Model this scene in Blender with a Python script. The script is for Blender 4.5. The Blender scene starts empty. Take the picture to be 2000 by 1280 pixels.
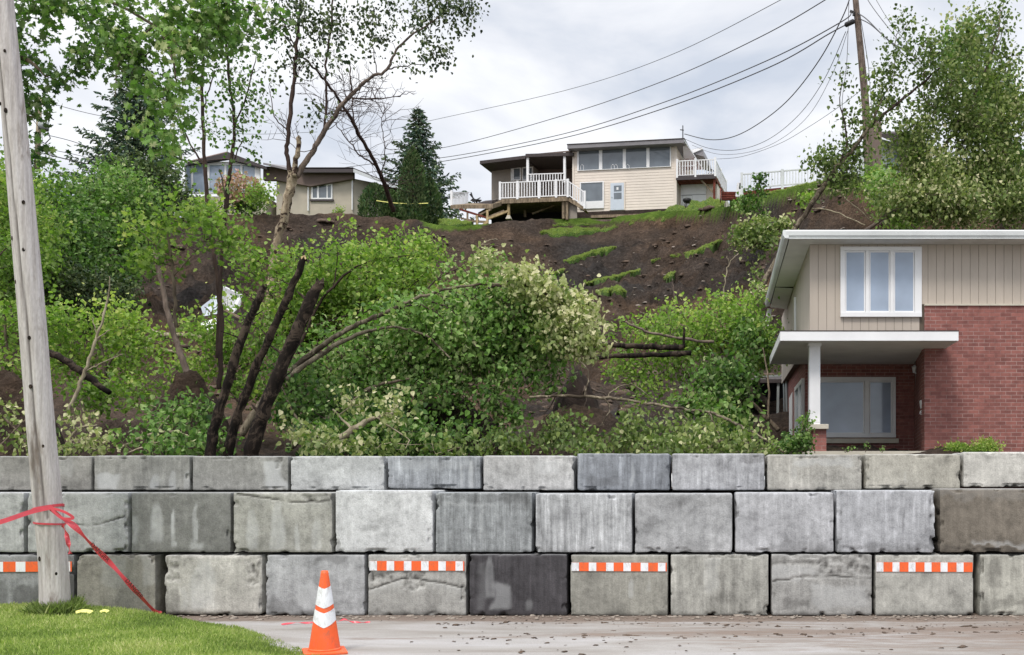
import bpy, math, random
import numpy as np
from mathutils import Vector, Matrix

# ============================================================ camera, sky, sun
SC = bpy.context.scene
COL = SC.collection
F, CX, HY, EYE = 2055.0, 1400.0, 950.0, 1.55      # focal length, axis and horizon in photo pixels
cam_d = bpy.data.cameras.new("camera"); cam = bpy.data.objects.new("camera", cam_d); COL.objects.link(cam)
cam.location = (0, 0, EYE); cam.rotation_euler = (math.radians(90), 0, 0)
cam_d.sensor_width = 36.0; cam_d.lens = 36.0 * F / 2000.0
cam_d.shift_x = -(CX - 1000.0) / 2000.0; cam_d.shift_y = (HY - 640.0) / 2000.0
cam_d.clip_start = 0.1; cam_d.clip_end = 5000
SC.camera = cam

SUN_EL, SUN_AZ = math.radians(56), math.radians(200)     # behind the camera, a little left
W = bpy.data.worlds.new("World"); SC.world = W; W.use_nodes = True
wt = W.node_tree; wt.nodes.clear()
def wn(t, **k):
    n = wt.nodes.new(t)
    for a, b in k.items(): setattr(n, a, b)
    return n
wo = wn('ShaderNodeOutputWorld'); wb = wn('ShaderNodeBackground')
sky = wn('ShaderNodeTexSky', sky_type='NISHITA', sun_disc=False)
sky.sun_elevation = SUN_EL; sky.sun_rotation = SUN_AZ
sk = wn('ShaderNodeMix', data_type='RGBA', blend_type='MULTIPLY'); sk.inputs[0].default_value = 1
sk.inputs[7].default_value = (0.12, 0.12, 0.12, 1)
tc = wn('ShaderNodeTexCoord'); mp = wn('ShaderNodeMapping'); mp.inputs['Scale'].default_value = (1.0, 1.0, 2.6)
mp.inputs['Location'].default_value = (0.35, 0.1, 0.55)
nz = wn('ShaderNodeTexNoise'); nz.inputs['Scale'].default_value = 3.8; nz.inputs['Detail'].default_value = 7; nz.inputs['Roughness'].default_value = 0.52
nz.inputs['Distortion'].default_value = 0.25
rp = wn('ShaderNodeValToRGB')
rp.color_ramp.elements[0].position = 0.34; rp.color_ramp.elements[0].color = (0.53, 0.575, 0.655, 1)
rp.color_ramp.elements[1].position = 0.62; rp.color_ramp.elements[1].color = (0.93, 0.93, 0.935, 1)
e = rp.color_ramp.elements.new(0.47); e.color = (0.735, 0.75, 0.79, 1)
sep = wn('ShaderNodeSeparateXYZ'); mr = wn('ShaderNodeMapRange')
mr.inputs[1].default_value = 0.45; mr.inputs[2].default_value = 1.0; mr.inputs[3].default_value = 0.92; mr.inputs[4].default_value = 2.1
vm = wn('ShaderNodeVectorMath', operation='SCALE')
mx = wn('ShaderNodeMix', data_type='RGBA'); mx.inputs[0].default_value = 0.9
L = wt.links.new
L(tc.outputs['Generated'], mp.inputs[0]); L(mp.outputs[0], nz.inputs['Vector']); L(nz.outputs[0], rp.inputs[0])
L(tc.outputs['Generated'], sep.inputs[0]); L(sep.outputs['Z'], mr.inputs[0])
L(rp.outputs[0], vm.inputs[0]); L(mr.outputs[0], vm.inputs[3])
L(sky.outputs[0], sk.inputs[6]); L(sk.outputs[2], mx.inputs[6]); L(vm.outputs[0], mx.inputs[7])
L(mx.outputs[2], wb.inputs[0]); wb.inputs[1].default_value = 1.0; L(wb.outputs[0], wo.inputs[0])

sd = bpy.data.lights.new("sun", 'SUN'); sd.energy = 1.7; sd.angle = math.radians(14); sd.color = (1.0, 0.93, 0.84)
so = bpy.data.objects.new("sun", sd); COL.objects.link(so)
sdir = Vector((math.sin(SUN_AZ) * math.cos(SUN_EL), math.cos(SUN_AZ) * math.cos(SUN_EL), math.sin(SUN_EL)))
so.rotation_euler = (-sdir).to_track_quat('-Z', 'Y').to_euler(); so.location = sdir * 60
SC.view_settings.view_transform = 'Standard'; SC.view_settings.look = 'None'
SC.view_settings.exposure = 0.45; SC.view_settings.gamma = 1.0; SC.view_settings.use_curve_mapping = False
SC.cycles.max_bounces = 6; SC.cycles.transparent_max_bounces = 4
SC.cycles.use_denoising = True

# ============================================================ helpers
def lin(r, g, b): return tuple(((c / 255.0 + 0.055) / 1.055) ** 2.4 if c > 10 else c / 3294.0 for c in (r, g, b))
def P(px, py, Y): return Vector(((px - CX) * Y / F, Y, EYE + (HY - py) * Y / F))
def tag(o, label=None, cat=None, group=None, kind=None):
    if label: o['label'] = label
    if cat: o['category'] = cat
    if group: o['group'] = group
    if kind: o['kind'] = kind
    return o
def empty(name, loc, rz=0.0, label=None, cat=None, group=None):
    o = bpy.data.objects.new(name, None); COL.objects.link(o); o.location = loc; o.rotation_euler = (0, 0, rz)
    o.empty_display_size = 0.3
    return tag(o, label, cat, group)

def _hash(ix, iy, iz, s):
    n = (ix * 374761393 + iy * 668265263 + iz * 1274126177 + s * 362437) & 0xffffffff
    n = ((n ^ (n >> 13)) * 1274126177) & 0xffffffff
    n = (n ^ (n >> 16)) & 0xffffffff
    return n.astype(np.float64) / 2147483647.5 - 1.0
def vn(p, s=0):
    p = np.asarray(p, float); i = np.floor(p).astype(np.int64); f = p - i; u = f * f * (3 - 2 * f)
    x, y, z = i[..., 0], i[..., 1], i[..., 2]; a, b, c = u[..., 0], u[..., 1], u[..., 2]
    def h(dx, dy, dz): return _hash(x + dx, y + dy, z + dz, s)
    l = lambda A, B, t: A + (B - A) * t
    return l(l(l(h(0,0,0), h(1,0,0), a), l(h(0,1,0), h(1,1,0), a), b), l(l(h(0,0,1), h(1,0,1), a), l(h(0,1,1), h(1,1,1), a), b), c)
def fbm(p, o=4, s=0, g=0.5):
    p = np.asarray(p, float); r = 0; a = 1.0; t = 0
    for k in range(o):
        r = r + a * vn(p, s + k * 17); t += a; a *= g; p = p * 2.03 + 11.3
    return r / t

class MB:
    """collects shapes for ONE mesh object"""
    def __init__(s): s.v = []; s.f = []
    def box(s, x0, x1, y0, y1, z0, z1):
        n = len(s.v)
        s.v += [(x0,y0,z0),(x1,y0,z0),(x1,y1,z0),(x0,y1,z0),(x0,y0,z1),(x1,y0,z1),(x1,y1,z1),(x0,y1,z1)]
        s.f += [tuple(n + i for i in q) for q in ((0,3,2,1),(4,5,6,7),(0,1,5,4),(1,2,6,5),(2,3,7,6),(3,0,4,7))]
        return s
    def hexa(s, pts):            # 8 corner points, same order as box
        n = len(s.v); s.v += [tuple(p) for p in pts]
        s.f += [tuple(n + i for i in q) for q in ((0,3,2,1),(4,5,6,7),(0,1,5,4),(1,2,6,5),(2,3,7,6),(3,0,4,7))]
        return s
    def poly(s, pts):
        n = len(s.v); s.v += [tuple(p) for p in pts]; s.f.append(tuple(range(n, n + len(pts)))); return s
    def prism(s, pts, d):        # polygon extruded by vector d
        n = len(s.v); k = len(pts); d = Vector(d)
        s.v += [tuple(p) for p in pts] + [tuple(Vector(p) + d) for p in pts]
        s.f.append(tuple(range(n, n + k))); s.f.append(tuple(reversed(range(n + k, n + 2 * k))))
        for i in range(k):
            j = (i + 1) % k; s.f.append((n + j, n + i, n + k + i, n + k + j))
        return s
    def beam(s, a, b, w, h=None):
        a = Vector(a); b = Vector(b); d = (b - a).normalized(); h = h or w
        up = Vector((0, 0, 1)) if abs(d.z) < 0.95 else Vector((0, 1, 0))
        x = d.cross(up).normalized() * w / 2; y = x.cross(d).normalized() * h / 2
        return s.hexa([a - x - y, a + x - y, b + x - y, b - x - y, a - x + y, a + x + y, b + x + y, b - x + y])
    def tube(s, pts, rad, k=6, cap=True):
        pts = [Vector(p) for p in pts]; n0 = len(s.v); m = len(pts)
        if not hasattr(rad, '__len__'): rad = [rad] * m
        ref = Vector((0.31, 0.83, 0.46))
        for i, p in enumerate(pts):
            t = (pts[min(i + 1, m - 1)] - pts[max(i - 1, 0)])
            t = t.normalized() if t.length > 1e-9 else Vector((0, 0, 1))
            x = t.cross(ref); x = x.normalized() if x.length > 1e-4 else t.orthogonal().normalized()
            y = t.cross(x)
            for j in range(k):
                a = 2 * math.pi * j / k; q = p + (x * math.cos(a) + y * math.sin(a)) * rad[i]; s.v.append((q.x, q.y, q.z))
        for i in range(m - 1):
            for j in range(k):
                a = n0 + i * k + j; b = n0 + i * k + (j + 1) % k; s.f.append((a, b, b + k, a + k))
        if cap:
            s.f.append(tuple(reversed(range(n0, n0 + k)))); s.f.append(tuple(range(n0 + (m - 1) * k, n0 + m * k)))
        return s
    def build(s, name, mat, parent=None, smooth=False, off=None, bevel=0.0):
        me = bpy.data.meshes.new(name)
        v = s.v
        if off is not None: v = [(a - off[0], b - off[1], c - off[2]) for a, b, c in v]
        me.from_pydata(v, [], s.f); me.update()
        if mat: me.materials.append(mat)
        if smooth: me.polygons.foreach_set('use_smooth', [True] * len(me.polygons))
        o = bpy.data.objects.new(name, me); COL.objects.link(o)
        if parent: o.parent = parent
        if bevel:
            b = o.modifiers.new('bevel', 'BEVEL'); b.width = bevel; b.segments = 2; b.limit_method = 'ANGLE'
        return o

def np_mesh(name, V, loops, starts, mat, parent=None, attrs=None, smooth=False):
    me = bpy.data.meshes.new(name)
    V = np.ascontiguousarray(V, np.float32); loops = np.ascontiguousarray(loops, np.int32); starts = np.ascontiguousarray(starts, np.int32)
    me.vertices.add(len(V)); me.vertices.foreach_set('co', V.ravel())
    me.loops.add(len(loops)); me.loops.foreach_set('vertex_index', loops)
    me.polygons.add(len(starts)); me.polygons.foreach_set('loop_start', starts)
    if smooth: me.polygons.foreach_set('use_smooth', np.ones(len(starts), bool))
    for k, a in (attrs or {}).items():
        at = me.attributes.new(k, 'FLOAT', 'POINT'); at.data.foreach_set('value', np.ascontiguousarray(a, np.float32))
    me.update(calc_edges=True); me.validate()
    if mat: me.materials.append(mat)
    o = bpy.data.objects.new(name, me); COL.objects.link(o)
    if parent: o.parent = parent
    return o
def grid_faces(nu, nv, base=0):
    i = np.arange(nv - 1)[:, None] * nu + np.arange(nu - 1)[None, :]
    q = np.stack([i, i + 1, i + nu + 1, i + nu], -1).reshape(-1, 4) + base
    return q

# ============================================================ materials
def new_mat(name):
    m = bpy.data.materials.new(name); m.use_nodes = True; nt = m.node_tree
    return m, nt, nt.nodes['Principled BSDF']
def node(nt, t, **k):
    n = nt.nodes.new(t)
    for a, b in k.items(): setattr(n, a, b)
    return n
def mixc(nt, fac, a, b, mode='MIX'):
    n = node(nt, 'ShaderNodeMix', data_type='RGBA', blend_type=mode)
    for s, v in ((0, fac), (6, a), (7, b)):
        if hasattr(v, 'is_linked') or isinstance(v, bpy.types.NodeSocket): nt.links.new(v, n.inputs[s])
        elif s == 0: n.inputs[0].default_value = v
        else: n.inputs[s].default_value = (*v[:3], 1)
    return n.outputs[2]
def noise_tex(nt, scale, detail=4, rough=0.55, vec=None, stretch=None, coord='Object', dist=0.0):
    if vec is None:
        tc = node(nt, 'ShaderNodeTexCoord'); vec = tc.outputs[coord]
    if stretch:
        mp = node(nt, 'ShaderNodeMapping'); mp.inputs['Scale'].default_value = stretch; nt.links.new(vec, mp.inputs[0]); vec = mp.outputs[0]
    n = node(nt, 'ShaderNodeTexNoise'); n.inputs['Scale'].default_value = scale; n.inputs['Detail'].default_value = detail
    n.inputs['Roughness'].default_value = rough; n.inputs['Distortion'].default_value = dist
    nt.links.new(vec, n.inputs['Vector']); return n.outputs[0]
def ramp(nt, fac, stops):
    r = node(nt, 'ShaderNodeValToRGB'); nt.links.new(fac, r.inputs[0]); el = r.color_ramp.elements
    while len(el) < len(stops): el.new(0.5)
    for e_, (p, c) in zip(el, stops):
        e_.position = p; e_.color = (*c[:3], 1) if hasattr(c, '__len__') else (c, c, c, 1)
    return r.outputs[0]
def bump(nt, b, h, strength=0.4, dist=0.02):
    n = node(nt, 'ShaderNodeBump'); n.inputs['Strength'].default_value = strength; n.inputs['Distance'].default_value = dist
    nt.links.new(h, n.inputs['Height']); nt.links.new(n.outputs[0], b.inputs['Normal'])

def mat_plain(name, rgb, rough=0.6, var=0.12, scale=3.0, bmp=0.15, metal=0.0, stretch=None, spec=0.4, bd=0.01):
    m, nt, b = new_mat(name)
    n = noise_tex(nt, scale, 5, 0.6, stretch=stretch)
    lo = tuple(c * (1 - var) for c in rgb); hi = tuple(min(1, c * (1 + var)) for c in rgb)
    nt.links.new(ramp(nt, n, [(0.3, lo), (0.7, hi)]), b.inputs['Base Color'])
    b.inputs['Roughness'].default_value = rough; b.inputs['Metallic'].default_value = metal; b.inputs['Specular IOR Level'].default_value = spec
    if bmp: bump(nt, b, noise_tex(nt, scale * 9, 3, 0.6, stretch=stretch), bmp, bd)
    return m

def mat_concrete():
    m, nt, b = new_mat('concrete')
    oi = node(nt, 'ShaderNodeObjectInfo'); tc = node(nt, 'ShaderNodeTexCoord')
    off = node(nt, 'ShaderNodeVectorMath', operation='SCALE'); off.inputs[0].default_value = (37.1, 91.7, 53.3)
    nt.links.new(oi.outputs['Random'], off.inputs[3])
    add = node(nt, 'ShaderNodeVectorMath', operation='ADD'); nt.links.new(tc.outputs['Object'], add.inputs[0]); nt.links.new(off.outputs[0], add.inputs[1])
    vec = add.outputs[0]
    big = noise_tex(nt, 2.6, 6, 0.62, vec, dist=0.4); streak = noise_tex(nt, 3.0, 4, 0.6, vec, stretch=(7, 7, 0.55)); fine = noise_tex(nt, 60, 3, 0.7, vec)
    mid = noise_tex(nt, 11, 5, 0.7, vec)
    c = mixc(nt, 1.0, oi.outputs['Color'], ramp(nt, big, [(0.3, 0.66), (0.45, 0.95), (0.55, 1.02), (0.7, 1.3)]), 'MULTIPLY')
    c = mixc(nt, oi.outputs['Alpha'], c, mixc(nt, 1.0, c, ramp(nt, streak, [(0.3, 0.6), (0.5, 1.0), (0.6, 1.15), (0.68, 1.55)]), 'MULTIPLY'))
    c = mixc(nt, 1.0, c, ramp(nt, mid, [(0.3, 0.72), (0.5, 1.0), (0.7, 1.16)]), 'MULTIPLY')
    c = mixc(nt, 1.0, c, ramp(nt, fine, [(0.3, 0.82), (0.7, 1.12)]), 'MULTIPLY')
    st = node(nt, 'ShaderNodeAttribute', attribute_name='stain')
    pos = node(nt, 'ShaderNodeMath', operation='MAXIMUM'); pos.inputs[1].default_value = 0; nt.links.new(st.outputs['Fac'], pos.inputs[0])
    neg = node(nt, 'ShaderNodeMath', operation='MULTIPLY'); neg.inputs[1].default_value = -1; nt.links.new(st.outputs['Fac'], neg.inputs[0])
    neg.use_clamp = True; pos.use_clamp = True
    c = mixc(nt, pos.outputs[0], c, lin(205, 208, 210)); c = mixc(nt, neg.outputs[0], c, lin(52, 50, 48))
    # air-bubble pits
    v = node(nt, 'ShaderNodeTexVoronoi', feature='F1'); v.inputs['Scale'].default_value = 17; v.inputs['Randomness'].default_value = 1; nt.links.new(vec, v.inputs['Vector'])
    pit = ramp(nt, v.outputs['Distance'], [(0.03, 1.0), (0.085, 0.0)])
    pm = node(nt, 'ShaderNodeMath', operation='MULTIPLY'); nt.links.new(pit, pm.inputs[0]); nt.links.new(ramp(nt, mid, [(0.5, 0.0), (0.6, 1.0)]), pm.inputs[1])
    c = mixc(nt, pm.outputs[0], c, lin(70, 70, 68))
    nt.links.new(c, b.inputs['Base Color']); b.inputs['Roughness'].default_value = 0.85; b.inputs['Specular IOR Level'].default_value = 0.25
    hs = node(nt, 'ShaderNodeMath', operation='SUBTRACT'); nt.links.new(mid, hs.inputs[0]); nt.links.new(pm.outputs[0], hs.inputs[1])
    hs2 = node(nt, 'ShaderNodeMath', operation='ADD'); nt.links.new(hs.outputs[0], hs2.inputs[0]); nt.links.new(fine, hs2.inputs[1])
    bump(nt, b, hs2.outputs[0], 0.45, 0.012)
    return m

def mat_soil(name='soil', grass=True):
    m, nt, b = new_mat(name)
    tc = node(nt, 'ShaderNodeTexCoord'); v = tc.outputs['Object']
    big = noise_tex(nt, 0.09, 5, 0.6, v, dist=0.6); mid = noise_tex(nt, 0.7, 8, 0.7, v, stretch=(1, .5, 1)); fine = noise_tex(nt, 6, 6, 0.75, v)
    c1 = ramp(nt, big, [(0.35, lin(80, 75, 72)), (0.5, lin(103, 87, 75)), (0.65, lin(138, 112, 89))])
    c = mixc(nt, 1.0, c1, ramp(nt, mid, [(0.3, 0.5), (0.5, 0.95), (0.7, 1.5)]), 'MULTIPLY')
    c = mixc(nt, 1.0, c, ramp(nt, fine, [(0.3, 0.45), (0.5, 0.9), (0.6, 1.2), (0.7, 1.9)]), 'MULTIPLY')
    if grass:
        g = node(nt, 'ShaderNodeAttribute', attribute_name='grass')
        gc = ramp(nt, noise_tex(nt, 1.3, 6, 0.7, v), [(0.3, (0.08, 0.14, 0.025)), (0.55, (0.16, 0.27, 0.04)), (0.75, (0.26, 0.38, 0.07))])
        c = mixc(nt, g.outputs['Fac'], c, gc)
    nt.links.new(c, b.inputs['Base Color']); b.inputs['Roughness'].default_value = 0.95; b.inputs['Specular IOR Level'].default_value = 0.15
    a = node(nt, 'ShaderNodeMath', operation='MULTIPLY_ADD'); nt.links.new(mid, a.inputs[0]); a.inputs[1].default_value = 2.0; nt.links.new(fine, a.inputs[2])
    bump(nt, b, a.outputs[0], 1.0, 0.55)
    return m

def mat_asphalt():
    m, nt, b = new_mat('asphalt')
    tc = node(nt, 'ShaderNodeTexCoord'); v = tc.outputs['Object']
    big = noise_tex(nt, 0.8, 6, 0.6, v, stretch=(0.5, 1.6, 1), dist=0.5); mid = noise_tex(nt, 6, 6, 0.7, v, stretch=(0.35, 1.6, 1)); fine = noise_tex(nt, 120, 2, 0.7, v)
    c = ramp(nt, big, [(0.3, lin(128, 121, 114)), (0.5, lin(156, 152, 148)), (0.7, lin(176, 174, 174))])
    at = node(nt, 'ShaderNodeAttribute', attribute_name='mud')
    ad = node(nt, 'ShaderNodeMath', operation='ADD'); nt.links.new(at.outputs['Fac'], ad.inputs[0]); nt.links.new(mid, ad.inputs[1])
    mud = ramp(nt, ad.outputs[0], [(0.56, 0.0), (0.80, 1.0)])
    c = mixc(nt, mud, c, mixc(nt, mid, lin(88, 78, 72), lin(150, 134, 122)))
    c = mixc(nt, 1.0, c, ramp(nt, fine, [(0.3, 0.75), (0.7, 1.18)]), 'MULTIPLY')
    nt.links.new(c, b.inputs['Base Color']); b.inputs['Roughness'].default_value = 0.7
    nt.links.new(ramp(nt, big, [(0.35, 0.85), (0.7, 0.5)]), b.inputs['Roughness'])
    a = node(nt, 'ShaderNodeMath', operation='ADD'); nt.links.new(mid, a.inputs[0]); nt.links.new(fine, a.inputs[1])
    bump(nt, b, a.outputs[0], 0.5, 0.012)
    return m

def mat_brick(name, tone=1.0):
    m, nt, b = new_mat(name)
    tc = node(nt, 'ShaderNodeTexCoord'); s = node(nt, 'ShaderNodeSeparateXYZ'); nt.links.new(tc.outputs['Object'], s.inputs[0])
    a = node(nt, 'ShaderNodeMath', operation='ADD'); nt.links.new(s.outputs[0], a.inputs[0]); nt.links.new(s.outputs[1], a.inputs[1])
    cb = node(nt, 'ShaderNodeCombineXYZ'); nt.links.new(a.outputs[0], cb.inputs[0]); nt.links.new(s.outputs[2], cb.inputs[1])
    br = node(nt, 'ShaderNodeTexBrick'); nt.links.new(cb.outputs[0], br.inputs['Vector'])
    br.inputs['Scale'].default_value = 1; br.inputs['Brick Width'].default_value = 0.215; br.inputs['Row Height'].default_value = 0.0745
    br.inputs['Mortar Size'].default_value = 0.006; br.inputs['Mortar Smooth'].default_value = 0.2
    br.inputs['Color1'].default_value = (*lin(150, 99, 92), 1); br.inputs['Color2'].default_value = (*lin(122, 80, 76), 1)
    br.inputs['Mortar'].default_value = (*lin(166, 140, 134), 1); br.inputs['Bias'].default_value = -0.1
    n = noise_tex(nt, 1.3, 5, 0.6, tc.outputs['Object'])
    # pale lime showing through in worn joints, brick dust covering others
    c = mixc(nt, ramp(nt, n, [(0.45, 0.0), (0.62, 0.75)]), br.outputs['Color'], mixc(nt, br.outputs['Fac'], br.outputs['Color'], lin(126, 84, 80)))
    n2 = noise_tex(nt, 9, 4, 0.6, tc.outputs['Object'])
    c = mixc(nt, 1.0, c, ramp(nt, n2, [(0.3, 0.8 * tone), (0.7, 1.15 * tone)]), 'MULTIPLY')
    nt.links.new(c, b.inputs['Base Color']); b.inputs['Roughness'].default_value = 0.85; b.inputs['Specular IOR Level'].default_value = 0.25
    iv = node(nt, 'ShaderNodeMath', operation='SUBTRACT'); iv.inputs[0].default_value = 1; nt.links.new(br.outputs['Fac'], iv.inputs[1])
    bump(nt, b, iv.outputs[0], 0.5, 0.01)
    return m

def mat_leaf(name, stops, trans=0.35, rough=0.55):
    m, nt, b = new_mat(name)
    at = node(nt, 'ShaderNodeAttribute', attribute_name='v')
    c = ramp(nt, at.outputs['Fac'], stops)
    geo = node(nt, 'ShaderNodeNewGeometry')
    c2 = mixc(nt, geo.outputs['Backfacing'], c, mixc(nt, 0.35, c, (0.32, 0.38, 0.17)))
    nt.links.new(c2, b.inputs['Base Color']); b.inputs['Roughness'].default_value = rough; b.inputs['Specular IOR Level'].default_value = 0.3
    tr = node(nt, 'ShaderNodeBsdfTranslucent'); mc = mixc(nt, 1.0, c, (1.0, 1.25, 0.55), 'MULTIPLY'); nt.links.new(mc, tr.inputs[0])
    ms = node(nt, 'ShaderNodeMixShader'); ms.inputs[0].default_value = trans
    nt.links.new(b.outputs[0], ms.inputs[1]); nt.links.new(tr.outputs[0], ms.inputs[2])
    nt.links.new(ms.outputs[0], nt.nodes['Material Output'].inputs[0])
    return m

def mat_bark(name, a, b_, scale=1.0, patches=None):
    m, nt, b = new_mat(name)
    n = noise_tex(nt, 9 * scale, 6, 0.7, stretch=(1, 1, 0.25)); n2 = noise_tex(nt, 2.2 * scale, 4, 0.6)
    c = mixc(nt, ramp(nt, n, [(0.35, 0.0), (0.65, 1.0)]), a, b_)
    if patches: c = mixc(nt, ramp(nt, noise_tex(nt, 3.4 * scale, 5, 0.75, stretch=(1, 1, 0.9), dist=0.7), [(0.5, 0.0), (0.56, 1.0)]), c, patches)
    c = mixc(nt, 1.0, c, ramp(nt, n2, [(0.3, 0.6), (0.7, 1.25)]), 'MULTIPLY')
    nt.links.new(c, b.inputs['Base Color']); b.inputs['Roughness'].default_value = 0.9; b.inputs['Specular IOR Level'].default_value = 0.15
    bump(nt, b, n, 0.7, 0.03); return m

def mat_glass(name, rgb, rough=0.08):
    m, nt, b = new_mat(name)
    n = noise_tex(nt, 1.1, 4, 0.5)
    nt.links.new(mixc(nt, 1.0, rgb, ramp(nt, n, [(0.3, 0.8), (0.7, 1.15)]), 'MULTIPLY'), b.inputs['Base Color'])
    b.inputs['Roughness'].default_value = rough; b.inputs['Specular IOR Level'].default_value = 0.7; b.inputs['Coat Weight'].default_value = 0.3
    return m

G3 = lambda d, m_, l, y: [(0.0, d), (0.4, m_), (0.72, l), (1.0, y)]
M = dict(
    concrete=mat_concrete(), soil=mat_soil(), darksoil=mat_plain('dark_soil', lin(66, 55, 50), 0.95, 0.45, 5, 0.9, bd=0.08), asphalt=mat_asphalt(), brick=mat_brick('brick'),
    leaf=mat_leaf('leaf_green', G3((.022,.058,.014), (.092,.195,.038), (.225,.39,.095), (.52,.53,.30))),
    leaf_fresh=mat_leaf('leaf_fresh', G3((.05,.10,.018), (.15,.27,.04), (.29,.43,.085), (.52,.56,.18)), 0.42),
    leaf_dark=mat_leaf('leaf_dark', G3((.012,.028,.010), (.03,.064,.018), (.08,.135,.038), (.20,.26,.09)), 0.12),
    leaf_olive=mat_leaf('leaf_olive', G3((.035,.058,.018), (.10,.165,.036), (.26,.325,.10), (.66,.62,.40)), 0.3),
    needle=mat_leaf('needle', G3((.012,.030,.022), (.026,.062,.042), (.06,.11,.075), (.10,.17,.10)), 0.1, 0.7),
    cedar=mat_leaf('cedar_scale', G3((.012,.034,.012), (.028,.075,.022), (.06,.14,.035), (.12,.22,.05)), 0.15, 0.7),
    blade=mat_leaf('grass_blade', G3((.11,.16,.04), (.26,.36,.08), (.42,.50,.15), (.58,.58,.28)), 0.35),
    bark=mat_bark('bark', lin(70, 60, 52), lin(128, 116, 100)), bark_dark=mat_bark('bark_dark', lin(16, 14, 13), lin(44, 37, 33), 1.2, lin(74, 64, 56)),
    bark_pale=mat_bark('bark_pale', lin(128, 118, 98), lin(178, 168, 146)), bark_birch=mat_bark('bark_birch', lin(120, 104, 86), lin(190, 176, 152), 1.3, lin(62, 48, 42)),
    bark_grey=mat_bark('bark_grey', lin(84, 76, 64), lin(142, 132, 114), 1.0, lin(72, 64, 54)), bark_twig=mat_bark('bark_twig', lin(48, 38, 36), lin(84, 70, 64)), bark_brown=mat_bark('bark_brown', lin(82, 72, 66), lin(134, 120, 110)),
    white=mat_plain('white_paint', (.80, .81, .83), 0.45, 0.05, 2, 0.05), vinyl=mat_plain('white_vinyl', (.82, .83, .85), 0.4, 0.04, 4, 0.03),
    gutter=mat_plain('gutter_enamel', (.66, .69, .70), 0.4, 0.12, 1.1, 0.03), soffit=mat_plain('soffit_board', (.66, .66, .64), 0.7, 0.10, 1.4, 0.05),
    taupe=mat_plain('taupe_siding', lin(184, 174, 163), 0.75, 0.09, 1.6, 0.1, stretch=(1, 1, .3)), groove=mat_plain('groove_shade', lin(96, 86, 76), 0.9, 0.1),
    cream=mat_plain('cream_siding', lin(224, 214, 203), 0.6, 0.05, 1.2, 0.04), stucco=mat_plain('beige_stucco', lin(184, 176, 162), 0.9, 0.07, 1.5, 0.3, bd=0.02),
    greige=mat_plain('grey_stucco', lin(150, 142, 134), 0.9, 0.06, 1.5, 0.2), brownwall=mat_plain('brown_boards', lin(112, 98, 92), 0.85, 0.08, 2),
    shingle=mat_plain('dark_shingle', lin(72, 66, 66), 0.9, 0.25, 8, 0.4), shingle_br=mat_plain('brown_shingle', lin(112, 92, 86), 0.9, 0.2, 6, 0.4), fascia=mat_plain('dark_fascia', lin(66, 60, 62), 0.6, 0.1),
    fasciag=mat_plain('grey_fascia', lin(128, 126, 130), 0.5, 0.08), wood=mat_bark('weathered_wood', lin(104, 92, 78), lin(160, 144, 122), 1.0), woodnew=mat_bark('fresh_wood', lin(160, 140, 104), lin(196, 176, 136)),
    woodred=mat_bark('red_wood', lin(92, 48, 42), lin(128, 74, 62)), glass=mat_glass('window_glass', lin(158, 173, 194)), glassdk=mat_glass('dark_window_glass', lin(106, 115, 124)), door=mat_plain('door_paint', lin(198, 208, 220), 0.5, 0.04),  # window_glass: pale blue base colour stands in for the reflected sky
    cap=mat_plain('stone_cap', lin(196, 190, 176), 0.8, 0.08, 5, 0.3), black=mat_plain('black_metal', (.02, .02, .022), 0.5, 0.2), greym=mat_plain('grey_metal', (.30, .33, .33), 0.5, 0.1, 3, 0.1),
    orange=mat_plain('orange_plastic', (.90, .13, .03), 0.45, 0.10, 6, 0.06), refl=mat_plain('reflective_white', (.78, .80, .84), 0.35, 0.08, 9, 0.05), orefl=mat_plain('reflective_orange', (.84, .13, .03), 0.4, 0.08, 9, 0.05),
    tape=mat_plain('red_tape_film', (.58, .055, .08), 0.3, 0.2, 7, 0.1, spec=0.6), ink=mat_plain('black_ink', (.02, .01, .01), 0.5, 0.1), yellow=mat_plain('yellow_film', (.85, .82, .25), 0.4, 0.15),
    wire=mat_plain('cable_sheath', (.07, .07, .075), 0.6, 0.1), darkin=mat_plain('interior_shade', (.018, .018, .02), 0.9, 0.2), pebble=mat_plain('pebble', lin(150, 140, 130), 0.8, 0.3, 30, 0.3),  # darkin: near-black colour that paints in the shade of enclosed spaces
    pink=mat_leaf('pink_flower', G3((.30,.16,.14), (.48,.28,.25), (.62,.40,.36), (.7,.5,.45)), 0.3), redpl=mat_plain('red_plastic', (.45, .03, .03), 0.5, 0.1),
)
def mat_polewood():
    m, nt, b = new_mat('pole_wood')
    tc = node(nt, 'ShaderNodeTexCoord'); v = tc.outputs['Object']
    g = noise_tex(nt, 26, 6, 0.7, v, stretch=(1, 1, 0.05)); g2 = noise_tex(nt, 5, 5, 0.65, v, stretch=(1, 1, 0.22), dist=0.3); f = noise_tex(nt, 70, 3, 0.6, v, stretch=(1, 1, .25))
    c = ramp(nt, g, [(0.3, lin(158, 150, 148)), (0.55, lin(196, 190, 190)), (0.75, lin(212, 208, 210))])
    c = mixc(nt, ramp(nt, g2, [(0.56, 0.0), (0.66, 0.85)]), c, lin(128, 116, 108))
    c = mixc(nt, 1.0, c, ramp(nt, f, [(0.3, .86), (.7, 1.08)]), 'MULTIPLY')
    st = node(nt, 'ShaderNodeAttribute', attribute_name='mark'); c = mixc(nt, st.outputs['Fac'], c, lin(58, 50, 48))
    nt.links.new(c, b.inputs['Base Color']); b.inputs['Roughness'].default_value = 0.85; b.inputs['Specular IOR Level'].default_value = 0.2
    bump(nt, b, g, 0.5, 0.01); return m
M['pole'] = mat_polewood()
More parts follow.
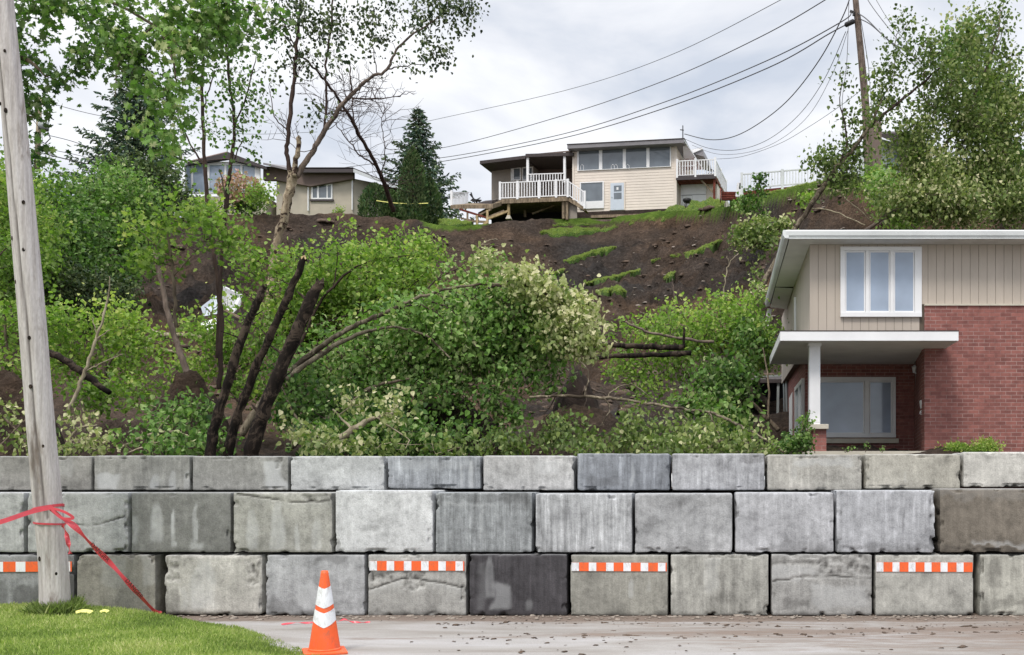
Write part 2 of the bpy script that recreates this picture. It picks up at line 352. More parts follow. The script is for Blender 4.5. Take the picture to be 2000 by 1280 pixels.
for k_ in ('orange', 'refl', 'orefl'):
    nt_ = M[k_].node_tree; b_ = nt_.nodes['Principled BSDF']; src = b_.inputs['Base Color'].links[0].from_socket
    g_ = ramp(nt_, noise_tex(nt_, 14, 6, 0.75, stretch=(1, 1, .6), dist=.5), [(0.50, 0.0), (0.72, 0.6)]); nt_.links.new(mixc(nt_, g_, src, lin(118, 104, 92)), b_.inputs['Base Color'])
M['clod'] = mat_plain('earth_clod', lin(94, 80, 69), 0.95, 0.4, 2, 0.8, bd=0.08)

# ============================================================ terrain
TC = [  # px column, foot (Y, z), crest (Y, py), plateau slope
    (-1600, 42, 8.5, 70, 400, .02), (-300, 42, 8.5, 70, 405, .02), (0, 42, 8.2, 70, 418, .0), (250, 46, 8.6, 72, 428, .0), (460, 50, 9.2, 73, 420, .0), (650, 50, 9.0, 74, 419, .0),
    (810, 50, 8.8, 74, 424, .02), (870, 50, 8.6, 74, 444, .02), (980, 50, 8.2, 75, 432, .05), (1060, 50, 8.0, 77, 425, .05), (1160, 50, 8.0, 77, 425, .05), (1320, 49, 8.0, 76, 412, .04),
    (1420, 47, 7.9, 70, 400, .12), (1530, 43, 7.6, 62, 373, .22), (1690, 38, 7.3, 53, 345, .18), (1850, 37, 7.2, 50, 335, .1), (2400, 37, 7.2, 50, 335, .05), (3600, 37, 7.2, 50, 335, .05)]
TA = np.array(TC, float)
def Hraw(X, Y, detail=True):
    X = np.asarray(X, float); Y = np.maximum(np.asarray(Y, float), 1.0)
    u = CX + X / Y * F
    wob = fbm(np.stack([X * .22, Y * 0 + 3.3, X * 0], -1), 3, 5) * 1.1
    Yf = np.interp(u, TA[:, 0], TA[:, 1]); zf = np.interp(u, TA[:, 0], TA[:, 2])
    Yc = np.interp(u, TA[:, 0], TA[:, 3]); pc = np.interp(u, TA[:, 0], TA[:, 4]); sl = np.interp(u, TA[:, 0], TA[:, 5])
    zc = EYE + (HY - pc) * Yc / F; Yw = Y + wob * np.clip((Y - 40) / 15, 0, 1)
    tf = np.clip((Y - 30) / (Yf - 30), 0, 1)
    base = np.interp(Y, [14.0, 18, 24, 30], [1.72, 1.95, 2.45, 3.4])
    zfr = base + (zf - 3.4) * tf ** 1.15
    t = np.clip((Yw - Yf) / (Yc - Yf), 0, 1); lip = 0.9
    ws = np.interp(u, [-300, 880, 1080, 1380, 1480, 2400], [1, 1, .15, .1, .7, .7])
    zs = zf + (zc - lip - zf) * ((0.8 * t + 0.2 * t * t) * (1 - ws) + ws * np.interp(t, [0, .5, .78, .965], [0, .30, .52, 1.0]))
    zs = zs + lip * np.clip((t - 0.965) / 0.03, 0, 1)
    z = np.where(Yw < Yf, zfr, zs); z = np.where(Yw > Yc, zc + np.minimum(Yw - Yc, 7) * sl, z)
    g = np.where(Yw > Yc - .25 + np.interp(u, [-300, 800, 830, 930, 1050, 1090], [1.2, 1.2, -.2, -.2, 1.0, -.2]), 1.0, 0.0)
    if detail:
        p = np.stack([X, Y, X * 0], -1)
        sm = np.clip((Y - 30) / 18, 0, 1) * (1 - g) * np.where(t < 1, 1 - .8 * np.clip((t - .80) / .16, 0, 1), .15)
        rid = fbm(np.stack([X * .55 + Y * .12, Y * .16, X * 0], -1), 4, 9); lump = fbm(p * .9, 4, 31); grit = fbm(p * 3.2, 3, 77)
        z = z + sm * (rid * 1.1 - np.abs(fbm(np.stack([X * .8 + Y * .2, Y * .3, X * 0], -1), 3, 55)) * 1.1 + .25 + lump * .6 + grit * .26 + .45 * (lambda ph: (ph - np.floor(ph)) ** 2 - .33)(Y * .42 - X * .16 + fbm(p * .35, 3, 91) * 2.2)) + np.clip(1 - (Y - 30) / 18, 0, 1) * (1 - g) * np.clip((Y - 14.5) / 4, 0, 1) * (fbm(p * .45, 3, 12) * .42 + lump * .22 + grit * .07) + g * fbm(p * .5, 3, 3) * .08
    return z, g
def H(x, y): return float(Hraw(np.array([x]), np.array([y]))[0][0])
def hit(px, py, y0=15.0, y1=110.0):
    Y = np.arange(y0, y1, 0.1); X = (px - CX) * Y / F; zr = EYE + (HY - py) * Y / F
    z, _ = Hraw(X, Y); k = np.nonzero(z >= zr)[0]
    i = k[0] if len(k) else len(Y) - 1
    return Vector((X[i], Y[i], z[i]))

def make_hillside():
    us = np.concatenate([np.linspace(-1600, -260, 30), np.linspace(-250, 2250, 420), np.linspace(2300, 3600, 26)])
    Ys = np.concatenate([np.linspace(14.0, 36, 110), np.linspace(36.2, 80, 330), np.linspace(80.5, 120, 30), np.geomspace(125, 900, 14)])
    U, Yg = np.meshgrid(us, Ys); X = (U - CX) / F * Yg
    Z, g = Hraw(X, Yg)
    V = np.stack([X, Yg, Z], -1).reshape(-1, 3)
    q = grid_faces(len(us), len(Ys))
    o = np_mesh('hillside', V, q.ravel(), np.arange(len(q)) * 4, M['soil'], None, {'grass': g.ravel()}, True)
    tag(o, 'dark raw landslide slope with grass on top', None, None, 'structure'); return o
make_hillside()
gm = MB(); gm.poly([(-2500, -800, -.35), (2500, -800, -.35), (2500, 3500, -.35), (-2500, 3500, -.35)])
tag(gm.build('ground', mat_soil('far_ground', False)), 'ground beyond the road', None, None, 'structure')

def lawn_edge(Y):   # right-hand border of the lawn
    return np.interp(Y, [0, 7.0, 8.6, 9.7, 10.6, 11.6, 12.55], [-0.9, -1.9, -2.9, -3.78, -4.5, -5.36, -6.9])
def lawn_z(X, Y):
    d = lawn_edge(Y) - X
    p = np.stack([np.asarray(X) * 1., np.asarray(Y) * 1., np.asarray(X) * 0.], -1)
    t = np.clip((d + .05) / 1.0, 0, 1); return -0.02 + 0.145 * t * t * (3 - 2 * t) + fbm(p * 1.4, 3, 8) * .018 * t
def make_road():
    xs = np.concatenate([np.linspace(-60, -9, 30), np.linspace(-8.8, 6, 160), np.linspace(6.3, 60, 30)]); ys = np.concatenate([np.linspace(-40, 6, 20), np.linspace(6.2, 14.2, 90)])
    X, Y = np.meshgrid(xs, ys); p = np.stack([X, Y, X * 0], -1)
    Z = fbm(p * .8, 3, 4) * .012
    mud = np.clip((Y - 12.0) / .45, 0, 1) * .85 + np.clip((Y - 11.5) / .6, 0, 1) * .15 + .38 * np.clip((X + 2.5) / 3.5, 0, 1) * np.clip(1 - np.abs(Y - 10.9) / 1.7, 0, 1) + .22 * np.exp(-((Y - 11.1 - .12 * X) / .16) ** 2) + fbm(p * np.array([.5, 1.8, 1]), 3, 2) * .12 - .08
    q = grid_faces(len(xs), len(ys))
    o = np_mesh('road', np.stack([X, Y, Z], -1).reshape(-1, 3), q.ravel(), np.arange(len(q)) * 4, M['asphalt'], None, {'mud': mud.ravel()}, True)
    tag(o, 'pale wet asphalt with mud along the blocks', None, None, 'structure')
make_road()
def make_lawn():
    ys = np.linspace(-2, 12.56, 150); xs_n = np.linspace(0, 1, 120)
    Yg = np.repeat(ys[:, None], 120, 1); X = lawn_edge(Yg) + .06 - xs_n[None, :] ** 1.5 * 16
    Z = lawn_z(X, Yg); q = grid_faces(120, 150)[:, ::-1]
    o = np_mesh('lawn', np.stack([X, Yg, Z], -1).reshape(-1, 3), q.ravel(), np.arange(len(q)) * 4, mat_plain('lawn_soil', (.17, .23, .06), 0.95, 0.4, 7, 0.5), None, None, True)
    tag(o, 'green lawn bank at the road edge', None, None, 'structure')
make_lawn()

# ============================================================ leaves, twigs, trees
TPL = {}
def tpl(name, half, fold=0.18, curl=0.15):
    V = []; fs = []
    for sgn in (1, -1):
        idx = list(range(len(V), len(V) + len(half)))
        V += [(x * sgn, y, abs(x) * fold - curl * y * y) for x, y in half]
        fs.append(idx if sgn == 1 else idx[::-1])
    TPL[name] = (np.array(V, float) - np.array([0, .0, 0]), fs)
tpl('simple', [(0, 0), (.36, .42), (0, 1)])
tpl('heart', [(0, 0), (.30, .04), (.42, .34), (.20, .76), (0, 1)])
tpl('maple', [(0, 0), (.30, -.08), (.26, .16), (.62, .30), (.34, .46), (.40, .78), (.14, .68), (0, 1)], .2, .2)
tpl('needle', [(0, 0), (.16, .45), (0, 1)], .5, .1)
tpl('blade', [(0, 0), (.05, 0.0), (.035, .6), (0, 1)], .1, .25)
def leaves(name, pos, size, val, kind, mat, parent, rng, up=0.8, droop=0.5, off=(0, 0, 0), dirs=None):
    T, fs = TPL[kind]; n = len(pos)
    d = rng.normal(size=(n, 3)) if dirs is None else dirs + rng.normal(size=(n, 3)) * (.34 if kind == 'reed' else .45)
    d[:, 2] -= droop; d /= np.linalg.norm(d, axis=1)[:, None]
    nn = rng.normal(size=(n, 3)); nn[:, 2] += up; nn -= (nn * d).sum(1)[:, None] * d; nn /= np.linalg.norm(nn, axis=1)[:, None]
    nn *= np.where(nn[:, 2] < 0, -1, 1)[:, None] * np.where(rng.random(n) < .2, -1, 1)[:, None]
    x = np.cross(d, nn)
    V = pos[:, None, :] - np.array(off) + size[:, None, None] * (T[None, :, 0:1] * x[:, None, :] + T[None, :, 1:2] * d[:, None, :] + T[None, :, 2:3] * nn[:, None, :])
    k = len(T); lp = np.concatenate([np.array(f) for f in fs]); ln = len(lp)
    loops = (np.arange(n)[:, None] * k + lp[None, :]).ravel()
    st = np.concatenate([[0], np.cumsum([len(f) for f in fs])[:-1]]); starts = (np.arange(n)[:, None] * ln + st[None, :]).ravel()
    return np_mesh(name, V.reshape(-1, 3), loops, starts, mat, parent, {'v': np.repeat(np.clip(val, 0, 1), k)})

def smooth_line(pts, step=6, jit=0.0, rng=None):
    """Catmull-Rom through control points (Vector, radius)"""
    P_ = [p for p, _ in pts]; R_ = [r for _, r in pts]; out = []; n = len(P_)
    for i in range(n - 1):
        p0 = P_[max(i - 1, 0)]; p1 = P_[i]; p2 = P_[i + 1]; p3 = P_[min(i + 2, n - 1)]
        for k in range(step):
            t = k / step
            q = 0.5 * ((2 * p1) + (p2 - p0) * t + (2 * p0 - 5 * p1 + 4 * p2 - p3) * t * t + (3 * p1 - p0 - 3 * p2 + p3) * t ** 3)
            out.append((q, R_[i] + (R_[i + 1] - R_[i]) * t))
    out.append((P_[-1], R_[-1]))
    if jit and rng is not None:
        out = [(q + Vector(rng.normal(size=3) * jit * (0 if i in (0, len(out) - 1) else 1)), r * (1 + rng.normal() * .06)) for i, (q, r) in enumerate(out)]
    return out
def limb(pts, step=6, jit=0.0, rng=None):
    return smooth_line([(P(a, b, Y), w * .5 * Y / F) for a, b, Y, w in pts], step, jit, rng)

def plant(name, label, cat, limbs, blobs, kind='heart', size=.12, mat='leaf', bark='bark', per=22, sig=.22, seed=1, group=None, twig_r=.012, up=.8, droop=.5,
          sides=8, jit=.01, dens=.62, sprays=None, spd=9, spw=1.0, spdroop=1.0, twigmat=None, limbnames=None, part_mats=None, bare=None):
    rng = np.random.default_rng(seed)
    lines = [limb(l, 6, jit * l[0][2] / 20, rng) for l in limbs]
    if lines: base = lines[0][0][0].copy()
    else:
        b0 = max(blobs, key=lambda b: b[1]); q = P(b0[0], b0[1] + b0[3], b0[4]); base = Vector((q.x, q.y, min(q.z, H(q.x, q.y))))
    root = empty(name, base, 0, label, cat, group)
    for i, ln in enumerate(lines):
        mb = MB(); mb.tube([q for q, _ in ln], [r for _, r in ln], sides if i == 0 or ln[0][1] > .04 else 5)
        nm = (limbnames[i] if limbnames else ('trunk' if i == 0 else 'branch'))
        mb.build(nm, M[(part_mats or {}).get(i, bark)], root, True, base)
    Csp = []; Vsp = []
    for (sp, v0) in (sprays or []):     # leafy shoots: a thin stem with leaf clusters along its outer part
        ln = limb(sp, 5, .02, rng); n_ = len(ln); mbs = MB(); mbs.tube([q for q, _ in ln], [r for _, r in ln], 5); mbs.build('shoot', M[bark if bark != 'bark' else 'bark_twig'], root, True, base); lines.append(ln)
        L_ = sum((ln[i + 1][0] - ln[i][0]).length for i in range(n_ - 1)); m_ = int(max(4, L_ * spd))
        for _ in range(m_):
            t = 1 - rng.random() ** 1.25 * .85; q = ln[min(n_ - 1, int(t * (n_ - 1)))][0]; dr = (.10 + .22 * t * (1 - t) * 4) * spw; Csp.append([q.x + rng.normal() * dr, q.y + rng.normal() * dr, q.z - abs(rng.normal()) * dr * .8 * spdroop + rng.normal() * dr * .4]); Vsp.append(v0 + rng.normal() * .12)
    A = np.array([tuple(q) for ln in lines for q, _ in ln[1:]]) if lines else np.array([tuple(base)])
    Cs = []; Vb = []; Sg = []
    for b in blobs:
        px, py, rx, ry, Y, dY, n = b[:7]; n = max(2, int(n * dens)); v0 = b[7] if len(b) > 7 else .45
        n2 = int(n * 1.9) + 2; u = rng.normal(size=(n2, 3)); u /= np.linalg.norm(u, axis=1)[:, None]; u *= (rng.random(n2) ** .42 * np.where(rng.random(n2) < .12, 1.25, 1))[:, None]
        q_ = np.stack([(px + u[:, 0] * rx) * Y / F, u[:, 1] * dY, (py + u[:, 2] * ry) * Y / F], -1) / (sig * 4.2); sc_ = fbm(q_, 2, seed) + rng.normal(size=n2) * .10; u = u[np.argsort(-sc_)[:n]]
        Yb = Y + u[:, 1] * dY; x = (px + u[:, 0] * rx - CX) * Y / F + 0 * Yb; z = EYE + (HY - (py + u[:, 2] * ry)) * Y / F
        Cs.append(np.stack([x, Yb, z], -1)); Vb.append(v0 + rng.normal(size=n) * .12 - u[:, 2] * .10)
    if Csp: Cs.append(np.array(Csp)); Vb.append(np.array(Vsp))
    mb = MB()
    if Cs:
        C = np.concatenate(Cs); v = np.concatenate(Vb)
        d0 = np.sqrt(((C[:, None, :] - A[None, :, :]) ** 2).sum(-1)).min(1); order = np.argsort(d0); C = C[order]; v = v[order]
        nodes = [tuple(a) for a in A]; NA = np.zeros((len(A) + len(C), 3)); NA[:len(A)] = A; nn = len(A); par = np.zeros_like(C)
        for i in range(len(C)):
            dd = ((NA[:nn] - C[i]) ** 2).sum(1); j = int(dd.argmin()); par[i] = NA[j]; NA[nn] = C[i]; nn += 1
        for i in range(len(C)):
            a = Vector(par[i]); c = Vector(C[i]); l = (c - a).length
            if l < 1e-3 or l > 4.0: continue
            m1 = a.lerp(c, .5) + Vector(rng.normal(size=3)) * l * .10
            r = twig_r * (1.6 if i < len(C) * .35 else 1.0); mb.tube([a, m1, c], [r, r * .75, r * .4], 4, False)
        per = int(per * 1.5); n = len(C) * per; k = np.repeat(np.arange(len(C)), per)
        t = 1 - rng.random(n) * .55
        pos = par[k] + (C[k] - par[k]) * t[:, None]
        far = np.sqrt(((C[k] - par[k]) ** 2).sum(1)) > 1.2; pos[far] = C[k][far]
        pos = pos + rng.normal(size=(n, 3)) * sig
        vv = v[k] + rng.normal(size=n) * .17
        sz = size * .74 * (0.5 + rng.random(n) * .75)
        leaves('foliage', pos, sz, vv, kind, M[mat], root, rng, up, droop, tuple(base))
    if bare:
        for (pa, pb, cnt, ln_) in bare:    # leafless twigs sprouting along a line of pixels
            for _ in range(cnt):
                t = rng.random(); s0 = P(pa[0] + (pb[0] - pa[0]) * t, pa[1] + (pb[1] - pa[1]) * t, pa[2]); s0 = Vector(A[int(((A - np.array(tuple(s0))) ** 2).sum(1).argmin())])
                ang = rng.uniform(-.3, 2.9); ll = abs(ln_) * rng.uniform(.5, 1.2); tb = MB()
                dv = Vector((math.cos(ang), rng.normal() * .4, math.sin(ang))); pts = [s0]; q = s0.copy()
                for s_ in range(6):
                    dv = (dv + Vector(rng.normal(size=3)) * .28).normalized(); q = q + dv * ll / 6; pts.append(q.copy())
                    if s_ in (1, 3, 4):
                        d2 = (dv + Vector(rng.normal(size=3)) * .8).normalized(); tb.tube([q, q + d2 * ll * .18, q + d2 * ll * .32 + Vector((0, 0, .03))], [.006, .005, .003], 3, False)
                tb.tube(pts, [.011 * (1 - .11 * i) for i in range(7)], 4, False); tb.build('twig', M['bark_twig'], root, False, base)
    if mb.v:
        tw = mb.build('twigs', M[twigmat or ('bark_twig' if bark in ('bark', 'bark_dark', 'bark_birch') else bark)], root, False, base); tw['kind'] = 'stuff'
    return root

# ============================================================ concrete block wall
def sst(x, a, b): t = np.clip((x - a) / (b - a), 0, 1); return t * t * (3 - 2 * t)
def block(pl, pr, z0, z1, Yf, depth, rgb, streak, feats, label, seed, strip=None, r=.017, tilt=0.0):
    x0 = (pl - CX) * Yf / F + .008; x1 = (pr - CX) * Yf / F - .008; w, h = x1 - x0, z1 - z0 - .012
    c = Vector(((x0 + x1) / 2, Yf, z0)); rng = np.random.default_rng(seed)
    def face(nu, nv, fn):
        a, b = np.meshgrid(np.linspace(0, 1, nu), np.linspace(0, 1, nv)); return fn(a, b).reshape(-1, 3), nu, nv
    S = lambda *t: np.stack(t, -1)
    fs = [face(72, 44, lambda a, b: S((a - .5) * w, a * 0, b * h)), face(40, 10, lambda a, b: S((a - .5) * w, b * depth, a * 0 + h)), face(20, 6, lambda a, b: S((.5 - a) * w, b * depth, a * 0)),
          face(12, 26, lambda a, b: S(a * 0 + w / 2, a * depth, b * h)), face(12, 26, lambda a, b: S(a * 0 - w / 2, (1 - a) * depth, b * h)), face(12, 8, lambda a, b: S((.5 - a) * w, a * 0 + depth, b * h))]
    V = []; Q = []; n = 0
    for v, nu, nv in fs: V.append(v); Q.append(grid_faces(nu, nv, n)); n += len(v)
    V = np.concatenate(V); Q = np.concatenate(Q); W_ = V + np.array([c.x * 3, seed * 7.1, z0])
    rr = r * (1 + .8 * fbm(W_ * 5, 3, seed))[:, None] + .004
    lo = np.array([-w / 2, 0, 0]) + rr; hi = np.array([w / 2, depth, h]) - rr
    q = np.clip(V, lo, hi); d = V - q; L_ = np.linalg.norm(d, axis=1)[:, None]; Vn = q + np.where(L_ > 1e-6, d / np.maximum(L_, 1e-6) * rr, 0)
    edge = (np.abs(V[:, 0]) > w / 2 - .05) | (V[:, 2] > h - .05) | (V[:, 2] < .05)
    chip = np.clip(fbm(W_ * 9, 3, seed + 3) - .19, 0, 1) * edge * .10
    ctr = np.array([0, depth / 2, h / 2]); dirn = ctr - Vn; dirn /= np.linalg.norm(dirn, axis=1)[:, None]
    Vn = Vn + dirn * chip[:, None]; Vn[:, 1] += fbm(W_ * 2.2, 3, seed + 8) * .006
    u = V[:, 0] / w + .5; vz = V[:, 2] / h; st = np.zeros(len(V)); front = V[:, 1] < .02
    wob = fbm(W_ * np.array([4, 4, 4]), 3, seed + 5); wob2 = fbm(W_ * np.array([9, 9, 9]), 3, seed + 6)
    for f in feats:
        k = f[0]
        if k == 'd':   # run mark: u, vtop, vbottom, width, amount
            _, uu, vt, vb, wd, am = f; ww = wd * (.45 + .55 * sst(-vz, -vt, -(vt + vb) / 2)); m = (1 - sst(np.abs(u + wob * .03 - uu), ww * .6, ww * 1.15)) * sst(vz, vb - .04, vb + .04) * (1 - sst(vz, vt - .12, vt + .02))
            st += am * m * (.75 + .5 * wob2)
        elif k == 'p':  # patch: u0,u1,v0,v1,amount
            _, a0, a1, b0, b1, am = f; uu = u + wob * .09; v_ = vz + wob2 * .12
            st += am * sst(uu, a0 - .03, a0 + .03) * (1 - sst(uu, a1 - .03, a1 + .03)) * sst(v_, b0 - .04, b0 + .04) * (1 - sst(v_, b1 - .04, b1 + .04))
        elif k == 'c':  # crack: list of (u, v)
            pu = [p[0] for p in f[1]]; pv = [p[1] for p in f[1]]; vv = np.interp(u, pu, pv) + wob2 * .035
            on = (u > pu[0]) & (u < pu[-1]); dd = np.abs(vz - vv); m = np.where(on, 1 - sst(dd, .006, .022), 0) * np.clip(.7 + wob * 2.2, 0, 1)
            st -= m * .85; Vn[:, 1] += m * .015 * front; st += np.where(on & (vz < vv), .12, 0) * (1 - sst(dd, .02, .16)) * f[2] if len(f) > 2 else 0
        elif k == 'r':  # rough spalled area: u0,u1,v0,v1
            _, a0, a1, b0, b1 = f; m = sst(u + wob * .08, a0, a0 + .04) * (1 - sst(u + wob * .08, a1 - .04, a1)) * sst(vz + wob2 * .06, b0, b0 + .05) * (1 - sst(vz + wob2 * .06, b1 - .05, b1))
            n1 = fbm(W_ * 17, 3, seed + 9); Vn[:, 1] += m * (.012 + .03 * n1) * front; st -= m * (np.abs(n1) * 1.6 - .12)
    dirt = (1 - sst(vz + wob * .10, .0, .10)) * (.55 if z0 < .1 else .15); st -= dirt
    st -= chip * 9; st += (sst(vz + wob2 * .02, .97, 1.0)) * .25
    st = np.where(front | (np.abs(vz - 1) < .01), st, st * .3)
    o = np_mesh('concrete_block', Vn, Q.ravel(), np.arange(len(Q)) * 4, M['concrete'], None, {'stain': np.clip(st, -1, 1)}, True)
    o.location = c; o.rotation_euler = (0, tilt, 0); cw = lin(*rgb); gy = sum(cw) / 3; cw = [gy + (c_ - gy) * .6 for c_ in cw]; o.color = (cw[0] * 1.07, cw[1] * 1.05, cw[2] * 1.04, min(1, streak + .10))
    tag(o, label, 'concrete block', 'stacked concrete blocks of the retaining wall')
    if strip:        # alternating reflective tape: (u0, u1, v0, v1, first_is_white, n)
        a0, a1, b0, b1, fw, n = strip; x = (a0 - .5) * w; tot = (a1 - a0) * w; res = []
        wl = tot / (n * .5 * (.075 + .098)) ; cur = x
        k = 0; so_ = MB(); so_.box(x, x + tot, -.0115, -.008, b0 * h, b1 * h); s1 = so_.build('reflective_strip', M['orefl'], o); s1.rotation_euler = (0, rng.normal() * .004, 0)
        while cur < x + tot - .004:
            lw = (.075 if (k % 2 == 0) == fw else .098) * wl; e_ = min(cur + lw, x + tot)
            if (k % 2 == 0) == fw: sw = MB(); sw.box(cur, e_, -.0145, -.0117, b0 * h + .001, b1 * h - .001); sw.build('white_band', M['refl'], s1)
            cur = e_; k += 1
    return o
R1, R2, R3 = 12.58, 12.58, 13.15
D = 'd'; PT = 'p'; CR = 'c'
row1 = [
 (-60, 146, (138,142,146), .2, [(PT,.42,.86,.0,.5,-.55),(PT,.1,.35,.05,.6,-.35),(PT,.55,.99,.84,1.0,-.4),(PT,.88,1.0,0,.75,-.75)], 'grey bottom-row block with an orange and white strip behind the foot of the wooden pole', (.02,.985,.72,.885,True,9)),
 (148, 305, (136,134,122), .15, [(PT,.85,1.0,.5,1,.2),(PT,.3,.6,.5,.9,.15)], 'olive-grey bottom-row block just right of the pole, crossed by the red tape', None),
 (318, 515, (176,176,168), .25, [('r',.0,.2,.55,1.0),('r',.82,1.0,.5,.98),(D,.4,.95,.1,.14,.35),(D,.2,.5,.1,.06,.25),(PT,0,.15,0,.45,-.3)], 'pale chipped block with rounded corners at the end of the lawn, bottom row', None),
 (517, 714, (158,163,168), .2, [(PT,.5,.78,.86,1.0,-.4),(PT,.05,.35,.0,.3,-.35),(PT,.35,.6,.12,.5,.25),(PT,.5,.68,.45,.65,-.2)], 'smooth light grey bottom-row block directly behind the traffic cone', None),
 (717, 912, (160,162,158), .2, [(CR,[(.0,.42),(.15,.5),(.35,.6),(.5,.6),(.7,.55),(.98,.46)],1),('r',.35,.62,.42,.78),('r',.02,.3,.55,.75),(PT,.6,.75,.0,.35,-.3),(PT,0,1,.0,.08,-.4)], 'bottom-row block with a strip and a long horizontal crack, left of the black block', (.02,.98,.735,.89,True,11)),
 (915, 1109, (70,68,74), .5, [(D,.2,1.0,.3,.05,.3),(PT,.22,.4,.1,.5,.28),(PT,.08,.14,.1,.9,.1),(D,.62,.3,.1,.04,.25)], 'nearly black concrete block in the middle of the bottom row', None),
 (1112, 1306, (146,147,136), .2, [(D,.62,.65,.3,.03,.4),(D,.8,.6,.4,.02,.2),(PT,0,.5,0,.45,-.12)], 'mossy grey bottom-row block with a strip, right of the black block', (.015,.985,.73,.87,True,11)),
 (1308, 1503, (158,160,152), .45, [(D,.53,1.0,.2,.03,-.35),(D,.66,1.0,.3,.03,-.3),(D,.3,.72,.5,.035,-.5),(PT,0,.9,0,.32,-.15),(PT,.35,.5,.4,.95,.15)], 'unstriped bottom-row block with dark run marks and a short gash, between two cleaner blocks', None),
 (1505, 1705, (152,154,152), .25, [('r',.0,.55,.80,.92),('r',.45,1.0,.62,1.0),(PT,.0,.45,.55,.8,.25),(PT,.4,.98,.15,.45,.25),(PT,.1,.35,.1,.25,-.3),(CR,[(0,.55),(.3,.64),(.6,.66),(1,.58)],0)], 'bottom-row block with a rough honeycombed band across its top', None),
 (1708, 1903, (166,168,160), .15, [(PT,.5,.62,.65,.76,-.3),(PT,.75,1.0,.2,.9,-.1),(PT,0,1,0,.08,-.3)], 'clean pale bottom-row block with a strip near the right end', (.01,.985,.72,.875,True,12)),
 (1912, 2110, (166,168,156), .35, [(D,.15,1.0,.45,.08,-.4),(D,.35,.9,.4,.03,-.3),(PT,.02,.3,.1,.3,-.35),(PT,.3,.5,.15,.28,-.3)], 'rightmost bottom-row block cut by the photo edge, with dark vertical stains', None)]
for i, (a, b, rgb, s, f, lab, strip) in enumerate(row1):
    block(a, b, 0.0, .745 + (i % 3) * .004, R1, 1.15, rgb, s, f, lab, 100 + i, strip, r=.05 if i == 2 else .018, tilt=(.004, -.003, .0, -.005, .002)[i % 5] * 0)
row2 = [
 (-152, 48, (166,170,173), .25, [(PT,.6,.9,.1,.4,-.1)], 'light grey middle-row block at the left edge, behind the pole'),
 (52, 252, (160,165,166), .2, [(CR,[(.35,.52),(.6,.45),(.8,.5),(.97,.62)]),(PT,.5,.9,.6,.95,.15)], 'light middle-row block with a curved crack right behind the pole'),
 (255, 452, (118,121,118), .15, [(D,.26,.85,.18,.075,.55),(D,.43,.75,.1,.025,.6),(D,.65,.85,.2,.03,.5),(PT,.6,.76,.0,.2,.35),(PT,0,.05,.2,.6,.3)], 'dark grey middle-row block with three white run marks'),
 (454, 650, (156,158,150), .15, [(CR,[(.03,.98),(.2,.93),(.5,.86),(.8,.84),(.98,.88)],.5),(D,.2,.75,.05,.06,.4),(D,.45,.85,.05,.08,.4),(D,.65,.5,.0,.03,.4),(D,.85,.6,.05,.05,.35),('r',.7,.98,.84,.98)], 'middle-row block with pale drips under a crack along its top edge'),
 (653, 847, (188,194,198), .1, [(PT,.28,.44,.34,.37,-.5),(PT,0,.06,0,.2,-.4),(PT,.06,.12,.02,.2,.3)], 'whitest middle-row block with one small gouge in its face'),
 (849, 1041, (132,140,145), .9, [(PT,0,.95,.84,1.0,-.25),(PT,.7,.97,.7,1.0,-.3),(PT,.1,.6,.76,.84,.2),(D,.47,.8,.2,.02,.25)], 'blue-grey middle-row block with a darker top band above the black block'),
 (1044, 1236, (162,168,174), .9, [(D,.68,.85,.15,.03,.35),(PT,.1,.4,.86,.95,-.15),(PT,.8,.95,.0,.05,-.5)], 'middle-row block covered in fine vertical white streaks'),
 (1238, 1432, (158,163,168), .2, [(PT,.05,.9,.78,.98,-.18),(PT,.5,.97,.05,.2,-.15),('r',.0,.05,.3,1.0)], 'middle-row block with a pitted and blotchy upper half'),
 (1434, 1630, (166,171,179), .3, [(PT,.35,.9,.02,.16,-.3),(PT,.1,.25,.55,.6,-.3),(PT,0,.3,.9,1.0,-.15)], 'middle-row block with a brown stain at the centre of its bottom edge'),
 (1632, 1828, (162,168,177), .5, [(PT,.3,.98,.02,.14,-.35),(D,.68,.8,.35,.012,-.4),(D,.9,.7,.3,.01,-.3),('r',.02,.3,.0,.1)], 'bluish middle-row block left of the brown block, scuffed along the bottom'),
 (1834, 2034, (116,108,94), .2, [(PT,.3,.98,.07,.13,.4),(PT,0,1,.0,.08,-.4),(PT,0,1,.85,1.0,.08)], 'brown weathered middle-row block at the right edge')]
for i, (a, b, rgb, s, f, lab) in enumerate(row2):
    top = 1.49 + (.025 if i in (4, 9) else .045 if i == 10 else 0) - (.012 if i in (6, 7) else 0)
    block(a, b, .756, top, R2 + (.015, 0, .01, -.01, 0, .02)[i % 6], 1.15, rgb, s, f, lab, 200 + i)
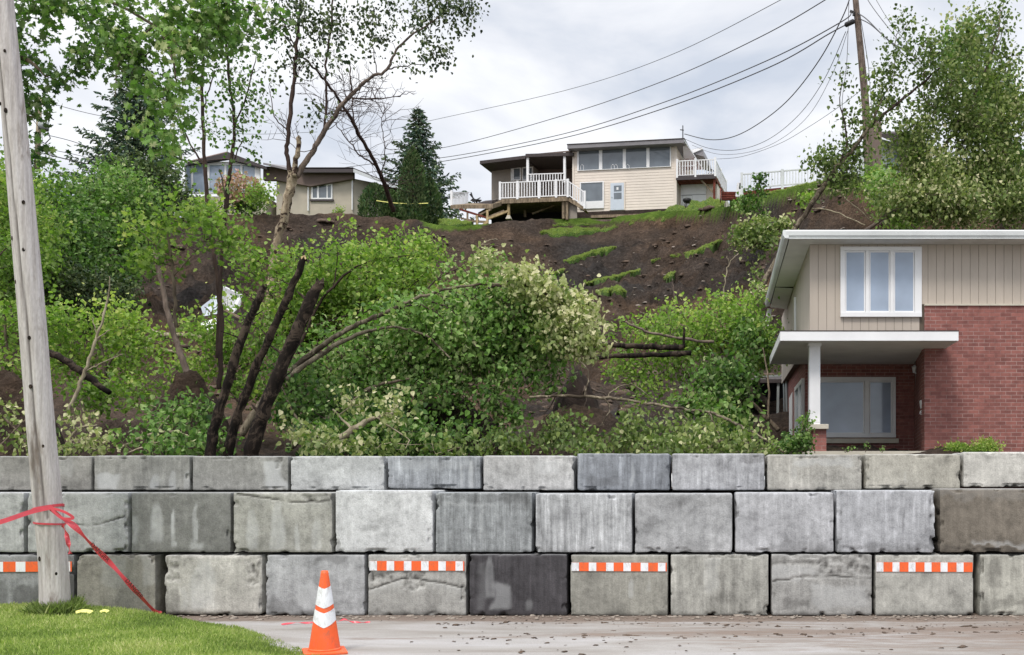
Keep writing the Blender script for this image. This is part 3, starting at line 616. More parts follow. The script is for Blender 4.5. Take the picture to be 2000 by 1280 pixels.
row3 = [
 (-12, 180, (134,134,128), .2, [(PT,0,1,.1,.28,-.15),(PT,.4,.8,.4,.9,.12)], 'grey top-row block partly hidden by the wooden pole', 889),
 (182, 372, (142,144,138), .25, [(PT,.03,.25,.0,.5,.35),(D,.64,.5,.05,.05,.35),(D,.82,.6,.0,.04,.4),(D,.97,.6,.0,.04,.3)], 'top-row block with white lime patches low down, right of the pole', 888),
 (374, 564, (136,138,134), .15, [(PT,.78,.97,.02,.85,.45),('r',.9,1.0,.6,1.0)], 'flat grey top-row block with one tall pale patch at its right end', 889),
 (566, 752, (172,178,180), .1, [(PT,.1,.3,.3,.6,.1)], 'plain pale top-row block above the traffic cone', 889),
 (756, 940, (134,142,150), .9, [(D,.9,.9,.0,.03,.45),(D,.8,.8,.0,.015,.4),(PT,.0,.7,.0,.1,-.2),(PT,.1,.95,.6,.85,.15)], 'blue-grey top-row block with white streaks at its right end', 889),
 (942, 1123, (168,170,171), .3, [(PT,.6,.8,.5,.9,.2)], 'even light grey top-row block between two bluish ones', 888),
 (1126, 1309, (124,132,143), .8, [(PT,.1,.5,.1,.35,-.3),(D,.6,.8,.1,.02,.3)], 'darkest blue top-row block, standing slightly proud of its neighbours', 884),
 (1311, 1495, (160,164,171), .6, [(PT,.78,1.0,.75,1.0,-.4),(D,.3,.8,.1,.02,.2)], 'light bluish top-row block with a dark top right corner', 884),
 (1497, 1685, (158,157,148), .3, [(PT,.25,.9,.7,.88,.25),(D,.28,.7,.3,.04,.15)], 'warm grey top-row block below the porch pier', 886),
 (1688, 1877, (164,162,148), .15, [(D,.42,.55,.2,.01,.2)], 'plain sandy top-row block under the brick house wall', 885),
 (1880, 2070, (188,188,180), .1, [(PT,.2,.8,.8,.95,-.15)], 'palest sandy top-row block at the right edge', 881)]
for i, (a, b, rgb, s, f, lab, py) in enumerate(row3):
    block(a, b, 1.497 + (.04 if i == 10 else 0.018 if i in (4, 9) else 0), EYE + (HY - py) * R3 / F, R3 + (-.03 if i == 6 else 0), .7, rgb, s, f, lab, 300 + i)

for i, (a, b, z0, z1, Yf, dp, lab) in enumerate([(-262, -62, 0, .747, R1, 1.15, 'bottom-row block just past the left edge of the photo'), (-462, -264, 0, .742, R1, 1.15, 'second bottom-row block past the left edge of the photo'), (-354, -154, .756, 1.49, R2, 1.15, 'middle-row block just past the left edge of the photo'),
    (-556, -356, .756, 1.488, R2, 1.15, 'second middle-row block past the left edge of the photo'), (-204, -14, 1.497, 1.94, R3, .7, 'top-row block just past the left edge of the photo'), (-398, -206, 1.497, 1.945, R3, .7, 'second top-row block past the left edge of the photo'),
    (2112, 2310, 0, .745, R1, 1.15, 'bottom-row block just past the right edge of the photo'), (2036, 2236, .756, 1.53, R2, 1.15, 'middle-row block just past the right edge of the photo'), (2072, 2262, 1.54, 1.99, R3, .7, 'top-row block just past the right edge of the photo')]):
    block(a, b, z0, z1, Yf, dp, [(150, 150, 146), (138, 140, 138), (162, 163, 162)][i % 3], .3, [(D, .3, .9, .1, .04, .3), (PT, .5, .8, .1, .4, -.2)], lab, 400 + i)

# ============================================================ debris on road, pebbles
rng0 = np.random.default_rng(5)
def lumps(name, pts, sizes, mat, label, flat=.6):
    mb = MB()
    for p, s in zip(pts, sizes):
        n = len(mb.v); q = rng0.normal(size=(8, 3)); base = [(-1,-1,-1),(1,-1,-1),(1,1,-1),(-1,1,-1),(-.6,-.6,1),(.6,-.6,1),(.6,.6,1),(-.6,.6,1)]
        a = rng0.random() * 6.28; ca, sa = math.cos(a), math.sin(a); l = 1 + rng0.random() * 1.3
        vs = []
        for (x, y, z), w in zip(base, q * .22):
            x = (x + w[0]) * s * l; y = (y + w[1]) * s; z = (z + w[2]) * s * flat; vs.append((p[0] + x * ca - y * sa, p[1] + x * sa + y * ca, p[2] + z * .5))
        mb.hexa(vs)
    o = mb.build(name, mat, None, True); tag(o, label, name.replace('_', ' '), None, 'stuff'); return o
pts = []; sz = []
for _ in range(420):
    x = rng0.uniform(-6.5, 4.5); y = 12.56 - abs(rng0.normal()) * .2
    if lawn_edge(y) > x: continue
    pts.append((x, y, .01)); sz.append(rng0.choice([.008, .012, .02, .03], p=[.4, .35, .2, .05]))
lumps('gravel', pts, sz, M['pebble'], 'pebbles and crumbs of concrete along the foot of the block wall')
pts = []; sz = []
for _ in range(330):
    t = rng0.random(); x = rng0.uniform(-3.2, 4.2); y = 11.75 - .2 * np.sin(x) + rng0.normal() * .10 if t < .35 else (10.9 + .10 * x + rng0.normal() * .10 if t < .7 else rng0.uniform(9.6, 12.3))
    pts.append((x, y, .006)); sz.append(rng0.choice([.006, .011, .018, .03], p=[.5, .32, .15, .03]))
lumps('mud_clods', pts, sz, M['clod'], 'dark clods of mud strewn over the asphalt', .5)

# ============================================================ lawn grass
def grass_blades(name, n, sampler, hgt, mat, label, seed, v0=.5, kind='blade'):
    rng = np.random.default_rng(seed); pos = sampler(rng, n); n = len(pos)
    patch = fbm(pos * np.array([1.2, 1.2, 0]), 3, seed)
    d = np.tile([0, 0, 1.0], (n, 1)); size = hgt * (.6 + .7 * rng.random(n)) * (1 + .4 * patch)
    o = leaves(name, pos, size, v0 + patch * .7 + rng.normal(size=n) * .2 + (rng.random(n) < .03) * .5, kind, mat, None, rng, 0, 0, (0, 0, 0), d)
    return tag(o, label, 'grass', None, 'stuff')
TPL['blade'][0][:, 0] *= 1.9
def s_lawn(rng, n):
    y = rng.uniform(8.6, 12.5, n); x = lawn_edge(y) + .10 - rng.random(n) ** 1.3 * 6.5
    x = x + fbm(np.stack([x * 2, y * 2, x * 0], -1), 2, 3) * .08; k = x < lawn_edge(y) + .06; x, y = x[k], y[k]
    return np.stack([x, y, lawn_z(x, y) - .005], -1)
grass_blades('grass', 90000, s_lawn, .052, M['blade'], 'short bright green lawn grass', 11, .5)
PB = P(108, 1195, 11.7); PB.z = float(lawn_z(np.array([PB.x]), np.array([PB.y]))[0]) - .05
tpl('reed', [(0, 0), (.015, 0.0), (.012, .55), (0, 1)], .1, .3)
def s_tuft(rng, n):
    a = rng.uniform(0, 6.28, n); r = .13 + abs(rng.normal(size=n)) * .05; x = PB.x + np.cos(a) * r; y = PB.y + np.sin(a) * r
    return np.stack([x, y, lawn_z(x, y) - .01], -1)
grass_blades('tall_grass', 3000, s_tuft, .20, M['blade'], 'tall grass tufts round the foot of the wooden pole', 12, .62, 'reed')

# ============================================================ near wooden pole
def near_pole():
    root = empty('utility_pole', PB, 0, 'thick weathered grey wooden pole leaning left on the lawn, tied with red tape', 'utility pole')
    pts = [(108, 1200, 11.7, 55), (104, 1100, 11.68, 51), (90, 950, 11.62, 50), (77, 800, 11.58, 48.5), (61, 600, 11.5, 46), (43, 400, 11.42, 44), (25, 200, 11.34, 41), (5, 0, 11.26, 39), (-20, -320, 11.13, 37), (-48, -640, 11.0, 35)]
    ln = limb(pts, 26, 0); k = 40; V = []
    for i, (p, r) in enumerate(ln):
        for j in range(k):
            a = 2 * math.pi * j / k; V.append((p.x + math.cos(a) * r, p.y + math.sin(a) * r, p.z))
    V = np.array(V); nr = len(ln); ang = np.tile(np.arange(k) * 2 * math.pi / k, nr); ii = np.repeat(np.arange(nr), k)
    C = np.array([tuple(p) for p, _ in ln])[ii]; R = np.array([r for _, r in ln])[ii]
    nrm = np.stack([np.cos(ang), np.sin(ang), ang * 0], -1)
    disp = fbm(np.stack([np.cos(ang) * 4, np.sin(ang) * 4, V[:, 2] * .6], -1), 3, 4) * .010
    z = V[:, 2]; mark = np.zeros(len(V))
    # long check (drying crack) wandering down the face, a = angle facing the camera is -pi/2
    ca = -math.pi / 2 + np.interp(z, [0, 2.0, 4.2, 6.5, 9], [.62, .25, -.02, -.45, -.6]) + np.sin(z * 2.1) * .03
    dd = np.abs(np.angle(np.exp(1j * (ang - ca)))); m = (1 - sst(dd, .04, .13)) * (z > 1.2); mark += m * .75; disp -= m * .018
    ca2 = -math.pi / 2 - .25 + np.sin(z * 1.3) * .1; dd = np.abs(np.angle(np.exp(1j * (ang - ca2)))); m = (1 - sst(dd, .10, .26)) * sst(z, 1.0, 1.25) * (1 - sst(z, 1.9, 2.2)) * (fbm(np.stack([ang * 3, z * 2, z * 0], -1), 2, 2) > -.3); mark += m * .5
    V = V + nrm * disp[:, None]
    q = (np.arange(nr - 1)[:, None] * k + np.arange(k)[None, :]).ravel(); j = (np.arange(nr - 1)[:, None] * k + (np.arange(k)[None, :] + 1) % k).ravel()
    Q = np.stack([q, j, j + k, q + k], -1)
    np_mesh('pole_shaft', V - np.array(tuple(PB)), Q.ravel(), np.arange(len(Q)) * 4, M['pole'], root, {'mark': np.clip(mark, 0, 1)}, True)
    # knots
    for (px, py) in [(122, 1120), (92, 1092), (97, 872), (75, 760), (72, 664), (42, 553), (60, 490), (57, 403), (35, 470), (25, 220), (22, 110), (8, 205)]:
        i = min(range(nr), key=lambda q_: abs((HY - (ln[q_][0].z - EYE) * F / ln[q_][0].y) - py)); c, r = ln[i]; xo = (px - CX) * c.y / F - c.x; xo = max(-r * .75, min(r * .75, xo))
        y = c.y - math.sqrt(r * r - xo * xo); ctr = Vector((c.x + xo, y, c.z)); n_ = Vector((xo, -(c.y - y), 0)).normalized(); t = Vector((0, 0, 1)).cross(n_); mb = MB(); s = .016 + .008 * ((px * 7 + py) % 3) / 2
        ring = [ctr + n_ * .004 + (t * math.cos(a) * .8 + Vector((0, 0, 1)) * math.sin(a) * 1.15) * s for a in np.linspace(0, 2 * math.pi, 12, endpoint=False)]
        mb.prism([p - PB for p in ring], -n_ * .02); mb.build('knot', M['bark_dark'], root)
    return ln
pole_line = near_pole()

# red barrier tape knotted round the pole
def ribbon(mb, pts, widths, nrm_hint=Vector((0, -1, 0)), twist=None):
    n0 = len(mb.v); m = len(pts)
    for i, p in enumerate(pts):
        t = (pts[min(i + 1, m - 1)] - pts[max(i - 1, 0)]).normalized(); s = t.cross(nrm_hint).normalized()
        if twist: s = Matrix.Rotation(twist[i], 3, t) @ s
        w = widths[i] if hasattr(widths, '__len__') else widths
        mb.v += [tuple(p - s * w / 2), tuple(p + s * w / 2)]
    for i in range(m - 1): a = n0 + 2 * i; mb.f.append((a, a + 1, a + 3, a + 2))
def text_mesh(name, txt, size, mat, parent, mtx, extrude=.001):
    cu = bpy.data.curves.new(name, 'FONT'); cu.body = txt; cu.size = size; cu.extrude = extrude; cu.align_x = 'CENTER'; cu.align_y = 'CENTER'; cu.resolution_u = 3
    t = bpy.data.objects.new(name, cu); me = bpy.data.meshes.new_from_object(t); bpy.data.objects.remove(t); bpy.data.curves.remove(cu)
    me.name = name; me.transform(mtx); me.materials.append(mat); o = bpy.data.objects.new(name, me); COL.objects.link(o)
    if parent: o.parent = parent
    return o
def barrier_tape():
    Yt = 11.40; root = empty('barrier_tape', P(100, 1000, Yt), 0, 'red barrier tape with black lettering knotted round the leaning wooden pole', 'barrier tape'); O = P(100, 1000, Yt)
    def R_(lst): return [p - O for p, _ in smooth_line([(P(a, b, y), 0) for a, b, y in lst], 8)]
    mb = MB(); ribbon(mb, R_([(100, 991, 11.36), (60, 1000, 11.3), (0, 1020, 11.2), (-80, 1040, 11.1)]), .05)
    n = 0; pts = R_([(96, 990, 11.36), (118, 1010, 11.36), (145, 1028, 11.36), (175, 1060, 11.4), (220, 1105, 11.5), (262, 1152, 11.6), (300, 1192, 11.75), (314, 1200, 11.8)])
    ribbon(mb, pts, [.05 + .016 * math.sin(i * .5) for i in range(len(pts))], twist=[.45 * math.sin(i * .33) for i in range(len(pts))])
    # loops round the shaft
    for (pyc, tiltz, w) in ((993, .03, .03), (1024, -.01, .02)):
        i = min(range(len(pole_line)), key=lambda q_: abs((HY - (pole_line[q_][0].z - EYE) * F / pole_line[q_][0].y) - pyc)); c, r = pole_line[i]; r += .012
        ring = [Vector((c.x + math.cos(a) * r, c.y + math.sin(a) * r, c.z + tiltz * math.cos(a))) - O for a in np.linspace(0, 2 * math.pi, 30)]
        n0 = len(mb.v)
        for p in ring: mb.v += [(p.x, p.y, p.z - w / 2), (p.x, p.y, p.z + w / 2)]
        for k in range(29): a = n0 + 2 * k; mb.f.append((a, a + 1, a + 3, a + 2))
    ribbon(mb, R_([(98, 992, 11.34), (125, 1000, 11.33), (143, 1012, 11.33), (120, 1012, 11.33), (100, 994, 11.34)]), .028)
    ribbon(mb, R_([(122, 1026, 11.36), (130, 1045, 11.36), (134, 1065, 11.37), (137, 1082, 11.38)]), .045, twist=[.9 * math.sin(i * .4) for i in range(25)])
    ob = mb.build('tape_film', M['tape'], root); sm = ob.modifiers.new('solid', 'SOLIDIFY'); sm.thickness = .002
    for k, (a, b, y, ax, ay, ax2, ay2) in enumerate([(262, 1150, 11.565, 235, 1120, 290, 1183), (195, 1079, 11.41, 170, 1054, 220, 1104)]):
        dx, dy = ax2 - ax, ay2 - ay; ang = -math.atan2(dy, dx)
        mt = Matrix.Translation(P(a, b, y - .05) - O) @ Matrix.Rotation(-ang, 4, 'Y') @ Matrix.Rotation(math.radians(90), 4, 'X')
        text_mesh('lettering', 'DANGER', .066, M['ink'], root, mt)
barrier_tape()
def ground_tape():
    O = Vector((-3.9, 11.8, 0)); 
    mb = MB(); pts = [p - O for p, _ in smooth_line([(Vector((x, y, z)), 0) for x, y, z in [(-4.85, 11.72, .012), (-4.72, 11.80, .02), (-4.6, 11.86, .012), (-4.45, 11.9, .03), (-4.3, 11.88, .02), (-4.2, 11.86, .05), (-4.12, 11.88, .02), (-4.02, 11.9, .012), (-3.93, 11.93, .01)]], 6)]
    ribbon(mb, pts, .024, Vector((0, -.5, 1)).normalized(), [.5 * math.sin(i * .7) for i in range(len(pts))])
    o = mb.build('tape_scrap', M['tape'], None); o.location = O; sm = o.modifiers.new('solid', 'SOLIDIFY'); sm.thickness = .002
    tag(o, 'crumpled red tape lying on the asphalt behind the traffic cone', 'tape')
    for k, (px, py, w, l, lab) in enumerate([(163, 1203, .05, .17, 'longer curled yellow scrap lying on the lawn right of the pole'), (203, 1202, .04, .08, 'short yellow scrap lying on the lawn, furthest right'), (113, 1206, .03, .05, 'tiny pale scrap standing in the grass by the pole foot')]):
        Y_ = 11.55; q = P(px, py, Y_); q.z = float(lawn_z(np.array([q.x]), np.array([Y_]))[0]) + .045; mb = MB()
        ribbon(mb, [Vector((l * (t - .5) , .01 * math.sin(t * 9), .02 * math.sin(t * 3.1))) for t in np.linspace(0, 1, 8)], w, Vector((0, -.6, .8)).normalized())
        o = mb.build('film_scrap', M['yellow'], None); o.location = q; sm = o.modifiers.new('solid', 'SOLIDIFY'); sm.thickness = .002; tag(o, lab, 'plastic scrap')
ground_tape()

# ============================================================ traffic cone
def cone():
    c = P(634, 1276, 9.78); c.z = 0; root = empty('traffic_cone', c, math.radians(24), 'orange traffic cone with two white reflective collars on the asphalt', 'traffic cone')
    Hc = .765; k = 48; FA = -math.pi / 2 - math.radians(24) + .30
    def rad(t, a):          # squarish (rounded octagon) section, tapering
        r = .135 * (1 - t) + .030 * t
        return r * (1 + .045 * math.cos(4 * a) * (1 - t * .5))
    def vee(a): return min(1, abs(((a - FA + math.pi / 2) % math.pi) - math.pi / 2) / 1.35)     # 0 at the point of the chevron, 1 beside it
    def shell(name, t0, t1, off, mat, v0=0, v1=0, parent=root, n=14, cap=False):
        mb = MB(); 
        for i in range(n + 1):
            for j in range(k):
                a = 2 * math.pi * j / k; s = i / n; t = (t0 - v0 * (1 - vee(a))) * (1 - s) + (t1 - v1 * (1 - vee(a))) * s
                r = rad(t, a) + off; mb.v.append((r * math.cos(a), r * math.sin(a), .035 + t * (Hc - .035)))
        for i in range(n):
            for j in range(k): a = i * k + j; b = i * k + (j + 1) % k; mb.f.append((a, b, b + k, a + k))
        if cap: mb.f.append(tuple(range(n * k, n * k + k)))
        return mb.build(name, mat, parent, True)
    shell('cone_body', 0, 1, 0, M['orange'], n=26, cap=True)
    shell('collar', .37, .525, .003, M['refl'], .085, .055)
    shell('collar', .58, .81, .003, M['refl'], .05, .035)
    mb = MB(); s = .19; mb.box(-s, s, -s, s, 0, .032); mb.build('base', M['orange'], root, False, None, .012)
    mb = MB(); mb.tube([(0, 0, .03), (0, 0, .05)], [.150, .137], 32); mb.build('foot_ring', M['orange'], root, True)
cone()

# ============================================================ building helpers
XA = lambda px, Y: (px - CX) * Y / F
ZA = lambda py, Y: EYE + (HY - py) * Y / F
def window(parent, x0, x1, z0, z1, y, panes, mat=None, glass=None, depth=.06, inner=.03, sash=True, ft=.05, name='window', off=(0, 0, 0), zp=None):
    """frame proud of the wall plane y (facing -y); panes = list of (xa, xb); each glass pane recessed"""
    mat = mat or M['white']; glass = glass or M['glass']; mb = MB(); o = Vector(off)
    zb, zt = zp or (z0 + ft, z1 - ft); bx = lambda a, b, c, d, e, f: mb.box(a - o.x, b - o.x, c - o.y, d - o.y, e - o.z, f - o.z)
    bx(x0, x1, y - depth, y, zt, z1); bx(x0, x1, y - depth - .01, y, z0, zb)
    xs = [x0] + [v for p in panes for v in p] + [x1]
    for i in range(0, len(xs), 2): bx(xs[i], xs[i + 1], y - depth + .004, y, zb, zt)
    if sash:
        for a, b in panes:
            s = inner
            bx(a + .004, a + s, y - depth * .55, y, zb + .002, zt - .002); bx(b - s, b - .004, y - depth * .55, y, zb + .002, zt - .002)
            bx(a + s, b - s, y - depth * .55, y, zb + .002, zb + s); bx(a + s, b - s, y - depth * .55, y, zt - s, zt - .002)
    w = mb.build(name, mat, parent, False, None, .004 if ft > .03 else 0)
    for a, b in panes:
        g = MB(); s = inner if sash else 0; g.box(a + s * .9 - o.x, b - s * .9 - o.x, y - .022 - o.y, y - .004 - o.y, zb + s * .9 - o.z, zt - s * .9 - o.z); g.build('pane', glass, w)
    return w
def railing_run(mb, a, b, h, step=.13, r=.018, rail=.05, low=.08):
    """balusters and rails between two base points (Vector); posts not included"""
    a = Vector(a); b = Vector(b); n = max(2, int((b - a).length / step)); up = Vector((0, 0, 1))
    mb.beam(a + up * h, b + up * h, rail, rail * .8); mb.beam(a + up * low, b + up * low, rail * .8, rail * .8)
    for i in range(1, n): p = a.lerp(b, i / n); mb.beam(p + up * low, p + up * h, r * 2, r * 2)

# ============================================================ brick house on the right
def brick_house():
    YF, YR, YB = 21.0, 23.7, 30.2; XL, XM, XR = 1.86, 4.14, 15.0; O = Vector((XL, YF, 2.1))
    root = empty('brick_house', O, 0, 'two-storey red brick and beige sided house behind the block wall, with white porch roof', 'house'); off = O
    zt = ZA(478, YF); zb = ZA(598, YF); zf = 4.296
    mb = MB(); mb.box(XM, XR, YF - .03, YF + .25, 1.2, zb)
    mb.box(XL + .14, XM + .3, YR, YR + .2, 2.0, zf); mb.box(XL + .14, XL + .34, YR + .2, YB, 1.6, zf + .2)
    mb.hexa([(XM, YF + .25, 2.0), (XM + .3, YF + .25, 2.0), (XM + .6, YR - .002, 2.0), (XM + .30, YR - .002, 2.0), (XM, YF + .25, zf), (XM + .3, YF + .25, zf), (XM + .6, YR - .002, zf), (XM + .30, YR - .002, zf)])
    mb.build('brick_wall', M['brick'], root, False, off)
    mb = MB(); mb.box(XM - .004, XR, YF - .06, YF + .2, zb, zb + .035); mb.build('brick_ledge', M['cap'], root, False, off)
    # boards
    mb = MB(); step = .1685; mb2 = MB(); mb2.box(XL + .012, XR, YF + .012, YF + .2, zf + .17, zt + .02); mb2.box(XL + .012, XL + .2, YF + .2, YB, zf + .2, zt + .02)
    x = XL
    while x < XR:
        x1 = min(x + step - .007, XR); z_ = (zf + .17) if x < XM - .1 else zb + .036; mb.box(x, x1, YF, YF + .012, z_, zt + .018); x += step
    y = YF + .014
    while y < YB: mb.box(XL, XL + .012, y, min(y + .30, YB), zf + .2, zt + .018); y += .308
    mb2.build('siding_backing', M['groove'], root, False, off); mb.build('vertical_siding', M['taupe'], root, False, off)
    # roof, soffit, gutters
    ex, ey, ez = 1.40, 20.56, zt; w = ey - .02
    mb = MB(); rz = ez + .17; ty = math.tan(math.radians(11.5)); rY = 25.6; rh = rz + (rY - ey) * ty
    mb.poly([(ex - .03, w, rz), (XR + 1, w, rz), (XR + 1, rY, rh), (ex + rY - ey, rY, rh)]); mb.poly([(ex - .03, w, rz), (ex + rY - ey, rY, rh), (ex - .03, 28.6, rz)])
    mb.poly([(ex + rY - ey, rY, rh), (XR + 1, rY, rh), (XR + 1, 30.8, rz), (ex + 1.6, 30.8, rz), (ex - .03, 28.6, rz)]); rf = mb.build('roof', M['shingle'], root, False, off)
    sm = rf.modifiers.new('solid', 'SOLIDIFY'); sm.thickness = .03
    mb = MB(); mb.box(ex + .02, XR + 1, ey + .02, YF - .002, ez, ez + .02); mb.box(ex + .02, XL - .002, YF + .002, 25.45, ez, ez + .02); mb.build('soffit', M['soffit'], root, False, off)
    mb = MB(); mb.hexa([(ex + .02, 25.5, ez - .02), (XL - .02, 25.48, ez - .05), (XL - .02, 27.7, ez - .16), (ex + .02, 27.75, ez - .10), (ex + .02, 25.5, ez), (XL - .02, 25.48, ez - .03), (XL - .02, 27.7, ez - .14), (ex + .02, 27.75, ez - .08)])
    tag(mb.build('soffit', M['soffit'], root, False, off), 'sagging grey soffit panel torn loose by the fallen tree')
    def gutter(a, b):
        prof = [(0, 0), (.075, .0), (.11, .05), (.12, .13), (.105, .155), (.0, .155)]; a = Vector(a); b = Vector(b); d = (b - a).normalized(); n_ = Vector((d.y, -d.x, 0)) * (1)
        g = MB(); g.prism([a + n_ * u + Vector((0, 0, v)) for u, v in prof], b - a); g.prism([a + n_ * .085 + Vector((0, 0, -.014)), a + n_ * .098 + Vector((0, 0, -.014)), a + n_ * .098 + Vector((0, 0, -.001)), a + n_ * .085 + Vector((0, 0, -.001))], b - a); return g
    gutter((ex - .06, ey, ez + .005), (XR + 1, ey, ez + .005)).build('gutter', M['gutter'], root, False, off)
    gutter((ex, 28.1, ez - .02), (ex, ey - .11, ez + .004)).build('gutter', M['gutter'], root, False, off)
    mb = MB(); mb.hexa([(1.30, 28.3, 5.55), (1.72, 28.2, 5.35), (1.80, 29.3, 5.5), (1.35, 29.4, 5.75), (1.33, 28.3, 5.60), (1.75, 28.2, 5.40), (1.83, 29.3, 5.55), (1.38, 29.4, 5.8)])
    mb.beam((1.25, 28.0, 5.5), (1.42, 28.2, 6.3), .12, .03); tag(mb.build('hanging_eave', M['soffit'], root, False, off), 'broken piece of eave hanging at the back corner')
    # downpipe on upper left corner and small vent
    mb = MB(); mb.box(XL - .05, XL - .003, 24.6, 24.68, zf + .2, zt - .4); mb.build('corner_trim', M['white'], root, False, off)
    mb = MB(); mb.box(XL - .10, XL - .003, 22.1, 22.35, zf + .17, zf + .42); mb.build('vent_box', M['wood'], root, False, off)
    mb = MB(); mb.box(XL - .12, XL - .02, 22.5, 22.6, zf + .17, zf + .36); mb.build('red_cap', M['redpl'], root, False, off)
    # upper window
    Yw = YF - .002; window(root, XA(1641, Yw), XA(1799.5, Yw), ZA(620, Yw), ZA(483, Yw), Yw, [(XA(a, Yw), XA(b, Yw)) for a, b in ((1650, 1690), (1697, 1738), (1745, 1786))], depth=.055, off=off, zp=(ZA(611, Yw), ZA(491, Yw)))
    # porch
    PX0, PX1, PY = 1.204, XA(1872, 19.8), 19.8
    mb = MB(); mb.box(PX0 + .02, XM + .0, PY + .02, YR - .002, zf, zf + .13); mb.box(XM + .002, PX1 - .02, PY + .02, YF - .032, zf, zf + .13); mb.hexa([(XM + .001, YF + .26, zf), (XM + .05, YF + .26, zf), (XM + .36, YR - .002, zf), (XM + .001, YR - .002, zf), (XM + .001, YF + .26, zf + .12), (XM + .05, YF + .26, zf + .12), (XM + .36, YR - .002, zf + .12), (XM + .001, YR - .002, zf + .12)]); mb.build('porch_ceiling', M['soffit'], root, False, off)
    mb = MB(); mb.box(PX0 - .015, PX1, PY - .015, PY + .018, zf - .012, zf + .165); mb.box(PX0 - .015, PX0 + .018, PY + .02, YR, zf - .012, zf + .165); mb.box(PX1 - .03, PX1, PY + .02, YF - .035, zf - .012, zf + .165)
    mb.build('porch_fascia', M['white'], root, False, off, .006)
    mb = MB(); mb.box(PX0 - .02, PX1 + .005, PY - .02, YF - .035, zf + .167, zf + .185); mb.build('porch_roof', M['shingle'], root, False, off)
    mb = MB(); cx = (XA(1581, 20.2) + XA(1602, 20.2)) / 2
    for i in range(9): mb.box(cx - .104 + i * .0235, cx - .104 + i * .0235 + .0195, 20.2, 20.5, 2.78, zf - .06)
    mb.box(cx - .102, cx + .104, 20.208, 20.495, 2.735, zf - .04); mb.box(cx - .125, cx + .125, 20.17, 20.53, zf - .055, zf - .001); mb.build('column', M['vinyl'], root, False, off)
    mb = MB(); mb.box(XA(1588, 20.1), XA(1614, 20.1), 20.1, 20.52, 1.9, 2.64); mb.build('pier', M['brick'], root, False, off)
    mb = MB(); mb.box(XA(1579, 20.0), XA(1619, 20.0), 20.03, 20.6, 2.64, 2.733); mb.build('pier_cap', M['cap'], root, False, off, .008)
    mb = MB(); mb.box(1.7, XM, 20.02, YR, 1.7, 2.22); mb.build('porch_floor', M['cap'], root, False, off)
    Yw = YR - .002; window(root, XA(1590, Yw), XA(1749, Yw), ZA(855, Yw), ZA(737, Yw), Yw, [(XA(1597, Yw), XA(1688, Yw)), (XA(1697, Yw), XA(1742, Yw))], depth=.055, off=off, zp=(ZA(848, Yw), ZA(745, Yw)))
    mb = MB(); mb.box(XA(1586, Yw), XA(1754, Yw), Yw - .09, Yw, ZA(866, Yw), ZA(857, Yw)); mb.build('stone_sill', M['cap'], root, False, off)
    # side window (faces left)
    mb = MB(); X0 = XL + .14; z0, z1 = ZA(852, YR), ZA(737, YR); ya, yb = YR + .25, 26.2
    for a, b, c, d in ((ya, yb, z0, z0 + .1), (ya, yb, z1 - .1, z1), (ya, ya + .12, z0 + .1, z1 - .1), (yb - .12, yb, z0 + .1, z1 - .1), (24.9, 25.0, z0 + .1, z1 - .1)): mb.box(X0 - .07, X0 - .002, a, b, c, d)
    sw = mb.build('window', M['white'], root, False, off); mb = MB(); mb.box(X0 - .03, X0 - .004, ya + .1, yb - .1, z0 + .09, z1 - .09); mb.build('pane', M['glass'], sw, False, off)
    # drainpipe, lamp, mailbox, number on the recess side wall
    px_ = lambda px, Y: XA(px, Y)
    mb = MB(); mb.tube([(px_(1795, 23.0), 23.0, 2.2), (px_(1792, 23.1), 23.1, ZA(735, 23.1)), (px_(1790, 23.2), 23.2, zf)], [.045, .045, .045], 10); mb.build('drainpipe', M['greym'], root, True, off)
    lc = Vector((px_(1786, 22.9), 22.9, ZA(722, 22.9))); mb = MB(); mb.tube([lc + Vector((.16, .05, -.03)), lc + Vector((.08, 0, -.09)), lc + Vector((0, 0, -.07))], [.012] * 3, 6); mb.tube([lc + Vector((.17, .05, -.09)), lc + Vector((.17, .05, .05))], [.035, .035], 8)
    lamp = mb.build('porch_lamp', M['white'], root, True, off); mb = MB(); mb.tube([lc + Vector((0, 0, -.07)), lc + Vector((0, 0, .05)), lc + Vector((0, 0, .055)), lc + Vector((0, 0, .10))], [.035, .055, .07, .01], 6); mb.build('lantern_glass', M['refl'], lamp, False, off)
    b0 = Vector((XA(1803.5, 21.35), 21.35, ZA(790, 21.35))); mb = MB(); mb.hexa([b0 + Vector(v) for v in ((-.05, -.05, -.08), (.03, -.05, -.08), (.04, .12, -.08), (-.04, .12, -.08), (-.07, -.06, .08), (.035, -.06, .10), (.05, .14, .10), (-.06, .14, .08))]); mb.build('mailbox', M['white'], root, False, off, .005)
    mt = Matrix.Translation(Vector((XA(1803, 21.28) - .012, 21.28, ZA(806, 21.28))) - off) @ Matrix.Rotation(math.radians(-18), 4, 'Z') @ Matrix.Rotation(math.radians(90), 4, 'X')
    text_mesh('house_number', '63', .13, M['white'], root, mt, .004)
    mb = MB(); oc = Vector((XA(1799, 22.2), 22.2, ZA(770, 22.2))); mb.prism([oc + Vector((.02 * math.cos(a) , .04 * math.cos(a), .12 * math.sin(a))) for a in np.linspace(0, 2 * math.pi, 14, endpoint=False)], (.02, -.005, 0)); mb.build('oval_plaque', M['cap'], root, False, off)
    mb = MB()
    for px, Y_, a, b in ((1533, 30.0, 712, 850), (1538, 29.4, 740, 855)): mb.tube([(XA(px, Y_), Y_, ZA(b, Y_)), (XA(px - 2, Y_), Y_, ZA(a, Y_))], [.035, .035], 8)
    mb.build('side_pipes', M['greym'], root, True, off)
    return root
brick_house()
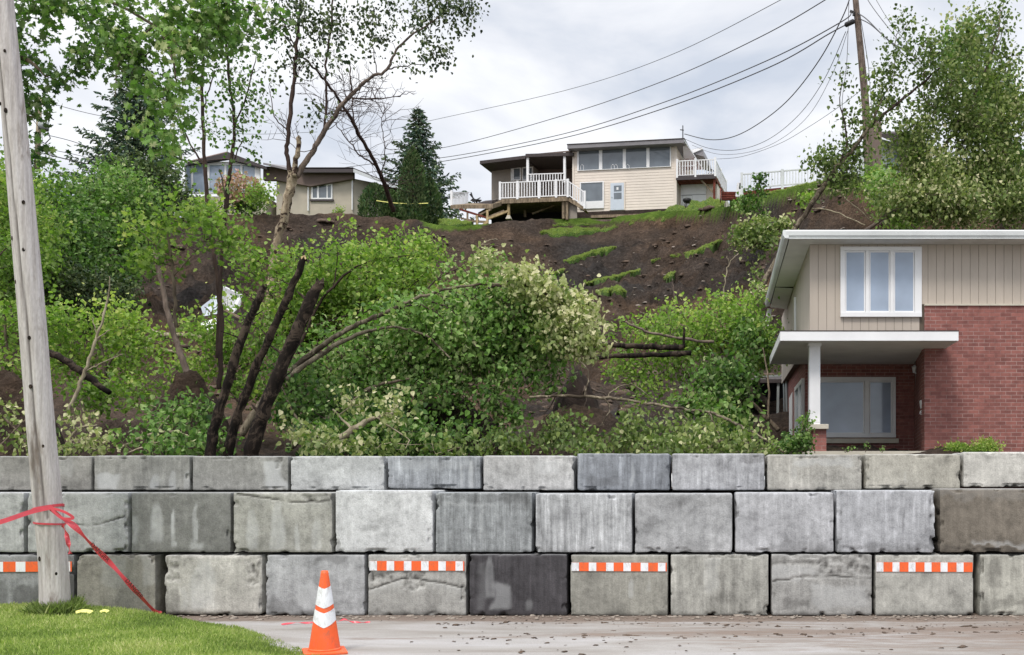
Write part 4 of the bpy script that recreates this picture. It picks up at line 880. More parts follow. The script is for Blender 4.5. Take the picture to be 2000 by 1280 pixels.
def annex():
    Y = 31.0; c = Vector((XA(1500, Y), Y, 2.9)); root = empty('lean_to_shed', c, 0, 'low dark open lean-to shed behind the brick house, half hidden by fallen branches', 'shed')
    mb = MB(); mb.hexa([(.9, 30.4, ZA(748, 30.4)), (2.3, 30.4, ZA(748, 30.4)), (2.3, 34, 4.95), (.9, 34, 4.95), (.9, 30.4, ZA(741, 30.4)), (2.3, 30.4, ZA(741, 30.4)), (2.3, 34, 5.1), (.9, 34, 5.1)]); mb.build('roof', M['shingle'], root, False, c)
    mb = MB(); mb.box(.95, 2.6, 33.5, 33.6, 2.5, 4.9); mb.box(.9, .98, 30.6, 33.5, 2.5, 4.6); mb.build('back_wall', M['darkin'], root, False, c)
    mb = MB(); mb.box(1.05, 1.9, 31.5, 31.6, 2.6, 3.25); mb.build('low_bench', M['fascia'], root, False, c)
    mb = MB(); mb.beam((.9, 30.45, ZA(737, 30.4)), (2.0, 30.45, ZA(733, 30.4)), .05); mb.beam((1.75, 30.5, 2.8), (1.78, 30.5, 4.6), .07); mb.build('post', M['greym'], root, False, c)
    c2 = Vector((XA(1545, 26.9), 26.9, 2.6)); mb = MB(); mb.hexa([(XA(1541, 27), 27, ZA(850, 27)), (XA(1547, 26.6), 26.6, ZA(850, 26.6)), (XA(1547, 26.6) + .03, 26.63, ZA(850, 26.6)), (XA(1541, 27) + .03, 27.03, ZA(850, 27)),
        (XA(1541, 27), 27, ZA(778, 27)), (XA(1547, 26.6), 26.6, ZA(766, 26.6)), (XA(1547, 26.6) + .03, 26.63, ZA(766, 26.6)), (XA(1541, 27) + .03, 27.03, ZA(778, 27))])
    o = mb.build('white_board', M['white'], None, False, c2); o.location = c2; tag(o, 'narrow white board standing against the side wall of the brick house', 'board')
annex()

# ============================================================ frames for the houses on the hill
class Fr:
    def __init__(s, px, py, Y, yaw):
        s.O = P(px, py, Y); s.a = yaw; s.x = Vector((math.cos(yaw), math.sin(yaw), 0)); s.y = Vector((-math.sin(yaw), math.cos(yaw), 0)); s.C = Vector((0, 0, EYE))
    def f(s, px, py, yl=0.0):       # pixel -> local (x, z) on the plane y = yl
        r = Vector(((px - CX) / F, 1, (HY - py) / F)); t = (yl - (s.C - s.O).dot(s.y)) / r.dot(s.y); p = s.C + r * t - s.O; return p.dot(s.x), p.z
    def s_(s, px, py, xl):          # pixel -> local (y, z) on the plane x = xl
        r = Vector(((px - CX) / F, 1, (HY - py) / F)); t = (xl - (s.C - s.O).dot(s.x)) / r.dot(s.x); p = s.C + r * t - s.O; return p.dot(s.y), p.z
    def rect(s, a, b, c, d, yl=0.0):  # px left, py top, px right, py bottom -> x0,x1,z0,z1
        x0, zt = s.f(a, b, yl); x1, zb = s.f(c, d, yl); return x0, x1, zb, zt
def laps(mb, x0, x1, y, z0, z1, step=.2, side=False):
    z = z0
    while z < z1 - .02:
        zt = min(z + step, z1)
        if not side: mb.hexa([(x0, y - .022, z), (x1, y - .022, z), (x1, y, z), (x0, y, z), (x0, y - .005, zt), (x1, y - .005, zt), (x1, y, zt), (x0, y, zt)])
        else: mb.hexa([(y, x0, z), (y + .035, x0, z), (y + .035, x1, z), (y, x1, z), (y, x0, zt), (y + .005, x0, zt), (y + .005, x1, zt), (y, x1, zt)])
        z = zt

def cream_house():
    fr = Fr(1321, 405, 78, math.radians(-8.5)); root = empty('cream_house', fr.O, fr.a, 'two-storey cream clapboard house perched at the edge of the landslide', 'house')
    x0 = fr.f(1119, 350)[0]; zt = fr.f(1321, 279)[1]; zl = fr.f(1119, 290)[1]
    ztop = (zt + zl) / 2 + .1; zb = -.1
    mb = MB(); mb.box(x0, 0, .0, 9, zb, ztop); mb.box(0, 2.9, 1.2, 9, zb, 2.15); w = mb.build('wall', M['cream'], root)
    mb = MB(); laps(mb, x0, 0, -.001, zb + .02, ztop, .21); laps(mb, 0, 2.9, 1.199, zb, 2.15, .21); laps(mb, .0, 9, .001, 2.2, ztop, .21, True)
    mb.build('clapboards', M['cream'], root)
    mb = MB(); mb.box(-.14, .03, -.06, .1, zb, ztop); mb.box(x0 - .03, x0 + .12, -.06, .1, zb, ztop); mb.build('corner_trim', M['cream'], root)
    mb = MB(); mb.box(x0, .0, -.05, 9, -1.6, zb - .003); mb.box(.003, 2.9, 1.2, 9, -1.2, zb - .003); mb.build('foundation', M['darksoil'], root)
    # main roof, low mono-pitch rising to the right
    ra = fr.f(1108, 281.7, -.8); rb = fr.f(1336, 270, -.8); th = .34
    yb = 5.0; mb = MB(); sl = .05
    c = [(ra[0], -.8, ra[1] - th), (rb[0], -.8, rb[1] - th), (rb[0], yb, rb[1] - th - .05), (ra[0], yb, ra[1] - th)]
    mb.hexa(c + [(x, y, z + th - .06) for x, y, z in c]); mb.build('roof_edge', M['fasciag'], root)
    mb = MB(); mb.hexa([(x - .03 if x < 0 else x + .04, y - (.04 if y < 0 else 0), z + th - .055) for x, y, z in c] + [(x - .03 if x < 0 else x + .04, y - (.04 if y < 0 else 0), z + th) for x, y, z in c]); mb.build('roof', M['shingle'], root)
    # right slope of the roof (visible from below as pale soffit) with white barge
    e = fr.f(1354, 304, 1.5); mb = MB(); mb.hexa([(rb[0] - .1, -.78, rb[1] - .16), (rb[0] + .0, -.78, rb[1] - .16), (rb[0] + .75, 3.2, rb[1] - 1.15), (-.0, 3.2, rb[1] - 1.15), (rb[0] - .1, -.78, rb[1] - .06), (rb[0], -.78, rb[1] - .06), (rb[0] + .75, 3.2, rb[1] - 1.05), (0, 3.2, rb[1] - 1.05)])
    mb.build('barge_board', M['white'], root)
    mb = MB(); g = [fr.f(1352, 300, 3), fr.f(1352, 292, 3), fr.f(1371, 288, 3), fr.f(1375, 306, 3)]; mb.prism([(x, 3, z) for x, z in g], (0, 4, 0)); mb.build('rear_gable', M['fasciag'], root)
    mb = MB(); g = [fr.f(1350, 292.5, 2.9), fr.f(1372, 288.5, 2.9), fr.f(1372, 291.5, 2.9), fr.f(1354, 299, 2.9), fr.f(1351, 299, 2.9)]; mb.prism([(x, 2.9, z) for x, z in g], (0, .09, 0)); mb.build('rear_gable_trim', M['white'], root)
    # mast
    mx_, mz = fr.f(1335, 268, -.3); mb = MB(); mb.tube([(mx_ - .05, -.3, mz - .2), (mx_ - .05, -.3, mz + .85)], [.045, .04], 6); mb.beam((mx_ - .25, -.3, mz + .55), (mx_ + .02, -.3, mz + .5), .06); mb.build('service_mast', M['black'], root)
    # upper windows: one band of four
    a = fr.rect(1129, 292, 1171, 335); ps = []
    for l, r in ((1131, 1170.5), (1177, 1217), (1223, 1263), (1269, 1309)): ps.append((fr.f(l, 310)[0], fr.f(r, 310)[0]))
    W0, W1 = fr.f(1128, 310)[0], fr.f(1311, 310)[0]; z0 = fr.f(1170, 332.0)[1]; z1 = fr.f(1170, 288.5)[1]
    wd = window(root, W0, W1, z0 - .04, z1 + .08, -.04, ps, M['vinyl'], M['glassdk'], .07, .03, False, zp=(z0, z1))
    mb = MB()
    for px in (1137, 1197, 1203, 1226):
        x, z = fr.f(px, 332.5, -.05); mb.tube([(x - .12, -.075, z), (x - .12, -.075, z + .3), (x, -.075, z + .42), (x + .12, -.075, z + .3), (x + .12, -.075, z)], [.02] * 5, 4)
    mb.build('chair_backs', M['white'], wd)
    a = fr.rect(1133, 357, 1180, 407.5); zm = fr.f(1157, 394)[1]
    lw = window(root, a[0], a[1], a[2], a[3], -.04, [(a[0] + .1, a[1] - .1)], M['vinyl'], M['glassdk'], .07, .03, False, zp=(zm, a[3] - .08))
    mb = MB(); mb.box(a[0] + .1, a[1] - .1, -.11, -.04, zm - .07, zm - .002); mb.build('transom', M['vinyl'], lw)
    mb = MB(); mb.box(a[0] + .1, a[1] - .1, -.1, -.06, a[2] + .06, zm - .07); mb.build('lower_pane', M['glassdk'], lw)
    # door
    a = fr.rect(1193, 359, 1219, 410.5); mb = MB(); mb.box(a[0], a[1], -.10, -.04, a[2], a[3]); d = mb.build('door', M['door'], root)
    mb = MB(); mb.box(a[0] - .09, a[0], -.08, -.04, a[2], a[3] + .1); mb.box(a[1], a[1] + .09, -.08, -.04, a[2], a[3] + .1); mb.box(a[0], a[1], -.081, -.04, a[3], a[3] + .1); mb.build('door_frame', M['cream'], d)
    for (p0, q0, p1, q1) in ((1199, 363, 1214, 374), (1199, 377, 1214, 389)):
        b = fr.rect(p0, q0, p1, q1, -.1); mb = MB(); mb.box(b[0], b[1], -.108, -.1, b[2], b[3]); mb.build('door_pane', M['glassdk'], d)
    b = fr.rect(1204, 366, 1208, 371, -.11); mb = MB(); mb.box(b[0], b[1], -.116, -.109, b[2], b[3]); mb.build('notice', M['white'], d)
    mb = MB(); mb.tube([(a[0] + .12, -.15, a[2] + .95), (a[0] + .12, -.10, a[2] + .95)], [.035, .03], 8); mb.build('door_handle', M['greym'], d)
    # garage panel under the balcony
    a = fr.rect(1330, 361, 1379, 402, 1.17); mb = MB(); mb.box(a[0], a[1], 1.08, 1.17, a[2], a[3])
    gd = mb.build('garage_door', M['white'], root); mb = MB()
    zc_ = (a[2] + a[3]) / 2; mb.box(a[0], a[1], 1.07, 1.08, zc_ - .02, zc_ + .02); mb.build('panel_seam', M['fasciag'], gd)
    # balcony right
    dz = fr.f(1322, 352, -.2)[1]; bx1 = fr.f(1397, 345, -.2)[0]; mb = MB(); mb.box(.02, bx1, -.2, 5.5, dz, dz + .22); mb.build('balcony_deck', M['woodred'], root)
    mb = MB(); mb.box(.02, bx1 + .02, -.26, -.205, dz - .02, dz + .30); mb.build('balcony_beam', M['fascia'], root)
    rl = MB(); hz = dz + .3; railing_run(rl, (.1, -.2, hz - .06), (bx1, -.2, hz - .06), 1.15, .2, .03, .08); railing_run(rl, (bx1, -.2, hz - .06), (bx1, 5.5, hz - .06), 1.15, .2, .03, .08)
    rr = rl.build('balcony_railing', M['vinyl'], root)
    for x, y in ((.1, -.2), (bx1 * .5, -.2), (bx1, -.2), (bx1, 2.6), (bx1, 5.5)): mb = MB(); mb.box(x - .07, x + .07, y - .07, y + .07, hz - .15, hz + 1.25); mb.build('railing_post', M['vinyl'], rr)
    for x, y in ((bx1 - .1, 0.0), (bx1 - .1, 2.6), (bx1 - .1, 5.3)): mb = MB(); mb.box(x - .08, x + .08, y - .08, y + .08, -1.2, dz); mb.build('balcony_post', M['woodred'], root)
    mb = MB(); mb.beam((bx1 - .1, .1, .9), (bx1 - 1.1, .1, dz), .12); mb.build('brace', M['wood'], root)
    # ---------------- left wing
    yw = 1.6; lx0 = fr.f(960, 350, yw)[0]; lz1 = fr.f(1040, 315, yw)[1]
    lzb = fr.f(1000, 390, yw)[1]; pxr = fr.f(1042, 350, yw)[0]
    mb = MB(); mb.box(lx0, pxr, yw, yw + 7, lzb - .4, lz1); mb.build('wing_wall', M['greige'], root)
    mb = MB(); mb.box(pxr, x0 - .002, yw + 1.4, yw + 7, lzb - .4, lz1 + .15); mb.build('porch_back_wall', M['brownwall'], root)
    a = fr.rect(998, 328, 1018, 353, yw); window(root, a[0], a[1], a[2], a[3], yw - .002, [(a[0] + .25, a[1] - .09)], M['vinyl'], M['glassdk'], .06, .03, False, ft=.09)
    a = fr.rect(1020, 327, 1041, 353, yw); window(root, a[0], a[1], a[2], a[3], yw - .002, [(a[0] + .08, a[1] - .08)], M['vinyl'], M['glassdk'], .06, .03, False, ft=.09)
    A = fr.f(937, 318.5, -.4); B = fr.f(1119, 302, -.4); m_ = fr.f(1026, 308, -.4); mb = MB()
    for (p, q, up) in ((A, m_, 0), ((m_[0] + .01, m_[1] + .12), B, 0)):
        mb.hexa([(p[0], -.4, p[1] - .08), (q[0], -.4, q[1] - .08), (q[0], 5, q[1] - .0), (p[0], 5, p[1] - .0), (p[0], -.4, p[1] + .16), (q[0], -.4, q[1] + .16), (q[0], 5, q[1] + .4), (p[0], 5, p[1] + .4)])
    mb.build('wing_roof', M['shingle'], root)
    mb = MB(); mb.hexa([(m_[0] + .2, -.2, lz1 - .15), (x0 - .03, -.2, lz1 + .0), (x0 - .03, 3, lz1 + .0), (m_[0] + .2, 3, lz1 - .15), (m_[0] + .2, -.2, lz1 - .05), (x0 - .03, -.2, lz1 + .1), (x0 - .03, 3, lz1 + .1), (m_[0] + .2, 3, lz1 - .05)]); mb.build('porch_ceiling', M['brownwall'], root)
    for px in (1031, 1103): x = fr.f(px, 330, -.2)[0]; mb = MB(); mb.box(x - .09, x + .09, -.28, -.12, fr.f(px, 357, -.2)[1], lz1 - .05); mb.build('porch_post', M['vinyl'], root)
    # rear porch railing and front deck
    ra_ = fr.f(1032, 357, -.3); rb_ = fr.f(1101, 355, -.3); rl = MB(); railing_run(rl, (ra_[0], -.3, ra_[1]), (rb_[0], -.3, rb_[1]), .62, .2, .03, .08); rl.build('porch_railing', M['vinyl'], root)
    yd = -2.2; dz = fr.f(1050, 387, yd)[1]; d0 = fr.f(977, 385, yd)[0]; d1 = fr.f(1109, 387, yd)[0]; mb = MB(); mb.box(d0 - .1, d1, yd, yw - .002, dz - .12, dz - .002); mb.hexa([(lx0, yw - 2.8, dz - .75), (d0 - .1, yd, dz - .30), (d0 - .1, yw, dz - .12), (lx0, yw, dz - .5), (lx0, yw - 2.8, dz - .62), (d0 - .1, yd, dz - .13), (d0 - .1, yw, dz - .003), (lx0, yw, dz - .35)]); mb.build('deck', M['wood'], root)
    mb = MB(); mb.box(d0 - .1, d1, yd - .06, yd - .003, dz - .32, dz - .004); mb.build('deck_beam', M['wood'], root)
    rl = MB(); railing_run(rl, (d0, yd, dz), (d1, yd, dz), 1.22, .2, .03, .09, .1); s1 = fr.f(1142, 408, yd); railing_run(rl, (d1, yd, dz), (s1[0], yd, s1[1] + .05), 1.15, .2, .03, .09, .15); rr = rl.build('deck_railing', M['vinyl'], root)
    for t in (0, .26, .58, .83, 1.0): x = d0 + (d1 - d0) * t; mb = MB(); mb.box(x - .08, x + .08, yd - .08, yd + .08, dz - .05, dz + 1.3); mb.build('railing_post', M['vinyl'], rr)
    mb = MB(); mb.box(s1[0] - .08, s1[0] + .08, yd - .08, yd + .08, s1[1], s1[1] + 1.3); mb.build('railing_post', M['vinyl'], rr)
    mb = MB()
    for i in range(7): t0 = i / 7; xx = d1 + (s1[0] - d1) * t0; zz = dz + (s1[1] - dz) * (t0 + 1 / 7); mb.box(xx, xx + (s1[0] - d1) / 7 - .002, yd + .1, yd + 1.2, zz - .05, zz)
    mb.hexa([(d1, yd + .02, dz - .3), (s1[0], yd + .02, s1[1] - .15), (s1[0], yd + .09, s1[1] - .15), (d1, yd + .09, dz - .3), (d1, yd + .02, dz), (s1[0], yd + .02, s1[1] + .1), (s1[0], yd + .09, s1[1] + .1), (d1, yd + .09, dz)]); mb.build('stairs', M['wood'], root)
    a = fr.rect(1109, 392, 1127, 421, yd + .4); mb = MB(); mb.box(a[0], a[1], yd + .4, yd + .45, a[2] - .3, a[3]); mb.build('stair_panel', M['greige'], root)
    for px, b, m2 in ((993, 420, 'woodnew'), (1107, 421, 'wood'), (1100, 419, 'wood'), (1025, 416, 'wood')):
        yy = yd + .1 if px != 1025 else yd + 2; x, z = fr.f(px, b, yy); mb = MB(); mb.box(x - .09, x + .09, yy, yy + .18, z - .3, dz - .3); ps_ = mb.build('deck_post', M[m2], root)
        if px == 993: mb = MB(); mb.hexa([(x - .2, yy - .1, z - .3), (x + .2, yy - .1, z - .3), (x + .2, yy + .3, z - .3), (x - .2, yy + .3, z - .3), (x - .1, yy, z - .02), (x + .1, yy, z - .02), (x + .1, yy + .17, z - .02), (x - .1, yy + .17, z - .02)]); mb.build('footing', M['cap'], ps_)
    mb = MB(); q0 = fr.f(1040, 418, -.5); q1 = fr.f(1075, 398, -.5); mb.beam((q0[0], -.5, q0[1]), (q1[0] + .8, -.5, q1[1]), .12); mb.build('deck_brace', M['wood'], root)
    mb = MB(); mb.box(lx0 + .1, x0 - .05, yw - .3, yw - .1, dz - 2.6, dz - .15); mb.build('crawlspace_shade_sheet', M['darkin'], root)  # near-black sheet added to stand for the shade under the deck
    # retaining boards under the house
    for px0, py0, px1, py1, mm in ((1155, 424, 1262, 421, 'wood'), (1150, 433, 1245, 431, 'bark_brown'), (1165, 443, 1200, 440, 'wood')):
        A_ = fr.f(px0, py0, -1.8); B_ = fr.f(px1, py1, -1.8); mb = MB(); mb.beam((A_[0], -1.8, A_[1]), (B_[0], -1.8, B_[1]), .25, .2); mb.build('retaining_board', M[mm], root)
    # balcony furniture are things of their own
    return fr
CH = cream_house()
def place(fr, lx, ly, lz): return fr.O + fr.x * lx + fr.y * ly + Vector((0, 0, lz))
def balcony_things():
    fr = CH; dz = fr.f(1322, 352, -.2)[1] + .24; 
    x, _ = fr.f(1390, 330, 1.2); root = empty('garden_chair', place(fr, x, 1.2, dz), fr.a + .4, 'dark round-backed chair on the balcony of the cream house', 'chair')
    mb = MB(); mb.box(-.3, .3, -.3, .3, .42, .5); mb.build('seat', M['black'], root)
    mb = MB(); mb.tube([(-.3, .3, .45), (-.3, .3, .8), (0, .3, .98), (.3, .3, .8), (.3, .3, .45)], [.04] * 5, 6); mb.tube([(-.1, .3, .45), (-.1, .3, .94)], .03, 5); mb.tube([(.1, .3, .45), (.1, .3, .94)], .03, 5); mb.build('backrest', M['black'], root)
    for sx in (-.26, .26):
        for sy in (-.26, .26): mb = MB(); mb.tube([(sx, sy, 0), (sx, sy, .43)], .03, 5); mb.build('leg', M['black'], root)
    x, _ = fr.f(1346, 330, .9); root = empty('balcony_table', place(fr, x, .9, dz), fr.a, 'white slatted table on the balcony of the cream house beside its wall', 'table')
    mb = MB(); mb.box(-.55, .55, -.4, .4, .95, 1.02); mb.build('tabletop', M['white'], root)
    for sx in (-.5, .5): mb = MB(); mb.beam((sx * 1.1, 0, 0), (sx * .7, 0, .95), .08); mb.build('leg', M['white'], root)
    x, z = fr.f(1342, 406, .2); root = empty('barbecue_grill', place(fr, x, .2, z), fr.a, 'small dark barbecue in front of the white garage door of the cream house', 'barbecue')
    mb = MB(); mb.tube([(0, 0, .35), (0, 0, .5), (0, 0, .65), (0, 0, .72)], [.2, .33, .3, .1], 12); mb.build('kettle', M['black'], root, True)
    for a in (0, 2.1, 4.2): mb = MB(); mb.tube([(math.cos(a) * .35, math.sin(a) * .35, 0), (math.cos(a) * .15, math.sin(a) * .15, .42)], .03, 5); mb.build('leg', M['black'], root)
    mb = MB(); mb.tube([(-.4, .2, .3), (-.4, .2, .95), (.35, .2, .95), (.35, .2, .3)], .025, 5); mb.build('cart_frame', M['greym'], root)
balcony_things()

def collapsed_deck():
    Y = 75.5; c = P(925, 402, Y); O = c; root = empty('collapsed_deck', c, 0, 'wooden deck left hanging over the landslide, on broken struts left of the cream house', 'deck')
    L_ = lambda px, py, d=0.0: P(px, py, Y + d) - O
    mb = MB(); mb.hexa([L_(880, 408), L_(962, 408, -.3), L_(985, 400, 3), L_(905, 404, 3.5), L_(880, 401), L_(962, 399, -.3), L_(985, 393, 3), L_(905, 398, 3.5)]); mb.build('platform', M['wood'], root)
    mb = MB(); mb.hexa([L_(905, 401, 2), L_(960, 400, 0), L_(975, 396, 3), L_(930, 397, 4), L_(940, 397, 2), L_(962, 391.5, 0), L_(972, 390, 3), L_(948, 392, 4)]); mb.build('torn_boards', M['fascia'], root)
    mb = MB(); railing_run(mb, L_(884, 402, .5), L_(916, 401, 3), .95, .22, .03, .07); mb.build('railing', M['vinyl'], root)
    mb = MB(); mb.beam(L_(882, 403, .3), L_(882, 373, .3), .16); mb.build('railing_post', M['vinyl'], root)
    for a, b, w, m_ in (((898, 409), (955, 427), .13, 'woodred'), ((932, 421), (932, 449), .16, 'woodnew'), ((952, 411), (952, 437), .16, 'woodnew'), ((928, 456), (951, 434), .18, 'woodnew'), ((913, 414), (913, 440), .12, 'wood'), ((932, 422), (960, 409), .12, 'wood'),
                        ((935, 420), (952, 427), .12, 'wood'), ((915, 432), (953, 434), .14, 'wood'), ((952, 428), (992, 413), .15, 'woodnew'), ((900, 427), (925, 431), .10, 'wood'), ((955, 424), (985, 412), .12, 'wood')):
        mb = MB(); mb.beam(L_(*a, -.2), L_(*b, -.2), w); mb.build('strut', M[m_], root)
    mb = MB(); mb.box(L_(927, 456).x - .2, L_(927, 456).x + .2, -.5, 0, L_(927, 460).z, L_(927, 453).z); mb.build('footing', M['cap'], root)
    q = P(933, 399, Y + 2); r2 = empty('deck_chair', q, .5, 'dark chair tipped over on the collapsed deck', 'chair'); mb = MB(); mb.beam((-.4, 0, .1), (.2, 0, .5), .07); mb.beam((-.2, 0, 0), (-.5, 0, .8), .07); mb.beam((-.5, .3, .75), (.1, .3, .1), .08); mb.build('chair_frame', M['black'], r2)
    mb = MB(); mb.hexa([(-.4, 0, .3), (.3, 0, .3), (.3, .5, .3), (-.4, .5, .3), (-.4, 0, .36), (.3, 0, .36), (.3, .5, .36), (-.4, .5, .36)]); mb.build('seat', M['black'], r2)
collapsed_deck()

def deck_fence():
    Y = 67.0; a = P(1449, 371, Y); b = P(1607, 357.5, Y); hgt = 30 * Y / F; root = empty('white_railing', a, 0, 'long white baluster railing on the grass crest right of the cream house', 'railing'); O = a
    mb = MB(); railing_run(mb, Vector((0, 0, 0)), b - a, hgt, .19, .03, .09, .08); mb.build('balusters', M['gutter'], root)
    for t in (0, .5, 1): p = (b - a) * t; mb = MB(); mb.box(p.x - .08, p.x + .08, -.08, .08, p.z - .4, p.z + hgt + .1); mb.build('railing_post', M['gutter'], root)
    mb = MB(); mb.beam(Vector((.1, .1, -.25)), b - a + Vector((0, .1, -.2)), .25, .3); mb.beam(Vector((.1, .3, -.6)), (b - a) * .6 + Vector((0, .3, -.5)), .2, .35); mb.build('rim_board', M['woodred'], root)
    p0 = P(1425, 390, 69); r2 = empty('garden_stairs', p0, 0, 'dark red wooden steps between the cream house and the white railing', 'stairs')
    mb = MB()
    for i in range(5): zz = i * .19; mb.box(-.55, .65, i * .28, i * .28 + .3, zz, zz + .07)
    mb.build('steps', M['woodred'], r2)
    for s in (-.6, .7): mb = MB(); mb.beam((s, -.1, -.1), (s, 1.3, .95), .07, .3); mb.build('stringer', M['woodred'], r2)
    mb = MB(); q = P(1441, 385, 68) - p0; q2 = P(1446, 350, 68) - p0; mb.beam(q, q + Vector((.12, 0, .9)), .32, .1); mb.beam(q + Vector((.15, 0, .5)), q2 + Vector((.05, 0, -.1)), .16, .1); mb.build('handrail_post', M['white'], r2)
deck_fence()

def bungalow():
    Y = 79.0; O = P(560, 418, Y); root = empty('bungalow', O, 0, 'low beige stucco bungalow with dark flat roofs above the slide, left of the spruce', 'house')
    L_ = lambda px, py, d=0.0: P(px, py, Y + d) - O
    def slab(pts, d, m_, n_, f0=0.0): mb = MB(); mb.prism([L_(a, b, f0) for a, b in pts], (0, d, 0)); return mb.build(n_, m_, root)
    slab([(540, 440), (690, 440), (690, 349), (612, 362), (540, 350)], 6, M['stucco'], 'wall')
    mb = MB(); mb.prism([L_(690.2, 440), L_(690.2, 349), L_(725, 356, 1.5), L_(790, 372, 3), L_(790, 440, 3)], (0, 3, 0)); mb.build('side_wall', M['stucco'], root)
    slab([(514, 325), (690, 331), (690, 349), (606, 364), (540, 352), (514, 352)], .35, M['brownwall'], 'dark_gable_band', -.38); slab([(584, 328), (690, 328), (690, 337), (584, 337)], .25, M['fascia'], 'front_fascia', -.9)
    mb = MB(); mb.hexa([L_(584, 330, -.9), L_(690, 330, -.9), L_(690, 331, 6), L_(560, 331, 6), L_(584, 327, -.9), L_(690, 327, -.9), L_(690, 328, 6), L_(560, 328, 6)]); mb.build('flat_roof', M['shingle'], root)
    mb = MB(); mb.hexa([L_(690.3, 334, -.9), L_(784, 370, 1), L_(784, 370, 6), L_(690.3, 334, 6), L_(690.3, 328, -.9), L_(784, 366, 1), L_(784, 366, 6), L_(690.3, 328, 6)]); mb.build('side_roof', M['fascia'], root)
    mb = MB(); mb.prism([L_(690.4, 330, -.96), L_(784, 368, .94), L_(784, 371.5, .94), L_(690.4, 337, -.96)], (0, -.04, 0)); mb.build('side_gutter', M['gutter'], root)
    mb = MB(); mb.hexa([L_(514, 322, -1.2), L_(560, 332, -1.2), L_(590, 332, 3), L_(514, 322, 3), L_(514, 318, -1.2), L_(560, 328, -1.2), L_(590, 328, 3), L_(514, 318, 3)]); mb.build('middle_roof', M['fasciag'], root)
    for px, a, b in ((602, 366, 412), (688, 350, 410)):
        mb = MB(); mb.tube([L_(px, b, -.1), L_(px, a, -.1)], .06, 6); mb.build('downspout', M['white'], root)
    x0 = L_(609, 0).x; x1 = L_(650, 0).x; z0 = L_(0, 390).z; z1 = L_(0, 360).z; w = x1 - x0
    wd = window(root, x0, x1, z0, z1, -.02, [(x0 + .1, x0 + w * .27), (x0 + w * .36, x0 + w * .72), (x0 + w * .78, x1 - .1)], M['vinyl'], M['glassdk'], .08, .03, False, ft=.1)
    mb = MB(); mb.box(x0 - .1, x1 + .1, -.12, -.021, z0 - .15, z0 - .01); mb.build('window_sill', M['fascia'], wd)
    # sunroom with white frames and brown hip roof
    slab([(370, 440), (520, 440), (520, 384), (370, 384)], 4, M['stucco'], 'sunroom_wall', -.6)
    X0, X1 = L_(371, 0).x, L_(516, 0).x; zb, zt_ = L_(0, 384).z, L_(0, 322).z; cols = [(372.5, 383), (386, 412), (418, 447), (451, 478), (482, 506)]
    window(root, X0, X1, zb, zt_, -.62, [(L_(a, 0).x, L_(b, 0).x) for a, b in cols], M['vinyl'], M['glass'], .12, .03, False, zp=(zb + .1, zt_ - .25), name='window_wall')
    mb = MB(); mb.prism([L_(366, 322, -1.1), L_(443, 311, -1.1), L_(521, 331, -1.1), L_(521, 326, -1.1), L_(445, 297, -1.1), L_(366, 317, -1.1)], (0, .3, 0)); mb.build('sunroom_eave', M['fascia'], root)
    mb = MB(); top = L_(443, 296, 2.5)
    for q in (((366, 317, -1.1), (443, 310, -1.2)), ((443, 310, -1.2), (521, 329, -1.1)), ((521, 329, -1.1), (521, 327, 5)), ((366, 317, -1.1), (366, 315, 5))): mb.poly([L_(*q[0]), L_(*q[1]), top])
    mb.build('sunroom_roof', M['shingle_br'], root)
bungalow()
def far_house():
    Y = 66; O = P(1760, 330, Y); root = empty('far_house', O, 0, 'brown brick gabled house end showing between leaves behind the leaning tree', 'house'); L_ = lambda px, py, d=0.0: P(px, py, Y + d) - O
    mb = MB(); mb.prism([L_(1762, 345), L_(1800, 345), L_(1800, 262), L_(1762, 282)], (0, 6, 0)); mb.build('wall', M['bark_brown'], root)
    mb = MB(); mb.prism([L_(1690, 345, 1), L_(1762, 345, 1), L_(1762, 282, 1), L_(1722, 272, 1), L_(1690, 285, 1)], (0, 6, 0)); mb.build('front_wall', M['gutter'], root)
    mb = MB(); mb.hexa([L_(1762, 283, -.5), L_(1800, 262, -.5), L_(1800, 262, 6), L_(1762, 283, 6), L_(1757, 281, -.5), L_(1798, 257, -.5), L_(1798, 257, 6), L_(1757, 281, 6)]); mb.hexa([L_(1715, 262, -.5), L_(1796, 258, -.5), L_(1790, 257, 6), L_(1715, 257, 6), L_(1712, 264, -.5), L_(1757, 283, -.5), L_(1757, 280, 6), L_(1712, 262, 6)]); mb.build('roof', M['shingle'], root)
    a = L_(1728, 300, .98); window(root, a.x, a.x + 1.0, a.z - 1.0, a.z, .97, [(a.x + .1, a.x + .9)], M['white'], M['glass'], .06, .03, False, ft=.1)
    Y = 64; O2 = P(1712, 330, Y); mb = MB(); r2 = empty('chimney_stack', O2, 0, 'dark brick chimney stack standing right behind the leaning utility pole', 'chimney')
    L2 = lambda px, py, d=0.0: P(px, py, Y + d) - O2
    mb.prism([L2(1698, 345), L2(1722, 345), L2(1722, 238), L2(1698, 238)], (0, .8, 0)); mb.build('stack', M['brownwall'], r2); mb = MB(); mb.tube([L2(1711, 239, .4), L2(1711, 230, .4)], .14, 8); mb.build('flue', M['black'], r2, True)
far_house()

